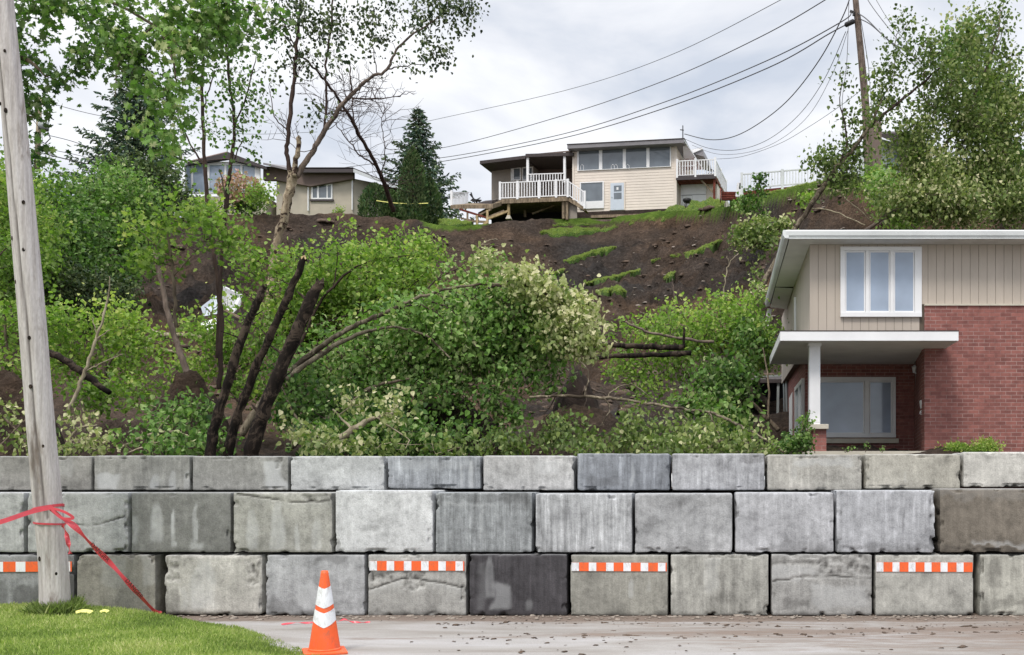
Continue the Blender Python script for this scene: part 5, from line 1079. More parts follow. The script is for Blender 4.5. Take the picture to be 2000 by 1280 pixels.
# ============================================================ sods left on the slope
def sod(name, line, label, seed, n_blades, blade=.085):
    rng = np.random.default_rng(seed); pts = smooth_line([(Vector((a, b, h)), h) for a, b, h in line], 10); V = []; nv = 7; rowz = []
    for i, (q, h) in enumerate(pts):
        h = 1.12 * h * (1 + .8 * fbm(np.array([[i * .45, seed, 0]]), 3, seed)[0]); endt = min(i, len(pts) - 1 - i) / 9; h = max(.7, h * min(1, .15 + endt ** .7 * .85)); q = Vector((q.x, q.y + 2.2 * float(fbm(np.array([[i * .3, seed, 5.]]), 2, seed)[0]), 0))
        dn = hit(q.x, q.y + h, 40, 95); dn.y = prev = dn.y if i == 0 else prev * .6 + dn.y * .4; dn = P(q.x, q.y + h, dn.y); up = P(q.x, q.y - h, dn.y + 2 * h * dn.y / F * 1.3)
        for j in range(nv):
            t = j / (nv - 1); p = dn.lerp(up, t); p.z += .05 + .10 * math.sin(math.pi * min(1, .25 + t * .75)) if 0 < j < nv - 1 else (-.25 if j == 0 else .0)
            if j == 0: p.y += .25
            V.append(tuple(p + Vector(rng.normal(size=3) * .03)))
    V = np.array(V); Q = grid_faces(nv, len(pts)); c = V.mean(0); root = empty(name, c, 0, label, 'turf', 'strips of turf left on the landslide')
    np_mesh('turf', V - c, Q.ravel(), np.arange(len(Q)) * 4, M['sodm'], root, None, True)
    G = V.reshape(len(pts), nv, 3); a = rng.random(n_blades) * (len(pts) - 1.001); b = .12 + rng.random(n_blades) * .86; b = b * (nv - 1); i = a.astype(int); j = np.minimum(b.astype(int), nv - 2); fa, fb = (a - i)[:, None], (b - j)[:, None]
    pos = (G[i, j] * (1 - fa) * (1 - fb) + G[i + 1, j] * fa * (1 - fb) + G[i, j + 1] * (1 - fa) * fb + G[i + 1, j + 1] * fa * fb)
    d = np.tile([0, -.25, 1.0], (n_blades, 1)); o = leaves('grass', pos, blade * (.6 + .8 * rng.random(n_blades)), .68 + rng.normal(size=n_blades) * .16, 'blade2', M['blade'], root, rng, 0, 0, tuple(c), d)
M['sodm'] = mat_plain('sod', (.07, .13, .025), .95, .4, 3, .5)
tpl('blade2', [(0, 0), (.16, .0), (.10, .6), (0, 1)], .1, .25)
for k, (ln, lab, n_) in enumerate([
    ([(1056, 457, 5), (1090, 456, 8), (1140, 454, 8), (1195, 446, 7), (1245, 434, 7), (1290, 427, 12), (1340, 416, 14), (1395, 405, 12), (1422, 398, 7)], 'longest strip of bright turf, hanging below the cream house', 16000),
    ([(1425, 396, 3), (1480, 386, 3), (1540, 374, 3), (1600, 362, 4), (1650, 350, 5), (1690, 343, 4)], 'turf fringe curling over the crest below the white railing', 8000),
    ([(1101, 515, 4), (1130, 506, 5), (1150, 500, 5), (1175, 492, 6), (1202, 487, 3)], 'S-shaped turf strip in the middle of the bare slope', 3500),
    ([(1145, 559, 3), (1175, 550, 5), (1200, 546, 3), (1225, 537, 3), (1250, 531, 1)], 'thin curved turf strip just above the wedge of turf', 2600),
    ([(1164, 576, 3), (1190, 571, 8), (1210, 571, 10), (1222, 576, 5)], 'wedge-shaped lump of turf, lowest on the bare slope', 2600),
    ([(1310, 504, 4), (1335, 501, 5), (1352, 499, 5), (1380, 486, 6), (1410, 473, 3)], 'turf strip below the right end of the longest strip', 3500),
    ([(1297, 549, 3), (1306, 543, 6), (1318, 537, 3)], 'small lone turf tuft left of the upright twig', 900),
    ([(1080, 538, 3), (1092, 535, 5), (1102, 532, 3)], 'small dark turf tuft left of the S-shaped strip', 900),
    ([(1272, 514, 2), (1280, 512, 4), (1290, 510, 2)], 'tiny turf crumb in the centre of the bare slope', 400),
    ([(832, 431, 3), (860, 436, 8), (890, 438, 7), (925, 437, 3)], 'turf shelf under the collapsed deck', 3500),
    ([(1005, 420, 3), (1040, 419, 4), (1075, 418, 4), (1098, 418, 3)], 'weedy turf line in the shade under the deck of the cream house', 2200),
    ([(1080, 446, 3), (1105, 442, 4), (1150, 445, 2)], 'short dull turf tuft just above the longest strip', 1200)]):
    sod('sod_strip', ln, lab, 40 + k, n_)
# grass fringe along the left crest and clods on slope
def s_crest(rng, n):
    u = rng.uniform(455, 1060, n); V = []
    us = np.linspace(440, 1080, 90); ys = np.array([hit(a, np.interp(a, TA[:, 0], TA[:, 4]) + .6, 55, 95).y for a in us]); y = np.interp(u, us, ys) + rng.random(n) * .9; x = (u - CX) * y / F; z, g = Hraw(x, y)
    return np.stack([x, y, z - .02], -1)[g > .5]
grass_blades('crest_grass', 3500, s_crest, .13, M['blade'], 'grass fringe along the broken crest', 14, .2)
pts = []; sz = []
for _ in range(1300):
    y = rng0.uniform(32, 74); u = rng0.uniform(300, 1700); x = (u - CX) * y / F
    if not (x > 1 and y < 34): pts.append((x, y, H(x, y) + .02)); sz.append(rng0.choice([.06, .11, .18, .30], p=[.45, .33, .18, .04]))
lumps('soil_clods', pts, sz, M['clod'], 'clods of dark earth scattered over the landslide', .8)
pts = []; sz = []
for _ in range(260):
    y = rng0.uniform(45, 74); u = rng0.uniform(850, 1650); x = (u - CX) * y / F; pts.append((x, y, H(x, y) + .03)); sz.append(rng0.choice([.05, .08, .12], p=[.5, .35, .15]))
lumps('stones', pts, sz, M['pebble'], 'pale stones scattered over the bare slope', .6)

# ============================================================ poles and wires on the hill
def far_pole():
    root0 = limb([(1698, 345, 52, 18), (1695, 300, 52, 17), (1690, 200, 52, 15.5), (1681, 100, 52, 13.5), (1671, 0, 52, 12), (1655, -180, 52, 10.5)], 8); b = root0[0][0]
    root = empty('hill_pole', b, 0, 'tall brown utility pole at the landslide crest on the right, leaning slightly left', 'utility pole')
    mb = MB(); mb.tube([q - b for q, _ in root0], [r for _, r in root0], 12); mb.build('pole_shaft', M['bark_brown'], root, True)
    mb = MB(); a = P(1650, 50, 51.8) - b; c = P(1669, 41, 51.9) - b; mb.tube([a, a.lerp(c, .1), a.lerp(c, .9), c], [.05, .12, .12, .05], 8); mb.build('splice_box', M['black'], root, True)
    mb = MB(); mb.beam(P(1660, 22, 52) - b, P(1672, 26, 52) - b, .1); mb.tube([P(1668, 24, 51.9) - b, P(1667, 31, 51.9) - b], .06, 6); mb.build('bracket', M['black'], root)
    Y = 62; b2 = P(72, 330, Y); r2 = empty('street_pole', b2, 0, 'slim far pole with a grey transformer, seen between the near pole and the maple leaves', 'utility pole'); mb = MB(); mb.tube([Vector((0, 0, 0)), P(78, 190, Y) - b2], [.16, .12], 8); mb.build('pole_shaft', M['bark_pale'], r2, True)
    mb = MB(); t = P(85, 254, Y - .4) - b2; mb.tube([t, t + Vector((0, 0, .45))], [.28, .28], 12); mb.build('transformer', M['greym'], r2, True); mb = MB(); mb.tube([t + Vector((.2, 0, .1)), t + Vector((.4, 0, -.5)), t + Vector((.1, 0, -.8)), t + Vector((-.1, 0, -.7))], .03, 5); mb.tube([t + Vector((0, 0, .5)), t + Vector((.3, 0, .75)), t + Vector((.6, 0, .6))], .03, 5); mb.build('lead_wire', M['black'], r2, True)
far_pole()
def wire(pts, r, label, step=8):
    ln = smooth_line([(P(a, b, Y), 0) for a, b, Y in pts], step); b = ln[0][0]; mb = MB(); mb.tube([q - b for q, _ in ln], r, 5, False); o = mb.build('overhead_wire', M['wire'], None, True); o.location = b; tag(o, label, 'wire', 'overhead wires')
wire([(700, 268, 110), (845, 235, 100), (1100, 178, 85), (1300, 112, 70), (1525, 0, 56), (1640, -70, 52)], .02, 'thin topmost wire crossing the sky above the others')
wire([(700, 306, 105), (870, 288, 100), (1100, 226, 85), (1300, 157, 70), (1480, 75, 58), (1612, 0, 52), (1668, -40, 51.8)], .028, 'second wire from the top, passing above the cream house to the top of the photo')
wire([(600, 338, 110), (745, 318, 105), (880, 306, 100), (1100, 262, 85), (1300, 199, 70), (1500, 118, 58), (1640, 45, 52), (1663, 24, 51.9)], .030, 'upper of the two parallel wires reaching the bracket on the hill pole')
wire([(700, 340, 108), (880, 313, 100), (1100, 270, 85), (1300, 211, 70), (1500, 133, 58), (1620, 66, 52.5), (1650, 50, 51.8)], .032, 'lower of the two parallel wires, ending in the black splice box')
wire([(1337, 262, 77.6), (1385, 273, 74), (1430, 268, 70), (1480, 243, 65), (1540, 195, 60), (1600, 118, 55), (1645, 35, 52.5), (1662, -10, 51.8)], .030, 'deepest sagging service wire from the roof mast of the cream house')
wire([(1338, 272, 78), (1385, 290, 74), (1440, 293, 70), (1500, 273, 65), (1560, 225, 60), (1610, 155, 55), (1652, 62, 52.2)], .017, 'upper of the thin sagging wires below the service wire')
wire([(1352, 284, 80), (1400, 301, 76), (1460, 298, 70), (1520, 275, 65), (1580, 225, 59), (1628, 140, 54), (1656, 60, 52.2)], .013, 'middle one of the thin sagging wires right of the cream house')
wire([(1400, 311, 77), (1450, 306, 72), (1520, 282, 66), (1580, 248, 60), (1640, 208, 55), (1690, 170, 52.2)], .014, 'lowest sagging wire, coming just over the white railing')
wire([(1658, 0, 51.9), (1654, 120, 51.6), (1645, 200, 51.2), (1648, 300, 50.6), (1642, 345, 51)], .015, 'guy wire dropping steeply on the left of the hill pole')
wire([(1680, 30, 51.9), (1690, 90, 52.5), (1697, 140, 53), (1705, 250, 54)], .016, 'guy wire dropping steeply on the right of the hill pole')
wire([(1675, 26, 51.9), (1693, 38, 50), (1735, 78, 47), (1800, 120, 42)], .026, 'upper thick cable running right from the hill pole into the leaves')
wire([(1676, 36, 51.9), (1700, 48, 50), (1736, 80, 47), (1800, 140, 42)], .024, 'lower thick cable running right from the hill pole into the leaves')
wire([(1670, -50, 51.9), (1698, 5, 50), (1746, 68, 46), (1800, 130, 42)], .018, 'left one of two wires slanting down from the top edge right of the hill pole')
wire([(1680, -60, 51.9), (1713, 3, 50), (1749, 58, 46), (1810, 120, 42)], .014, 'right one of two wires slanting down from the top edge right of the hill pole')
wire([(80, 193, 62), (120, 208, 66), (210, 229, 78), (330, 245, 95), (480, 262, 110), (620, 258, 115)], .02, 'wire leaving the top of the slim far pole towards the left spruce')
wire([(82, 262, 62), (140, 276, 68), (210, 300, 76), (300, 322, 86)], .022, 'wire leaving the slim far pole just below its transformer')
wire([(84, 290, 62), (150, 303, 68), (240, 326, 78)], .018, 'thin lower wire of the slim far pole')
wire([(86, 300, 62), (120, 309, 65), (180, 322, 72), (250, 332, 80)], .034, 'thickest lowest cable of the slim far pole')

# ============================================================ conifers on the plateau
def spruce(px, top, bot, halfw, Y, label, seed, dens=1.0):
    rng = np.random.default_rng(seed); t = P(px, top, Y); b = P(px, bot, Y); b.z = min(b.z, H(b.x, Y)); h = t.z - b.z; root = empty('spruce_tree', b, 0, label, 'spruce tree', 'conifers on the hilltop'); W_ = halfw * Y / F
    mb = MB(); mb.tube([Vector((0, 0, -.3)), Vector((0, 0, h * .5)), Vector((0, 0, h))], [h * .022, h * .014, .02], 8); mb.build('trunk', M['bark_dark'], root, True)
    pos = []; dr = []; sz = []; val = []; br = MB(); z = h * .06; ga = 0
    while z < h * .985:
        fr_ = 1 - z / h; R = W_ * (fr_ ** 1.0) * rng.uniform(.82, 1.12) + .12; nb = int(6 + 4 * fr_)
        for i in range(nb):
            a = ga + i * 6.283 / nb + rng.normal() * .12; L_ = R * rng.uniform(.70, 1.15); di = np.array([math.cos(a), math.sin(a), 0]); sl = .32 - .55 * fr_; vj = rng.normal() * .13
            n = int(max(3, L_ / .17)); tip = None
            for k in range(n):
                s = (k + .6) / n; p = di * L_ * s + np.array([0, 0, z + L_ * (sl * s + .30 * s * s * fr_)])
                wd = (1 - s) * .28 * L_ + .08; m = int((2 + 4.5 * (1 - abs(s - .5))) * dens)
                for _ in range(m):
                    side = rng.normal() * wd * .6; q = p + np.array([-di[1], di[0], 0]) * side + np.array([0, 0, -abs(rng.normal()) * .10 - .05])
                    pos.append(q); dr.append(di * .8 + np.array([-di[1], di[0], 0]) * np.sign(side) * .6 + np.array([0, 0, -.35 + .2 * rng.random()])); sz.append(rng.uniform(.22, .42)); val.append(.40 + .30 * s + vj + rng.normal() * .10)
            br.tube([Vector((0, 0, z)), Vector(di * L_ * .9) + Vector((0, 0, z + L_ * sl * .9))], [.035 * (1 + fr_), .01], 4, False)
        z += .44 + .24 * fr_; ga += 1.1
    br.build('boughs', M['bark_dark'], root)['kind'] = 'stuff'
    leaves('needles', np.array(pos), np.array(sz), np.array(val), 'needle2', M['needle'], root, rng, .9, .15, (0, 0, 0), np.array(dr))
tpl('needle2', [(0, 0), (.20, .35), (.13, .8), (0, 1)], .3, .12)
spruce(265, 92, 345, 160, 76, 'big blue-green spruce on the hilltop left, behind the maple leaves', 1, 1.2)
spruce(817, 207, 425, 122, 83, 'blue-green spruce in the centre, between bungalow and cream house', 2, 1.2)
spruce(988, 418, 440, 3, 75.5, 'tiny conifer seedling at the crest beside the deck post', 3, .5) if False else None
def cedar(px, top, bot, halfw, Y, label, seed, n=3600, exp=.55, v0=.45):
    rng = np.random.default_rng(seed); t = P(px, top, Y); b = P(px, bot, Y); b.z = min(b.z, H(b.x, Y)); h = t.z - b.z; root = empty('cedar_shrub', b, 0, label, 'cedar', 'conifers on the hilltop'); W_ = halfw * Y / F
    mb = MB(); mb.tube([Vector((0, 0, -.2)), Vector((0, 0, h * .8))], [.09, .03], 6); mb.build('trunk', M['bark_dark'], root, True)
    z = rng.random(n) ** .9; a = rng.uniform(0, 6.283, n); prof = np.sin(np.clip(z * .93 + .09, 0, 1) ** .75 * math.pi) ** exp; r = W_ * prof * (.72 + .3 * rng.random(n)) * (1 + .22 * fbm(np.stack([np.cos(a) * 1.5, np.sin(a) * 1.5, z * h * .8], -1), 3, seed))
    pos = np.stack([np.cos(a) * r, np.sin(a) * r, z * h], -1); d = np.stack([np.cos(a) * .35, np.sin(a) * .35, z * 0 + 1], -1)
    leaves('foliage', pos, .16 + .14 * rng.random(n), v0 + rng.normal(size=n) * .15 + .4 * fbm(pos * 1.5, 2, seed), 'needle2', M['cedar'], root, rng, .2, 0, (0, 0, 0), d)
cedar(807, 292, 432, 27, 76.5, 'tall narrow dark cedar at the crest in front of the central spruce', 4, 5200)
cedar(840, 350, 432, 24, 78, 'lower bushy cedar just right of the tall narrow cedar', 5, 2600)
cedar(733, 362, 418, 33, 77, 'rounded dark cedar bush against the end wall of the bungalow', 6, 3000, .5)
cedar(765, 375, 418, 18, 77.5, 'small cedar bush between the rounded one and the tall narrow one', 7, 1600, .5, .55)
mbt = MB(); a = P(735, 392, 75.8); b = P(836, 397, 75.8); 
ribbon(mbt, [a.lerp(b, t) - a + Vector((0, 0, -.12 * math.sin(t * math.pi))) for t in np.linspace(0, 1, 9)], .055, Vector((0, -1, 0)))
ot = mbt.build('caution_tape', M['yellow'], None); ot.location = a; sm = ot.modifiers.new('s', 'SOLIDIFY'); sm.thickness = .004; tag(ot, 'yellow tape stretched across the crest in front of the cedars', 'barrier tape')

def fan(starts, n, ang0, ang1, len0, len1, bend, Y0, dY, w, v0, seed):
    rng = np.random.default_rng(seed); out = []
    for i in range(n):
        t = (i + rng.random() * .8) / n * (len(starts) - 1); k = min(int(t), len(starts) - 2); f_ = t - k; sx = starts[k][0] * (1 - f_) + starts[k + 1][0] * f_; sy = starts[k][1] * (1 - f_) + starts[k + 1][1] * f_
        a = math.radians(rng.uniform(ang0, ang1)); l = rng.uniform(len0, len1); Yy = Y0 + rng.normal() * dY; pts = [(sx, sy, Yy + .3, w)]; x, y = sx, sy
        for s_ in range(4): x += math.cos(a) * l / 4; y += math.sin(a) * l / 4; a += math.radians(bend) / 4 * rng.uniform(.6, 1.4); pts.append((x, y, Yy - .1 * s_, w * (1 - .22 * (s_ + 1))))
        out.append((pts, v0 + rng.normal() * .08))
    return out
# ============================================================ bushes on the left bank
BG = 'bushes on the left bank'
def bush(label, blobs, **k): k.setdefault('kind', 'heart'); k.setdefault('twig_r', .02); k.setdefault('group', BG); k.setdefault('dens', .85); return plant('bush', label, 'bush', [], blobs, **k)
bush('big mid-green bush directly right of the near pole, below the slim far pole', [(120, 400, 80, 70, 50, 3, 150, .42), (150, 480, 90, 70, 48, 2.5, 150, .30), (95, 520, 70, 70, 46, 2, 110, .38)], size=.24, mat='leaf', per=30, sig=.42, seed=21)
bush('rounded green bush right of the big one, below the left spruce', [(225, 400, 75, 70, 52, 3, 170, .50), (220, 480, 75, 60, 50, 2.5, 120, .32), (175, 540, 60, 50, 46, 2, 80, .25)], size=.22, mat='leaf', per=30, sig=.42, seed=22)
bush('darker bush between the rounded bush and the flowering shrub', [(310, 365, 70, 42, 56, 3, 130, .50), (320, 400, 55, 35, 56, 2.5, 80, .22), (260, 350, 50, 30, 58, 2, 60, .45)], size=.22, mat='leaf_dark', per=30, sig=.4, seed=23)
bush('bright leafy bush at the left edge behind the near pole', [(20, 430, 70, 90, 40, 3, 110, .55), (15, 520, 70, 80, 38, 3, 120, .40), (20, 350, 40, 60, 42, 3, 50, .45)], size=.20, mat='leaf_fresh', per=28, sig=.36, seed=24, up=.6)
bush('low dark bush hanging over the bare soil at the foot of the left bank', [(130, 570, 80, 40, 42, 2, 120, .35), (205, 560, 50, 28, 44, 2, 60, .32)], size=.20, mat='leaf_dark', per=28, sig=.34, seed=25)
fl = plant('flowering_shrub', 'shrub with pale pink blossom in front of the white sunroom windows', 'flowering shrub', [[(462, 420, 74, 6), (460, 380, 74, 3)], [(462, 410, 74, 4), (485, 380, 74, 2)]], [(455, 395, 38, 26, 74, 1.3, 60, .35), (495, 400, 32, 18, 74, 1.2, 34, .5)], size=.26, mat='leaf', per=22, sig=.36, seed=26, kind='simple')
def blossoms():
    rng = np.random.default_rng(3); n = 130; u = rng.normal(size=(n, 3)); u /= np.linalg.norm(u, axis=1)[:, None]; Y = 73.0
    c = np.array([tuple(P(465 + a[0] * 38, 366 + a[2] * 24, Y + a[1] * .8)) for a in u]); pos = np.repeat(c, 6, 0) + rng.normal(size=(n * 6, 3)) * .16
    leaves('blossom', pos, .2 + rng.random(n * 6) * .14, .5 + rng.normal(size=n * 6) * .2, 'simple', M['pink'], fl, rng, .5, 0, tuple(fl.location))
blossoms()
bush('pale leafy bush on the crest in front of the bungalow wall', [(505, 380, 26, 14, 72, 1, 26, .55), (385, 410, 40, 16, 66, 1.5, 40, .6)], size=.26, mat='leaf_fresh', per=18, sig=.34, seed=27)
bush('low weeds at the bungalow wall beside its downspout', [(668, 414, 20, 5, 75, .6, 16, .6)], size=.2, mat='leaf_fresh', per=14, sig=.18, seed=28, kind='simple')

# ============================================================ maple overhead, top left
plant('maple_tree', 'big maple reaching in from the top left corner, leaves hanging over the sky', 'maple tree',
    [[(-330, 900, 17, 90), (-320, 400, 17, 80), (-260, 60, 17, 66), (-150, -150, 17, 50)], [(-290, 160, 17, 30), (-100, 20, 16.5, 14), (120, -20, 16, 8), (300, 50, 15.6, 5), (345, 160, 15.4, 3)],
     [(-200, -60, 17, 30), (100, -90, 16.6, 18), (330, -50, 16.2, 9), (480, 20, 16, 4)], [(-100, 40, 16.5, 16), (40, 110, 16, 8), (90, 150, 16, 3)], [(-270, 120, 17, 20), (-60, 180, 16.8, 10), (70, 230, 16.5, 4)], [(300, 50, 15.6, 4), (235, 120, 15.6, 3), (225, 190, 15.6, 2)]],
    [(60, 30, 55, 50, 16.3, .9, 60, .36), (45, 120, 40, 40, 16.2, .6, 34, .28), (150, 30, 70, 40, 16.2, .9, 62, .40), (170, 95, 70, 30, 16, .7, 40, .32), (120, 148, 26, 14, 16, .3, 10, .30), (250, 40, 70, 45, 16, .9, 66, .46), (240, 105, 50, 34, 15.7, .7, 40, .42),
     (345, 30, 65, 40, 15.8, .9, 66, .58), (330, 110, 60, 50, 15.6, .7, 62, .58), (275, 160, 40, 20, 15.6, .5, 14, .44), (310, 200, 48, 42, 15.4, .5, 40, .52), (310, 265, 34, 26, 15.3, .4, 20, .60), (330, 290, 34, 20, 15.3, .4, 14, .48), (440, 20, 60, 34, 15.9, .9, 56, .50),
     (430, 75, 50, 26, 15.8, .6, 30, .42), (505, 20, 34, 36, 15.9, .5, 20, .34), (500, 90, 20, 40, 15.9, .4, 10, .26), (70, 205, 22, 38, 16.4, .4, 16, .22), (75, 290, 28, 30, 16.4, .4, 16, .18), (52, 165, 26, 16, 16.4, .4, 12, .25)],
    kind='maple', size=.135, mat='leaf', per=11, sig=.125, dens=.40, seed=31, up=.9, droop=.7, twig_r=.006)
plant('young_maple', 'low spray of large fresh maple leaves under the two thin standing trees', 'young tree', [[(345, 640, 19, 7), (338, 540, 19, 6), (330, 470, 19, 4), (322, 430, 19, 2)], [(338, 540, 19, 4), (400, 470, 19, 2)], [(335, 500, 19, 4), (275, 455, 19, 2)]],
    [(300, 440, 55, 32, 19, .6, 34, .62), (370, 410, 60, 30, 19, .6, 34, .58), (330, 500, 60, 24, 19, .5, 26, .52), (440, 440, 46, 40, 19.3, .5, 30, .50), (400, 480, 50, 24, 19, .5, 12, .5), (290, 520, 30, 22, 19, .4, 10, .5)],
    kind='maple', size=.12, mat='leaf_fresh', per=13, sig=.16, dens=.48, seed=32, up=1.3, droop=.25, twig_r=.006)
# thin standing trees
TG = 'thin standing trees left of centre'
plant('thin_tree', 'slender leaning tree with sparse leaves, left of the pair', 'young tree', [[(428, 760, 20, 9), (432, 640, 20, 9), (426, 560, 20, 8), (412, 440, 20, 8), (400, 320, 20, 7), (396, 200, 20, 6), (394, 60, 20, 4), (398, -40, 20, 3)], [(400, 330, 20, 4), (360, 260, 20, 3), (345, 215, 20, 1.5)], [(415, 460, 20, 4), (440, 400, 20, 3), (428, 330, 20, 2)], [(397, 210, 20, 3), (420, 140, 20, 2)]],
    [(400, 110, 38, 75, 20, .6, 44, .38), (385, 215, 30, 40, 20, .5, 20, .45), (415, 270, 26, 50, 20, .4, 18, .42), (350, 300, 22, 20, 20, .3, 6, .5), (405, 20, 40, 40, 20, .6, 24, .36), (430, 350, 20, 14, 20, .3, 6, .5)], kind='heart', size=.10, mat='leaf', per=11, sig=.15, dens=.42, seed=33, group=TG, up=.3, droop=.8, twig_r=.005, bark='bark_twig', sides=8)
plant('thin_tree', 'slender tree with more leaves, right of the pair, crossing the brown roof', 'young tree', [[(424, 700, 20.5, 7), (430, 560, 20.5, 7), (438, 440, 20.5, 7), (450, 330, 20.5, 7), (458, 240, 20.5, 6), (448, 160, 20.5, 5), (440, 40, 20.5, 4), (450, -50, 20.5, 2)], [(457, 250, 20.5, 4), (480, 190, 20.5, 3), (500, 110, 20.5, 1.5)], [(452, 320, 20.5, 3), (475, 270, 20.5, 2)]],
    [(455, 120, 45, 60, 20.5, .6, 50, .36), (465, 200, 42, 40, 20.5, .5, 36, .38), (470, 260, 30, 32, 20.5, .4, 16, .42), (505, 170, 22, 50, 20.5, .4, 14, .3), (450, 30, 50, 40, 20.5, .6, 30, .36), (490, 300, 10, 6, 20.5, .2, 2, .5)], kind='heart', size=.10, mat='leaf', per=11, sig=.15, dens=.42, seed=34, group=TG, up=.3, droop=.8, twig_r=.005, bark='bark_twig')

# ============================================================ big forked poplar
plant('poplar_tree', 'tall poplar with pale patchy trunk, sawn stub and a long bough arching right', 'poplar tree',
    [[(522, 640, 27, 16.0), (530, 560, 27, 16.8), (541, 480, 27, 16.8), (556, 420, 27, 16.8), (566, 372, 27, 17.6), (574, 335, 27, 21.6)],
     [(568, 345, 27, 9.6), (560, 300, 27, 8.0), (563, 250, 27, 8.0), (574, 150, 27, 7.2), (582, 60, 27, 5.6), (588, -30, 27, 4.0)],
     [(574, 345, 26.9, 10.4), (578, 310, 26.9, 9.6), (586, 268, 26.9, 8.8)],
     [(578, 345, 27, 12.0), (604, 306, 27, 10.4), (630, 262, 27, 9.6), (665, 210, 27, 8.0), (690, 182, 27, 8.0), (720, 155, 27, 6.0), (755, 135, 27, 5.2), (770, 105, 27, 4.4), (800, 72, 27, 4.0), (850, 40, 27, 2.8), (880, 8, 27, 1.6)],
     [(633, 258, 27, 4.8), (637, 200, 27, 4.8), (637, 130, 27, 4.4), (645, 60, 27, 4.0), (652, -30, 27, 3.2)], [(688, 184, 27, 4.0), (684, 150, 27, 3.2), (682, 120, 26.9, 1.6)], [(690, 192, 27, 3.2), (740, 194, 27, 2.4), (780, 188, 27, 1.6), (812, 178, 27, 0.8)], [(755, 135, 27, 3.2), (790, 130, 27, 2.0), (830, 125, 27, 1.2)],
     [(583, 100, 27, 3.2), (560, 60, 27, 2.4), (545, 10, 27, 1.6)], [(560, 255, 27, 2.8), (536, 228, 27, 2.4), (528, 180, 27, 1.2)], [(737, 145, 27, 2.4), (730, 110, 27, 1.6), (728, 90, 27, 0.8)]],
    [(545, 30, 45, 40, 27, .8, 26, .24), (590, 50, 50, 45, 27, .8, 40, .28), (580, 110, 40, 26, 27, .6, 16, .22), (640, 40, 50, 40, 27, .8, 36, .28), (652, 90, 28, 27, 22, .5, 10, .24), (700, 20, 40, 24, 27, .6, 18, .24), (720, 82, 46, 14, 27, .6, 16, .22), (760, 62, 26, 20, 27, .5, 8, .24),
     (800, 15, 45, 26, 27, .8, 28, .28), (880, 30, 46, 34, 27, .8, 44, .26), (900, 5, 36, 18, 27, .6, 20, .24), (860, 88, 58, 16, 27, .6, 20, .24), (800, 124, 26, 10, 27, .4, 8, .22), (870, 116, 24, 12, 27, .4, 7, .28), (590, 135, 14, 16, 27, .3, 4, .24), (620, 222, 12, 8, 27, .3, 3, .15), (607, 238, 8, 10, 27, .2, 3, .15), (540, 145, 27, 24, 27, .4, 7, .25), (800, 45, 30, 14, 27, .5, 8, .24), (715, 40, 30, 10, 27, .4, 6, .25)],
    kind='heart', size=.125, mat='leaf_dark', dens=.55, per=12, sig=.18, seed=35, up=.1, droop=1.2, twig_r=.006, bark='bark_twig', part_mats={0: 'bark_birch', 2: 'bark_birch', 3: 'bark_brown'},  # darker leaf colour paints in the silhouette against the bright sky
    bare=[((585, 300, 27), (560, 250, 27), 9, .9), ((640, 260, 27), (690, 190, 27), 16, 1.0), ((690, 190, 27), (780, 190, 27), 12, .8), ((637, 230, 27), (640, 130, 27), 14, .9), ((700, 175, 27), (755, 135, 27), 8, .8), ((568, 200, 27), (575, 130, 27), 9, .8)], sides=12)
plant('leaning_tree', 'thin dark leafless tree leaning left across the poplar, rooted by the cedars', 'bare tree', [[(768, 412, 40, 9), (755, 370, 39, 8.5), (735, 325, 38, 7.5), (705, 270, 37, 6.5), (675, 215, 36, 5.5), (640, 165, 35, 5), (605, 125, 34, 4), (575, 95, 33, 3), (548, 60, 32, 2)], [(735, 325, 38, 4), (700, 300, 38, 3), (665, 255, 38, 2), (640, 225, 38, 1)], [(705, 270, 37, 4), (690, 230, 37, 3), (688, 190, 37, 1.5)], [(745, 345, 38, 3), (752, 300, 38, 2), (745, 240, 38, 1.5), (760, 200, 38, 1)]],
    [], bark='bark_twig', seed=36, bare=[((760, 380, 39), (705, 270, 37), 18, 1.9), ((705, 270, 37), (600, 120, 34), 22, 1.7), ((750, 300, 38), (750, 220, 38), 12, 1.5), ((700, 300, 38), (650, 240, 38), 8, 1.2)])

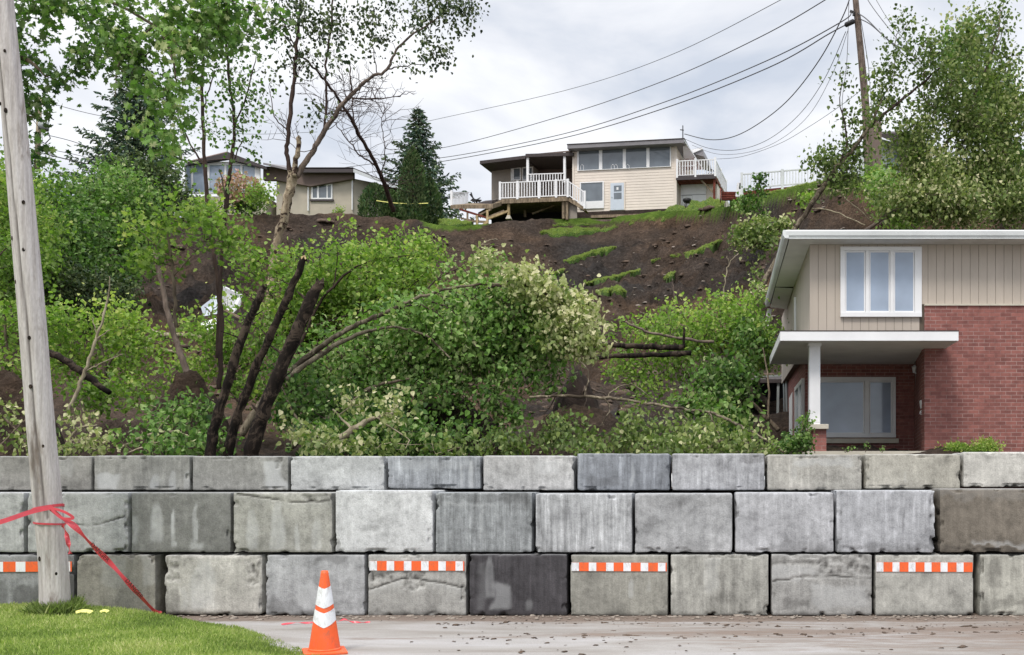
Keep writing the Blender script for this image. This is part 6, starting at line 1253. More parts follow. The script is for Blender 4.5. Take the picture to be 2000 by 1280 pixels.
# ============================================================ three dark broken trunks in front
SG = 'dark broken trunks in front'
def stump(px, label, seed):
    rng = np.random.default_rng(seed); ln = limb([(a_, b_, c_, d_ * .68) for a_, b_, c_, d_ in px], 7, .006, rng); b = ln[0][0].copy(); root = empty('dead_tree', b, 0, label, 'tree trunk', SG)
    k = 14; nr = len(ln); V = []
    for i, (p, r) in enumerate(ln):
        for j in range(k): a = 6.283 * j / k; V.append((p.x + math.cos(a) * r, p.y + math.sin(a) * r, p.z))
    V = np.array(V); C = np.repeat(np.array([tuple(p) for p, _ in ln]), k, 0); V = C + (V - C) * (1 + .18 * fbm(V * 9, 3, seed))[:, None]
    V[-k:, 2] += rng.normal(size=k) * .05; q = (np.arange(nr - 1)[:, None] * k + np.arange(k)[None, :]).ravel(); j = (np.arange(nr - 1)[:, None] * k + (np.arange(k)[None, :] + 1) % k).ravel(); Q = np.stack([q, j, j + k, q + k], -1)
    np_mesh('trunk', V - np.array(tuple(b)), Q.ravel(), np.arange(len(Q)) * 4, M['bark_dark'], root, None, True)
    mb = MB(); c = ln[-1][0] - b; r = ln[-1][1]
    for i in range(k): a = 6.283 * i / k; a2 = 6.283 * (i + 1) / k; mb.poly([tuple(V[(nr - 1) * k + i] - np.array(tuple(b))), tuple(V[(nr - 1) * k + (i + 1) % k] - np.array(tuple(b))), (c.x, c.y, c.z + .03)])
    mb.build('broken_end', M['woodnew'] if seed == 3 else M['bark_dark'], root)
    for i in range(5): mb = MB(); p, r = ln[int(nr * (.3 + .13 * i)) % nr]; s = 1 if i % 2 else -1; d = Vector((s * rng.uniform(.5, 1), -.2, rng.uniform(.2, 1))).normalized(); p = p - b; mb.tube([p, p + d * (r * 1.6), p + d * (r * 1.6 + rng.uniform(.05, .22))], [r * .35, r * .2, .006], 5); mb.build('branch_stub', M['bark_dark'], root)
stump([(408, 905, 15.1, 30), (421, 830, 15.1, 28), (447, 740, 15.1, 26), (476, 650, 15.1, 25), (500, 595, 15.1, 22), (515, 563, 15.1, 17)], 'leftmost of the three dark broken trunks, rising to a rounded dark top', 1)
stump([(442, 905, 15.5, 30), (458, 830, 15.5, 27), (492, 740, 15.5, 25), (530, 650, 15.5, 23), (567, 570, 15.5, 22), (594, 503, 15.5, 18)], 'middle and tallest of the three dark broken trunks, splintered at the top', 3)
stump([(486, 905, 15.0, 46), (501, 845, 15.0, 44), (530, 765, 15.0, 41), (565, 685, 15.0, 39), (600, 600, 15.0, 38), (624, 553, 15.0, 26)], 'rightmost and thickest of the three dark broken trunks, with patchy bark', 5)
plant('snapped_tree', 'reddish brown snapped trunk leaning right, between near pole and the dark trunks', 'tree trunk', [[(382, 770, 21, 14), (365, 725, 21, 13), (345, 670, 21, 11), (328, 610, 21, 10), (315, 550, 21, 9), (302, 490, 21, 6)], [(378, 760, 21, 6), (372, 790, 21, 3)]], [], bark='bark_brown', seed=37)
plant('fallen_log', 'dark fallen log sloping down right from behind the near pole', 'log', [[(60, 672, 21, 12), (110, 695, 21, 14), (160, 728, 21, 14), (215, 768, 21, 10)]], [], bark='bark_dark', seed=38)
plant('fallen_log', 'bleached split log lying across the foot of the snapped brown trunk', 'log', [[(280, 640, 26, 6), (320, 655, 26, 9), (370, 655, 26, 9), (425, 668, 26, 6)], [(320, 655, 26, 5), (290, 662, 26, 4)]], [], bark='bark_pale', seed=39)
plant('fallen_log', 'greyish log lying left of the foot of the snapped brown trunk', 'log', [[(232, 676, 25, 7), (290, 682, 25, 8), (345, 690, 25, 5)]], [], bark='bark_pale', seed=40)
plant('pale_sapling', 'thin pale leafless sapling crossing the fallen dark log beside the near pole', 'sapling', [[(135, 802, 18, 7), (150, 765, 18, 7), (170, 715, 18, 6.5), (185, 670, 18, 5.5), (202, 620, 18, 4.5), (212, 570, 18, 3), (214, 540, 18, 2)], [(163, 728, 18, 4), (195, 712, 18, 3), (240, 692, 18, 1.5)], [(187, 662, 18, 3), (215, 645, 18, 2)], [(190, 655, 18, 3), (180, 620, 18, 1.5)]], [], bark='bark_pale', seed=41)
plant('small_tree', 'bright yellow-green young tree right of the near pole, under the bank bushes', 'young tree', [[(200, 790, 24, 9), (205, 720, 24, 8), (190, 650, 24, 5)], [(205, 720, 24, 5), (255, 660, 24, 3)], [(200, 740, 24, 5), (140, 690, 24, 3)]],
    [(150, 640, 60, 44, 24, .9, 60, .66), (225, 640, 56, 40, 24, .9, 60, .70), (180, 710, 80, 40, 24, .9, 60, .60), (270, 690, 40, 40, 24, .8, 34, .62), (290, 760, 50, 30, 24, .8, 26, .50), (210, 770, 70, 30, 22, .6, 44, .36), (340, 720, 34, 22, 23, .5, 14, .55)], size=.13, mat='leaf_fresh', per=18, sig=.2, seed=42, twig_r=.007, bark='bark_brown')
plant('small_tree', 'yellowish leafy sapling at the left edge beside the near pole', 'young tree', [[(20, 780, 22, 8), (15, 700, 22, 6), (10, 620, 22, 4)]], [(15, 640, 50, 50, 22, .7, 44, .52), (20, 715, 50, 30, 22, .7, 34, .64), (85, 640, 30, 60, 23, .6, 26, .45)], size=.13, mat='leaf_fresh', per=16, sig=.18, seed=43, twig_r=.007)

plant('small_tree', 'leafy light green saplings around the broken white panel, behind the three dark trunks', 'young tree', [[(470, 830, 23, 7), (460, 740, 23, 6), (440, 650, 23, 4), (400, 600, 23, 2)], [(462, 750, 23, 4), (500, 680, 23, 3), (515, 610, 23, 2)], [(468, 800, 23, 4), (540, 740, 23, 2)]],
    [(420, 650, 44, 30, 23, .7, 30, .56), (470, 690, 44, 40, 23, .8, 40, .46), (520, 650, 34, 50, 23, .7, 34, .44), (400, 720, 40, 24, 23, .6, 20, .58), (500, 760, 50, 30, 22.5, .7, 34, .34), (370, 640, 30, 16, 24, .5, 10, .6), (445, 590, 14, 16, 23, .3, 4, .6), (540, 790, 40, 40, 22, .6, 26, .3)], size=.12, mat='leaf_fresh', per=16, sig=.17, seed=44, twig_r=.007, dens=.75)
plant('leafy_branch', 'arching leafy branch above the three dark trunks with dark twigs', 'branch', [[(560, 760, 23.5, 7), (600, 640, 23.5, 6), (650, 560, 23.5, 5), (720, 510, 23.5, 3), (800, 500, 23.5, 1.5)], [(650, 560, 23.5, 3), (660, 500, 23.5, 2), (650, 465, 23.5, 1)], [(600, 640, 23.5, 4), (700, 610, 23.3, 3), (800, 590, 23.2, 2)]], [(640, 480, 30, 20, 23.5, .5, 12, .66), (760, 500, 60, 16, 23.5, .5, 16, .68), (780, 590, 50, 16, 23.2, .5, 12, .6)], size=.12, mat='leaf_fresh', per=13, sig=.15, seed=45, twig_r=.006, bark='bark_twig')

# ============================================================ fallen trees in the middle
plant('upright_sapling', 'clump of bright upright saplings behind the dark trunks, reaching the foot of the crest', 'young tree',
    [[(600, 700, 25, 9), (595, 620, 25, 8), (580, 540, 25, 5), (560, 470, 25, 3)], [(600, 690, 25, 8), (650, 580, 25, 6), (680, 480, 25, 3)], [(605, 690, 25, 8), (720, 600, 25, 6), (790, 500, 25, 4), (835, 455, 25, 2)], [(600, 680, 25, 6), (530, 580, 25, 4), (500, 490, 25, 2)], [(620, 680, 25, 6), (700, 560, 25, 5), (745, 470, 25, 2)]],
    [(505, 500, 40, 40, 24.5, .9, 44, .50), (560, 510, 45, 42, 24.5, .9, 48, .52), (590, 590, 70, 50, 25, .9, 60, .46), (650, 520, 48, 36, 25, .9, 52, .58), (710, 500, 50, 38, 25, .9, 56, .60), (700, 580, 80, 44, 25, 1, 80, .52), (780, 520, 55, 34, 25, .9, 60, .58), (830, 490, 26, 26, 25, .6, 18, .60),
     (810, 570, 60, 30, 25, .8, 44, .50), (680, 455, 14, 18, 25, .3, 5, .6), (745, 462, 12, 16, 25, .3, 5, .6), (480, 560, 40, 40, 24, .8, 30, .42), (450, 520, 30, 40, 24, .6, 16, .5)], size=.125, mat='leaf_fresh', per=15, sig=.14, seed=51, dens=.30, spd=7, spw=.8, spdroop=.3, sprays=fan([(520, 660), (600, 680), (700, 650), (800, 600)], 34, -100, -50, 110, 190, 14, 24.4, .4, 4, .60, 9), twig_r=.007, up=.9, droop=.35, bark='bark_twig')
plant('fallen_tree', 'large fallen tree in the middle, pale trunk arching right under a dome of leaves', 'fallen tree',
    [[(470, 850, 18.6, 15), (510, 790, 18.7, 14), (570, 722, 18.9, 13), (640, 668, 19, 10), (700, 632, 19.1, 9), (760, 608, 19.2, 7.5), (820, 580, 19.3, 6), (890, 562, 19.4, 5), (960, 555, 19.5, 5), (1020, 560, 19.6, 4), (1090, 590, 19.8, 3)],
     [(560, 742, 18.7, 12), (640, 684, 18.9, 9), (710, 650, 18.9, 7), (770, 640, 18.9, 5), (830, 655, 18.9, 4), (880, 700, 18.9, 3)], [(700, 640, 21, 6), (780, 650, 20.6, 5), (850, 700, 20.4, 4), (880, 780, 20.3, 3)], [(890, 565, 21, 4), (960, 600, 20.6, 3), (1020, 660, 20.4, 2)],
     [(620, 690, 20.8, 6), (700, 760, 20.2, 5), (760, 840, 20, 3)], [(820, 585, 21, 4), (860, 540, 21.4, 3), (910, 520, 21.5, 2)], [(960, 557, 21, 3), (1050, 545, 21, 2), (1120, 590, 20.8, 1.5)], [(800, 640, 20.7, 4), (960, 690, 20.2, 3), (1040, 740, 20, 2)]] + [[(x0, y0, 20.4, 4), (x0 + dx * .4, y0 + dy * .15, 20.0, 3), (x0 + dx * .8, y0 + dy * .55, 19.7, 2.2), (x0 + dx, y0 + dy, 19.5, 1.2)] for x0, y0, dx, dy in ((650, 668, 130, 120), (720, 645, 110, 150), (780, 618, 150, 130), (840, 590, 140, 160), (900, 572, 130, 110), (960, 562, 110, 150), (700, 650, -10, 120), (760, 625, 60, 170), (600, 700, 90, 110))],
    [(940, 610, 110, 40, 20.8, .9, 100, 0.62), (850, 640, 90, 50, 20.6, .9, 90, 0.52), (1000, 660, 110, 60, 20.3, 1, 130, 0.48), (1050, 610, 60, 44, 20.6, .8, 60, 0.74), (900, 710, 120, 50, 20.2, .9, 120, 0.42), (1010, 740, 80, 36, 19.8, .8, 70, 0.52), (760, 700, 100, 55, 20.5, .9, 90, 0.44), (700, 660, 80, 36, 21.3, .8, 56, 0.54),
     (780, 610, 70, 30, 21.5, .8, 50, 0.58), (900, 540, 50, 24, 21.6, .6, 34, 0.74), (960, 525, 40, 18, 21.5, .5, 24, 0.82), (1075, 700, 34, 50, 20, .6, 36, 0.62), (720, 770, 100, 36, 19.8, .8, 70, 0.38), (880, 780, 110, 36, 19.4, .8, 90, 0.32), (980, 800, 60, 30, 19.2, .6, 40, 0.42), (640, 730, 60, 50, 20.8, .8, 40, 0.50)],
    size=.125, mat='leaf', per=16, sig=.15, seed=52, dens=.36, spd=8, spw=1.0, sprays=fan([(600, 700), (700, 640), (800, 592), (900, 562), (960, 560)], 44, -22, 60, 90, 205, 60, 20.3, .4, 4, .62, 8), twig_r=.008, up=1.0, droop=.75, bark='bark_twig', part_mats={0: 'bark_grey', 1: 'bark_grey'}, sides=10)
plant('wilted_branch', 'crown end of the fallen tree with wilted cream-coloured leaves, facing the bare slope', 'fallen tree',
    [[(960, 560, 19.4, 5), (1040, 560, 19.3, 4), (1110, 610, 19.2, 3), (1160, 680, 19.1, 2)], [(1040, 560, 19.3, 3), (1090, 550, 19.3, 1.5)], [(1110, 610, 19.2, 2), (1150, 600, 19.2, 1)]],
    [(1030, 545, 50, 20, 19.4, .5, 34, .86), (1090, 570, 50, 26, 19.3, .5, 44, .90), (1130, 610, 36, 34, 19.2, .5, 40, .92), (1145, 655, 30, 34, 19.1, .5, 34, .88), (1095, 640, 40, 40, 19.0, .5, 36, .72), (1020, 590, 60, 22, 20, .5, 24, .62), (950, 505, 26, 12, 21.2, .4, 10, .8)],
    size=.12, mat='leaf_olive', per=17, dens=.95, sig=.13, seed=53, twig_r=.006, up=.4, droop=1.0, bark='bark_twig')
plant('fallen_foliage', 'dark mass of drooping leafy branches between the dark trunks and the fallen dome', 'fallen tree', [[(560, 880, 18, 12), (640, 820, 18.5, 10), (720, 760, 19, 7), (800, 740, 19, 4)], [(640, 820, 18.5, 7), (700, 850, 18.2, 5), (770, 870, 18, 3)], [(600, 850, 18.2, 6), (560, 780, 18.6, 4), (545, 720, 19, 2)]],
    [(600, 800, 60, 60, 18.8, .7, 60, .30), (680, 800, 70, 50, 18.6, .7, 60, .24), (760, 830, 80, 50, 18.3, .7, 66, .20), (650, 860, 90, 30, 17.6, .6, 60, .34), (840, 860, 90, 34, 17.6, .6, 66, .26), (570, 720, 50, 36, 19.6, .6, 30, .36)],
    size=.13, mat='leaf', per=17, sig=.17, seed=54, twig_r=.008, up=.5, droop=1.0)
plant('wilted_branch', 'wilting pale-leaved branches low behind the blocks, right of the dark trunks', 'fallen branch', [[(640, 870, 16.2, 16), (690, 840, 16.4, 13), (735, 815, 16.8, 8), (775, 805, 17, 4)], [(690, 840, 16.4, 6), (650, 800, 16.6, 3)], [(735, 815, 16.8, 5), (800, 860, 16.2, 2)]],
    [(600, 850, 40, 26, 16, .4, 22, .82), (690, 780, 36, 20, 16.8, .4, 14, .80), (650, 870, 60, 14, 15.6, .4, 22, .66), (780, 800, 30, 44, 16.5, .4, 18, .74), (720, 870, 70, 14, 15.6, .4, 22, .62), (850, 875, 60, 12, 15.5, .3, 16, .5)], size=.11, mat='leaf_olive', per=11, sig=.12, seed=55, twig_r=.006, up=.3, droop=1.1, bark='bark_pale')
# low litter right behind the wall
plant('leaf_litter_branch', 'tangle of dark leafy branches lying behind the wall left of the dark trunks', 'fallen branch', [[(230, 880, 16.2, 7), (290, 850, 16.4, 6), (350, 845, 16.5, 5), (430, 870, 16.2, 3)], [(300, 850, 16.4, 4), (340, 800, 16.8, 2)], [(250, 885, 15.8, 4), (320, 862, 15.8, 3), (380, 872, 15.8, 2)]],
    [(330, 835, 60, 26, 16.6, .5, 34, .40), (390, 800, 50, 28, 17, .5, 30, .38), (350, 870, 80, 14, 15.6, .4, 34, .48), (300, 800, 36, 16, 17.2, .4, 12, .50), (400, 860, 50, 20, 16, .4, 24, .34), (250, 860, 30, 20, 16, .4, 8, .6)], size=.11, mat='leaf', per=12, sig=.13, seed=56, twig_r=.006, up=.4, droop=1.0, bark='bark_pale')
plant('wilted_branch', 'dry tan leaves on broken twigs just right of the near pole, above the wall', 'fallen branch', [[(120, 880, 15.8, 5), (150, 840, 15.9, 4), (190, 830, 16, 2)], [(130, 860, 15.8, 3), (200, 862, 15.8, 1.5)]], [(145, 820, 26, 26, 16, .3, 12, .90), (170, 862, 46, 16, 15.7, .3, 20, .84), (130, 875, 30, 8, 15.4, .3, 10, .7)], size=.10, mat='leaf_olive', per=10, sig=.11, seed=57, twig_r=.005, up=.2, droop=1.0, bark='bark_pale')
plant('wilted_branch', 'sparse dry branches with yellowed leaves left of the near pole', 'fallen branch', [[(-30, 780, 15.8, 5), (10, 820, 15.8, 4), (60, 860, 15.6, 3)], [(0, 870, 15.4, 4), (50, 820, 15.7, 2)]], [(20, 820, 36, 30, 15.8, .3, 14, .80), (40, 860, 40, 20, 15.5, .3, 16, .72), (20, 790, 30, 14, 16, .3, 6, .6)], size=.10, mat='leaf_olive', per=9, sig=.12, seed=58, twig_r=.005, up=.2, droop=1.0)
# long thin fallen pole on the right with hanging foliage
plant('fallen_sapling', 'long thin fallen trunk bending down right to the porch, twigs hanging from it', 'fallen tree',
    [[(1035, 776, 18.5, 5), (1110, 774, 18.4, 6), (1180, 776, 18.2, 6), (1250, 786, 18, 5.5), (1320, 797, 17.6, 5.5), (1385, 806, 17.2, 5), (1430, 824, 16.6, 6), (1480, 850, 16, 5), (1530, 884, 15.2, 4)],
     [(1180, 776, 18.2, 4), (1190, 800, 18, 3), (1175, 830, 17.9, 2)], [(1250, 786, 18, 3), (1240, 815, 17.8, 2)], [(1385, 806, 17.2, 4), (1400, 840, 16.8, 3), (1420, 884, 16.2, 2)], [(1320, 797, 17.6, 3), (1350, 830, 17.2, 2), (1370, 870, 16.8, 1.5)], [(1185, 776, 18.2, 4), (1210, 756, 18.4, 3), (1240, 752, 18.6, 2), (1275, 782, 18.2, 1.5)], [(1140, 775, 18.3, 4), (1150, 730, 18.5, 3), (1130, 700, 18.8, 2)]],
    [(1090, 850, 60, 30, 17.2, .5, 36, .36), (1180, 860, 60, 24, 16.6, .5, 36, .44), (1260, 840, 60, 40, 17, .5, 50, .42), (1340, 850, 60, 34, 16.6, .5, 52, .48), (1420, 865, 60, 20, 16, .4, 40, .56), (1480, 872, 44, 12, 15.5, .3, 24, .50), (1300, 875, 90, 12, 15.5, .4, 36, .50), (1120, 878, 60, 8, 15.4, .3, 18, .42), (980, 870, 80, 16, 16, .4, 40, .36), (1400, 820, 34, 22, 17.4, .3, 14, .5)],
    size=.105, mat='leaf_olive', per=13, sig=.12, seed=59, twig_r=.005, up=.2, droop=1.2, bark='bark_grey')
HL = 'dark fallen trunks lying level right of the dome'
plant('toppled_tree', 'upper of the two level dark trunks between the leaf dome and the right-hand thicket', 'fallen tree', [[(1120, 670, 23.5, 8), (1190, 674, 23.5, 10), (1260, 677, 23.5, 11), (1335, 678, 23.5, 12)], [(1335, 680, 23.5, 6), (1335, 640, 23.5, 5)]], [], bark='bark_dark', seed=60, group=HL)
plant('toppled_tree', 'lower of the two level dark trunks, forked at its pale left end', 'fallen tree', [[(1125, 705, 22, 6), (1190, 697, 22, 10), (1260, 694, 22, 10), (1350, 690, 22, 11)], [(1125, 692, 22.2, 4), (1160, 690, 22.1, 6), (1200, 697, 22, 6)]], [], bark='bark_dark', seed=61, group=HL)
plant('toppled_tree', 'thin brown stem slanting down right above the level dark trunks', 'fallen tree', [[(1222, 628, 24, 4), (1260, 647, 24, 5), (1320, 660, 24, 6), (1395, 668, 24, 6)], [(1240, 640, 24, 3), (1232, 625, 24, 1.5)]], [], bark='bark_brown', seed=62, group=HL)
def root_plate():
    c = P(1130, 800, 22.5); c.z = H(c.x, c.y) - .1; rng = np.random.default_rng(7); root = empty('root_plate', c, 0, 'upturned dark root plate with dangling roots at the end of the lower level trunk', 'root plate')
    n, m_ = 26, 18; V = []
    for i in range(m_):
        for j in range(n):
            th = math.pi * (i / (m_ - 1)) ; a = 6.283 * j / n; V.append((math.sin(th) * math.cos(a), math.sin(th) * math.sin(a) * .7, math.cos(th)))
    V = np.array(V); s = 1 + .42 * fbm(V * 2.2, 4, 3) + .12 * fbm(V * 8, 3, 4); top = ZA(722, 22.5) - c.z; V = V * s[:, None] * np.array([.42, .6, top * .5]) + np.array([0, 0, top * .5]); V[:, 0] *= (1.9 - V[:, 2] / top * 1.25)
    q = (np.arange(m_ - 1)[:, None] * n + np.arange(n)[None, :]).ravel(); j = (np.arange(m_ - 1)[:, None] * n + (np.arange(n)[None, :] + 1) % n).ravel(); Q = np.stack([q, j, j + n, q + n], -1)
    np_mesh('root_ball', V, Q.ravel(), np.arange(len(Q)) * 4, M['darksoil'], root, None, True)
    for i in range(12):
        a = rng.uniform(0, 6.28); p = Vector((math.cos(a) * .35, -.45, rng.uniform(.4, 1.0) * top)); mb = MB(); pts = [p]; d = Vector((math.cos(a), -.3, rng.uniform(-1, .3)))
        for _ in range(6): d = (d + Vector(rng.normal(size=3)) * .4 + Vector((0, 0, -.15))).normalized(); p = p + d * .14; pts.append(p)
        mb.tube(pts, [.024, .02, .016, .012, .01, .007, .004], 5); mb.build('root', M['bark_brown'], root, True)
root_plate()
def soil_mound(px, py, Y, rx, rz, label, seed):
    c = P(px, py + rz, Y); c.z = H(c.x, c.y) - .2; top = ZA(py - rz, Y) - c.z; w = rx * Y / F; n, m_ = 44, 22; i, j = np.meshgrid(np.arange(m_), np.arange(n), indexing='ij'); r = 1 - i / (m_ - 1.0); a = j * 2 * math.pi / n
    x = np.cos(a) * r * w; y = np.sin(a) * r * w * .7; z = top * np.cos(r * math.pi / 2) ** .8; V = np.stack([x, y, z], -1).reshape(-1, 3); W_ = V + np.array([px, Y, 0]); k = fbm(W_ * 2, 4, seed); V = V + np.stack([k * .12, k * .12, fbm(W_ * 3.5, 4, seed + 1) * .25 * (1 - r.ravel() ** 3)], -1)
    q = (np.arange(m_ - 1)[:, None] * n + np.arange(n)[None, :]).ravel(); jn = (np.arange(m_ - 1)[:, None] * n + (np.arange(n)[None, :] + 1) % n).ravel(); Q = np.stack([q, jn, jn + n, q + n], -1)
    o = np_mesh('soil_mound', V, Q.ravel(), np.arange(len(Q)) * 4, M['soil'], None, {'grass': np.zeros(len(V))}, True); o.location = c; tag(o, label, 'earth heap', 'heaps of slid earth')
soil_mound(20, 800, 19, 110, 70, 'heap of brown earth at the left edge behind the near pole', 1)
soil_mound(370, 770, 20.5, 90, 45, 'dark heap of earth at the foot of the snapped brown trunk', 2)
soil_mound(230, 850, 17.5, 120, 26, 'low brown heap of earth just above the wall right of the near pole', 3)
soil_mound(1130, 830, 19.5, 150, 34, 'long heap of earth under the thin fallen trunk and the root plate', 4)
soil_mound(870, 830, 21, 150, 50, 'shaded heap of earth under the dome of fallen leaves', 5)
# thicket right of centre
plant('fallen_tree', 'bright leafy thicket of toppled branches below the bare slope, left of the brick house', 'fallen tree',
    [[(1500, 790, 25, 14), (1440, 740, 25, 12), (1370, 690, 25.5, 9), (1300, 640, 26, 6), (1250, 610, 26, 3)], [(1440, 740, 25, 8), (1420, 660, 25.5, 6), (1400, 590, 26, 3)], [(1480, 770, 25, 6), (1490, 690, 25, 5), (1500, 620, 25, 3)], [(1370, 690, 25.5, 6), (1290, 730, 25, 4), (1210, 740, 25, 2)]],
    [(1290, 645, 70, 34, 26, .9, 70, .62), (1370, 650, 60, 44, 26, .9, 70, .58), (1420, 600, 44, 34, 26, .8, 40, .64), (1470, 630, 46, 44, 25.6, .8, 60, .54), (1480, 580, 20, 30, 26, .5, 14, .62), (1290, 720, 90, 34, 25, .9, 90, .50), (1210, 730, 50, 36, 25, .8, 46, .54), (1330, 600, 24, 20, 26.3, .4, 10, .7), (1370, 590, 16, 24, 26, .4, 8, .66), (1260, 770, 60, 20, 24, .6, 30, .5)],
    size=.12, mat='leaf_fresh', per=15, sig=.16, seed=63, dens=.36, spd=7, spw=.9, spdroop=.5, sprays=fan([(1500, 720), (1470, 700), (1420, 690), (1350, 690), (1260, 715)], 26, -140, -60, 60, 105, 20, 25.2, .5, 4, .60, 10), twig_r=.008, up=.9, droop=.5, bark='bark_brown')
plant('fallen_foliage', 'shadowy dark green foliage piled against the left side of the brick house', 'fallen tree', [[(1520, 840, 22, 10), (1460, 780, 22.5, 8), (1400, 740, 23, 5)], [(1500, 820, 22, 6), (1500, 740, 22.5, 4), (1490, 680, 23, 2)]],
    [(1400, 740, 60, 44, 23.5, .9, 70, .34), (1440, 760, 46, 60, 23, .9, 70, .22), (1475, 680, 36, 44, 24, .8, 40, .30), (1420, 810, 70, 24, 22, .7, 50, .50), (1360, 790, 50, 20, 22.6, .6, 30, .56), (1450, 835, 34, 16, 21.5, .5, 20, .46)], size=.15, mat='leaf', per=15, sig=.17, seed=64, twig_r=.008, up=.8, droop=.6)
plant('porch_shrub', 'small dark green shrub beside the brick porch pier', 'shrub', [[(1560, 884, 19, 4), (1562, 850, 19, 3), (1572, 818, 19, 1.5)]], [(1560, 862, 34, 20, 19, .35, 44, .42), (1572, 830, 14, 18, 19, .2, 12, .5), (1530, 872, 22, 10, 19, .3, 14, .5)], size=.085, mat='leaf', per=18, sig=.07, seed=65, twig_r=.004)
plant('yellow_shrub', 'low yellow-green shrub along the foot of the brick wall', 'shrub', [[(1895, 900, 20, 4), (1895, 880, 20, 2)]], [(1858, 878, 36, 8, 19.9, .2, 90, .70), (1930, 873, 40, 11, 19.9, .2, 110, .78), (1895, 880, 70, 6, 19.9, .2, 90, .7)], size=.07, mat='leaf_fresh', per=16, sig=.05, seed=66, twig_r=.003, kind='simple', up=.4, droop=-.5)
plant('weed_plant', 'few thin weeds on the porch slab in front of the large window', 'weed', [[(1650, 884, 19.6, 1.5), (1665, 876, 19.6, 1)], [(1690, 884, 19.6, 1.5), (1694, 868, 19.6, 1)], [(1722, 884, 19.6, 1.5), (1724, 872, 19.6, 1)]], [(1662, 876, 18, 4, 19.6, .1, 6, .5), (1694, 874, 8, 8, 19.6, .1, 6, .5), (1724, 878, 6, 5, 19.6, .1, 4, .5)], size=.06, mat='leaf', per=6, sig=.03, seed=67, twig_r=.003)

# ============================================================ big leaning tree on the right
plant('leaning_maple', 'large tree leaning right over the brick house roof, crown filling the top right', 'maple tree',
    [[(1442, 632, 33, 12), (1475, 580, 33, 12), (1510, 520, 33.5, 11), (1555, 445, 34, 9), (1600, 375, 34, 10), (1640, 320, 34, 9), (1672, 285, 34, 8), (1705, 235, 34, 6), (1722, 195, 34, 4)],
     [(1640, 320, 34, 5), (1655, 270, 34, 4), (1640, 200, 34, 2), (1645, 160, 34, 1.5)], [(1700, 245, 34, 6), (1780, 180, 34.5, 5), (1850, 120, 35, 3)], [(1720, 440, 36, 8), (1800, 350, 36, 8), (1880, 230, 36, 7), (1940, 100, 36, 4), (1955, 20, 36, 2)], [(1800, 350, 36, 6), (1900, 330, 36, 4), (1980, 280, 36, 3)], [(1690, 450, 35, 7), (1780, 400, 35, 6), (1900, 400, 35, 4)]],
    [(1640, 345, 34, 26, 34, .8, 29, 0.38), (1620, 310, 40, 20, 34, .8, 25, 0.42), (1665, 290, 30, 26, 34, .7, 16, 0.36), (1650, 225, 28, 22, 34, .6, 6, 0.28), (1648, 150, 12, 10, 34, .2, 1, 0.28), (1700, 240, 30, 24, 34, .7, 10, 0.34), (1760, 70, 34, 26, 34.5, .9, 9, 0.30), (1740, 130, 44, 34, 34.5, .9, 19, 0.32), (1790, 110, 44, 50, 34.8, 1, 25, 0.38),
     (1740, 190, 40, 24, 34.5, .8, 13, 0.32), (1810, 190, 60, 44, 35, 1.2, 40, 0.42), (1880, 70, 50, 40, 35.5, 1.2, 30, 0.48), (1945, 50, 34, 46, 36, 1.2, 22, 0.42), (1890, 150, 70, 50, 35.5, 1.2, 55, 0.50), (1965, 140, 50, 50, 36, 1.2, 35, 0.44), (1800, 270, 60, 34, 35, 1.2, 60, 0.52), (1890, 250, 80, 50, 35.5, 1.3, 105, 0.54), (1975, 240, 50, 60, 36, 1.2, 67, 0.58),
     (1830, 330, 80, 34, 35, 1.2, 126, 0.64), (1930, 330, 80, 44, 35.5, 1.2, 149, 0.58), (1790, 395, 70, 40, 34.5, 1.2, 103, 0.66), (1880, 405, 90, 38, 34.5, 1.2, 149, 0.64), (1970, 400, 60, 44, 35, 1.2, 103, 0.56), (1740, 300, 30, 16, 34.6, .5, 9, 0.48), (2060, 250, 60, 160, 36, 1.5, 120, 0.53)],
    size=.17, mat='leaf_olive', per=25, sig=.27, seed=71, twig_r=.012, up=.7, droop=.7, bark='bark_brown', part_mats={0: 'bark_grey', 1: 'bark_twig', 2: 'bark_twig'}, kind='heart')
plant('green_tree', 'fresher green tree behind the leaning one at the right edge', 'tree', [[(1960, 460, 40, 12), (1950, 300, 40, 10), (1930, 120, 40, 6)]], [(1940, 200, 60, 70, 39, 1.6, 90, .52), (1880, 100, 40, 50, 39, 1.4, 50, .48), (1960, 330, 60, 60, 39, 1.6, 90, .48), (1720, 360, 30, 16, 44, 1, 20, .7)], size=.24, mat='leaf', per=22, sig=.34, seed=72, twig_r=.014)
bush('fluffy pale green bush at the foot of the hill pole', [(1735, 375, 44, 26, 49, 1.5, 60, .62), (1710, 350, 30, 12, 50, 1, 24, .55), (1770, 410, 40, 26, 47, 1.5, 40, .5)], size=.22, mat='leaf_fresh', per=30, sig=.3, seed=73, kind='simple', group=None)
HB = 'leafy branches hanging on the bare slope'
plant('hanging_branch', 'yellow-green leafy branch lying on the bare slope just above the brick house gutter', 'fallen branch', [[(1560, 470, 44, 4), (1500, 440, 44, 3), (1440, 440, 44, 2)], [(1500, 440, 44, 2), (1470, 490, 43, 1)]], [(1490, 440, 60, 12, 44, .6, 50, .72), (1490, 460, 56, 14, 43.5, .5, 44, .48), (1450, 480, 22, 20, 43, .4, 12, .5), (1500, 480, 30, 12, 43, .4, 10, .45)], size=.22, mat='leaf_olive', per=15, sig=.2, seed=74, twig_r=.014, group=HB)
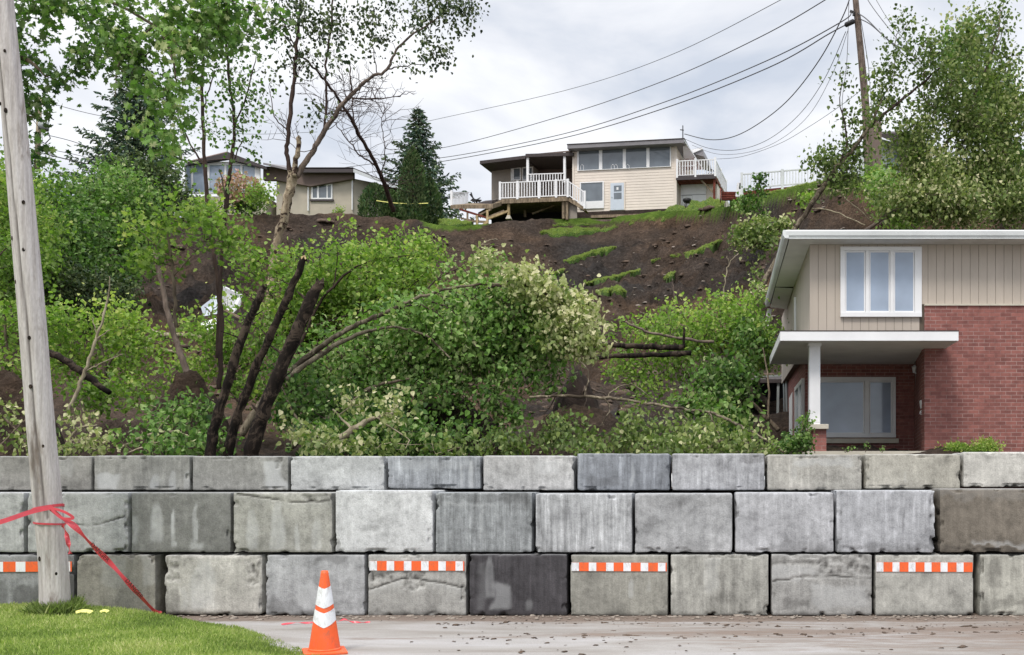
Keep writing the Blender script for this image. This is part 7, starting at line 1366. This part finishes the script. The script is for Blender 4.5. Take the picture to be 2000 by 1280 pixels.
plant('hanging_branch', 'upright leafy sprig poking over the crest in front of the white railing', 'fallen branch', [[(1470, 425, 60, 3), (1480, 385, 60, 3), (1483, 345, 60, 2)]], [(1483, 352, 8, 14, 60, .3, 10, .2), (1478, 375, 20, 10, 60, .4, 14, .35), (1465, 400, 30, 18, 60, .6, 34, .5)], size=.25, mat='leaf', per=14, sig=.2, seed=75, twig_r=.02, group=HB)
plant('hanging_branch', 'small leafy spray by the leaning trunk at the crest', 'fallen branch', [[(1590, 385, 50, 3), (1570, 395, 50, 2)], [(1590, 370, 50, 3), (1630, 370, 50, 3), (1660, 395, 50, 2), (1700, 430, 50, 2)], [(1580, 405, 50, 3), (1630, 415, 50, 3), (1690, 440, 49, 2)], [(1630, 372, 50, 2), (1680, 368, 50, 2)]], [(1580, 390, 22, 12, 50, .4, 16, .62)], size=.24, mat='leaf_fresh', per=11, sig=.16, seed=76, twig_r=.014, group=HB, bark='bark_pale')
plant('hanging_branch', 'loose yellowish leaves under the eave left of the brick house', 'fallen branch', [[(1500, 560, 32, 3), (1480, 540, 32, 2), (1470, 510, 32, 1)]], [(1478, 530, 14, 10, 32, .3, 8, .7), (1470, 570, 26, 14, 31, .5, 16, .64)], size=.15, mat='leaf_olive', per=11, sig=.13, seed=77, twig_r=.01, group=HB)
plant('bare_twig', 'thin upright twig standing alone on the bare slope', 'twig', [[(1320, 620, 40, 3), (1316, 570, 40, 2.5), (1313, 545, 40, 1.5)], [(1318, 590, 40, 2), (1326, 565, 40, 1)]], [], bark='bark_brown', seed=78)
plant('bare_twig', 'crooked grey twig on the bare slope left of the eave', 'twig', [[(1410, 600, 34, 3), (1418, 545, 34, 2.5), (1424, 515, 34, 2), (1442, 495, 34, 1.5)], [(1424, 515, 34, 1.5), (1420, 500, 34, 1)]], [], bark='bark_pale', seed=79)
plant('bare_twig', 'arched pale twig above the wilted crown on the bare slope', 'twig', [[(930, 495, 40, 2.5), (940, 478, 40, 2.5), (960, 468, 40, 2), (972, 468, 40, 1.5)], [(940, 478, 40, 1.5), (962, 477, 40, 1)]], [], bark='bark_pale', seed=80)

# ============================================================ broken white panel
def panel():
    c = P(440, 605, 30); root = empty('broken_white_panel', c, 0, 'crumpled white sheet from a shed wall lying among leaves behind the thin trees', 'debris'); L_ = lambda a, b, d=0.0: P(a, b, 30 + d) - c
    mb = MB(); mb.prism([L_(436, 560), L_(472, 577, .4), L_(468, 600, .3), L_(455, 612, .1), L_(432, 604)], (.0, .06, .03)); mb.build('sheet', M['vinyl'], root)
    mb = MB(); mb.prism([L_(392, 600), L_(420, 578, .2), L_(436, 590, .1), L_(430, 612), L_(398, 618)], (.02, .05, .0)); mb.build('sheet', M['door'], root)
    mb = MB(); mb.prism([L_(390, 632, -.5), L_(420, 622, -.3), L_(424, 640, -.5), L_(396, 648, -.6)], (.02, .05, 0)); mb.build('sheet', M['vinyl'], root)
    mb = MB(); mb.beam(L_(434, 602, -.1), L_(470, 622, -.2), .06); mb.build('broken_batten', M['wood'], root)
panel()
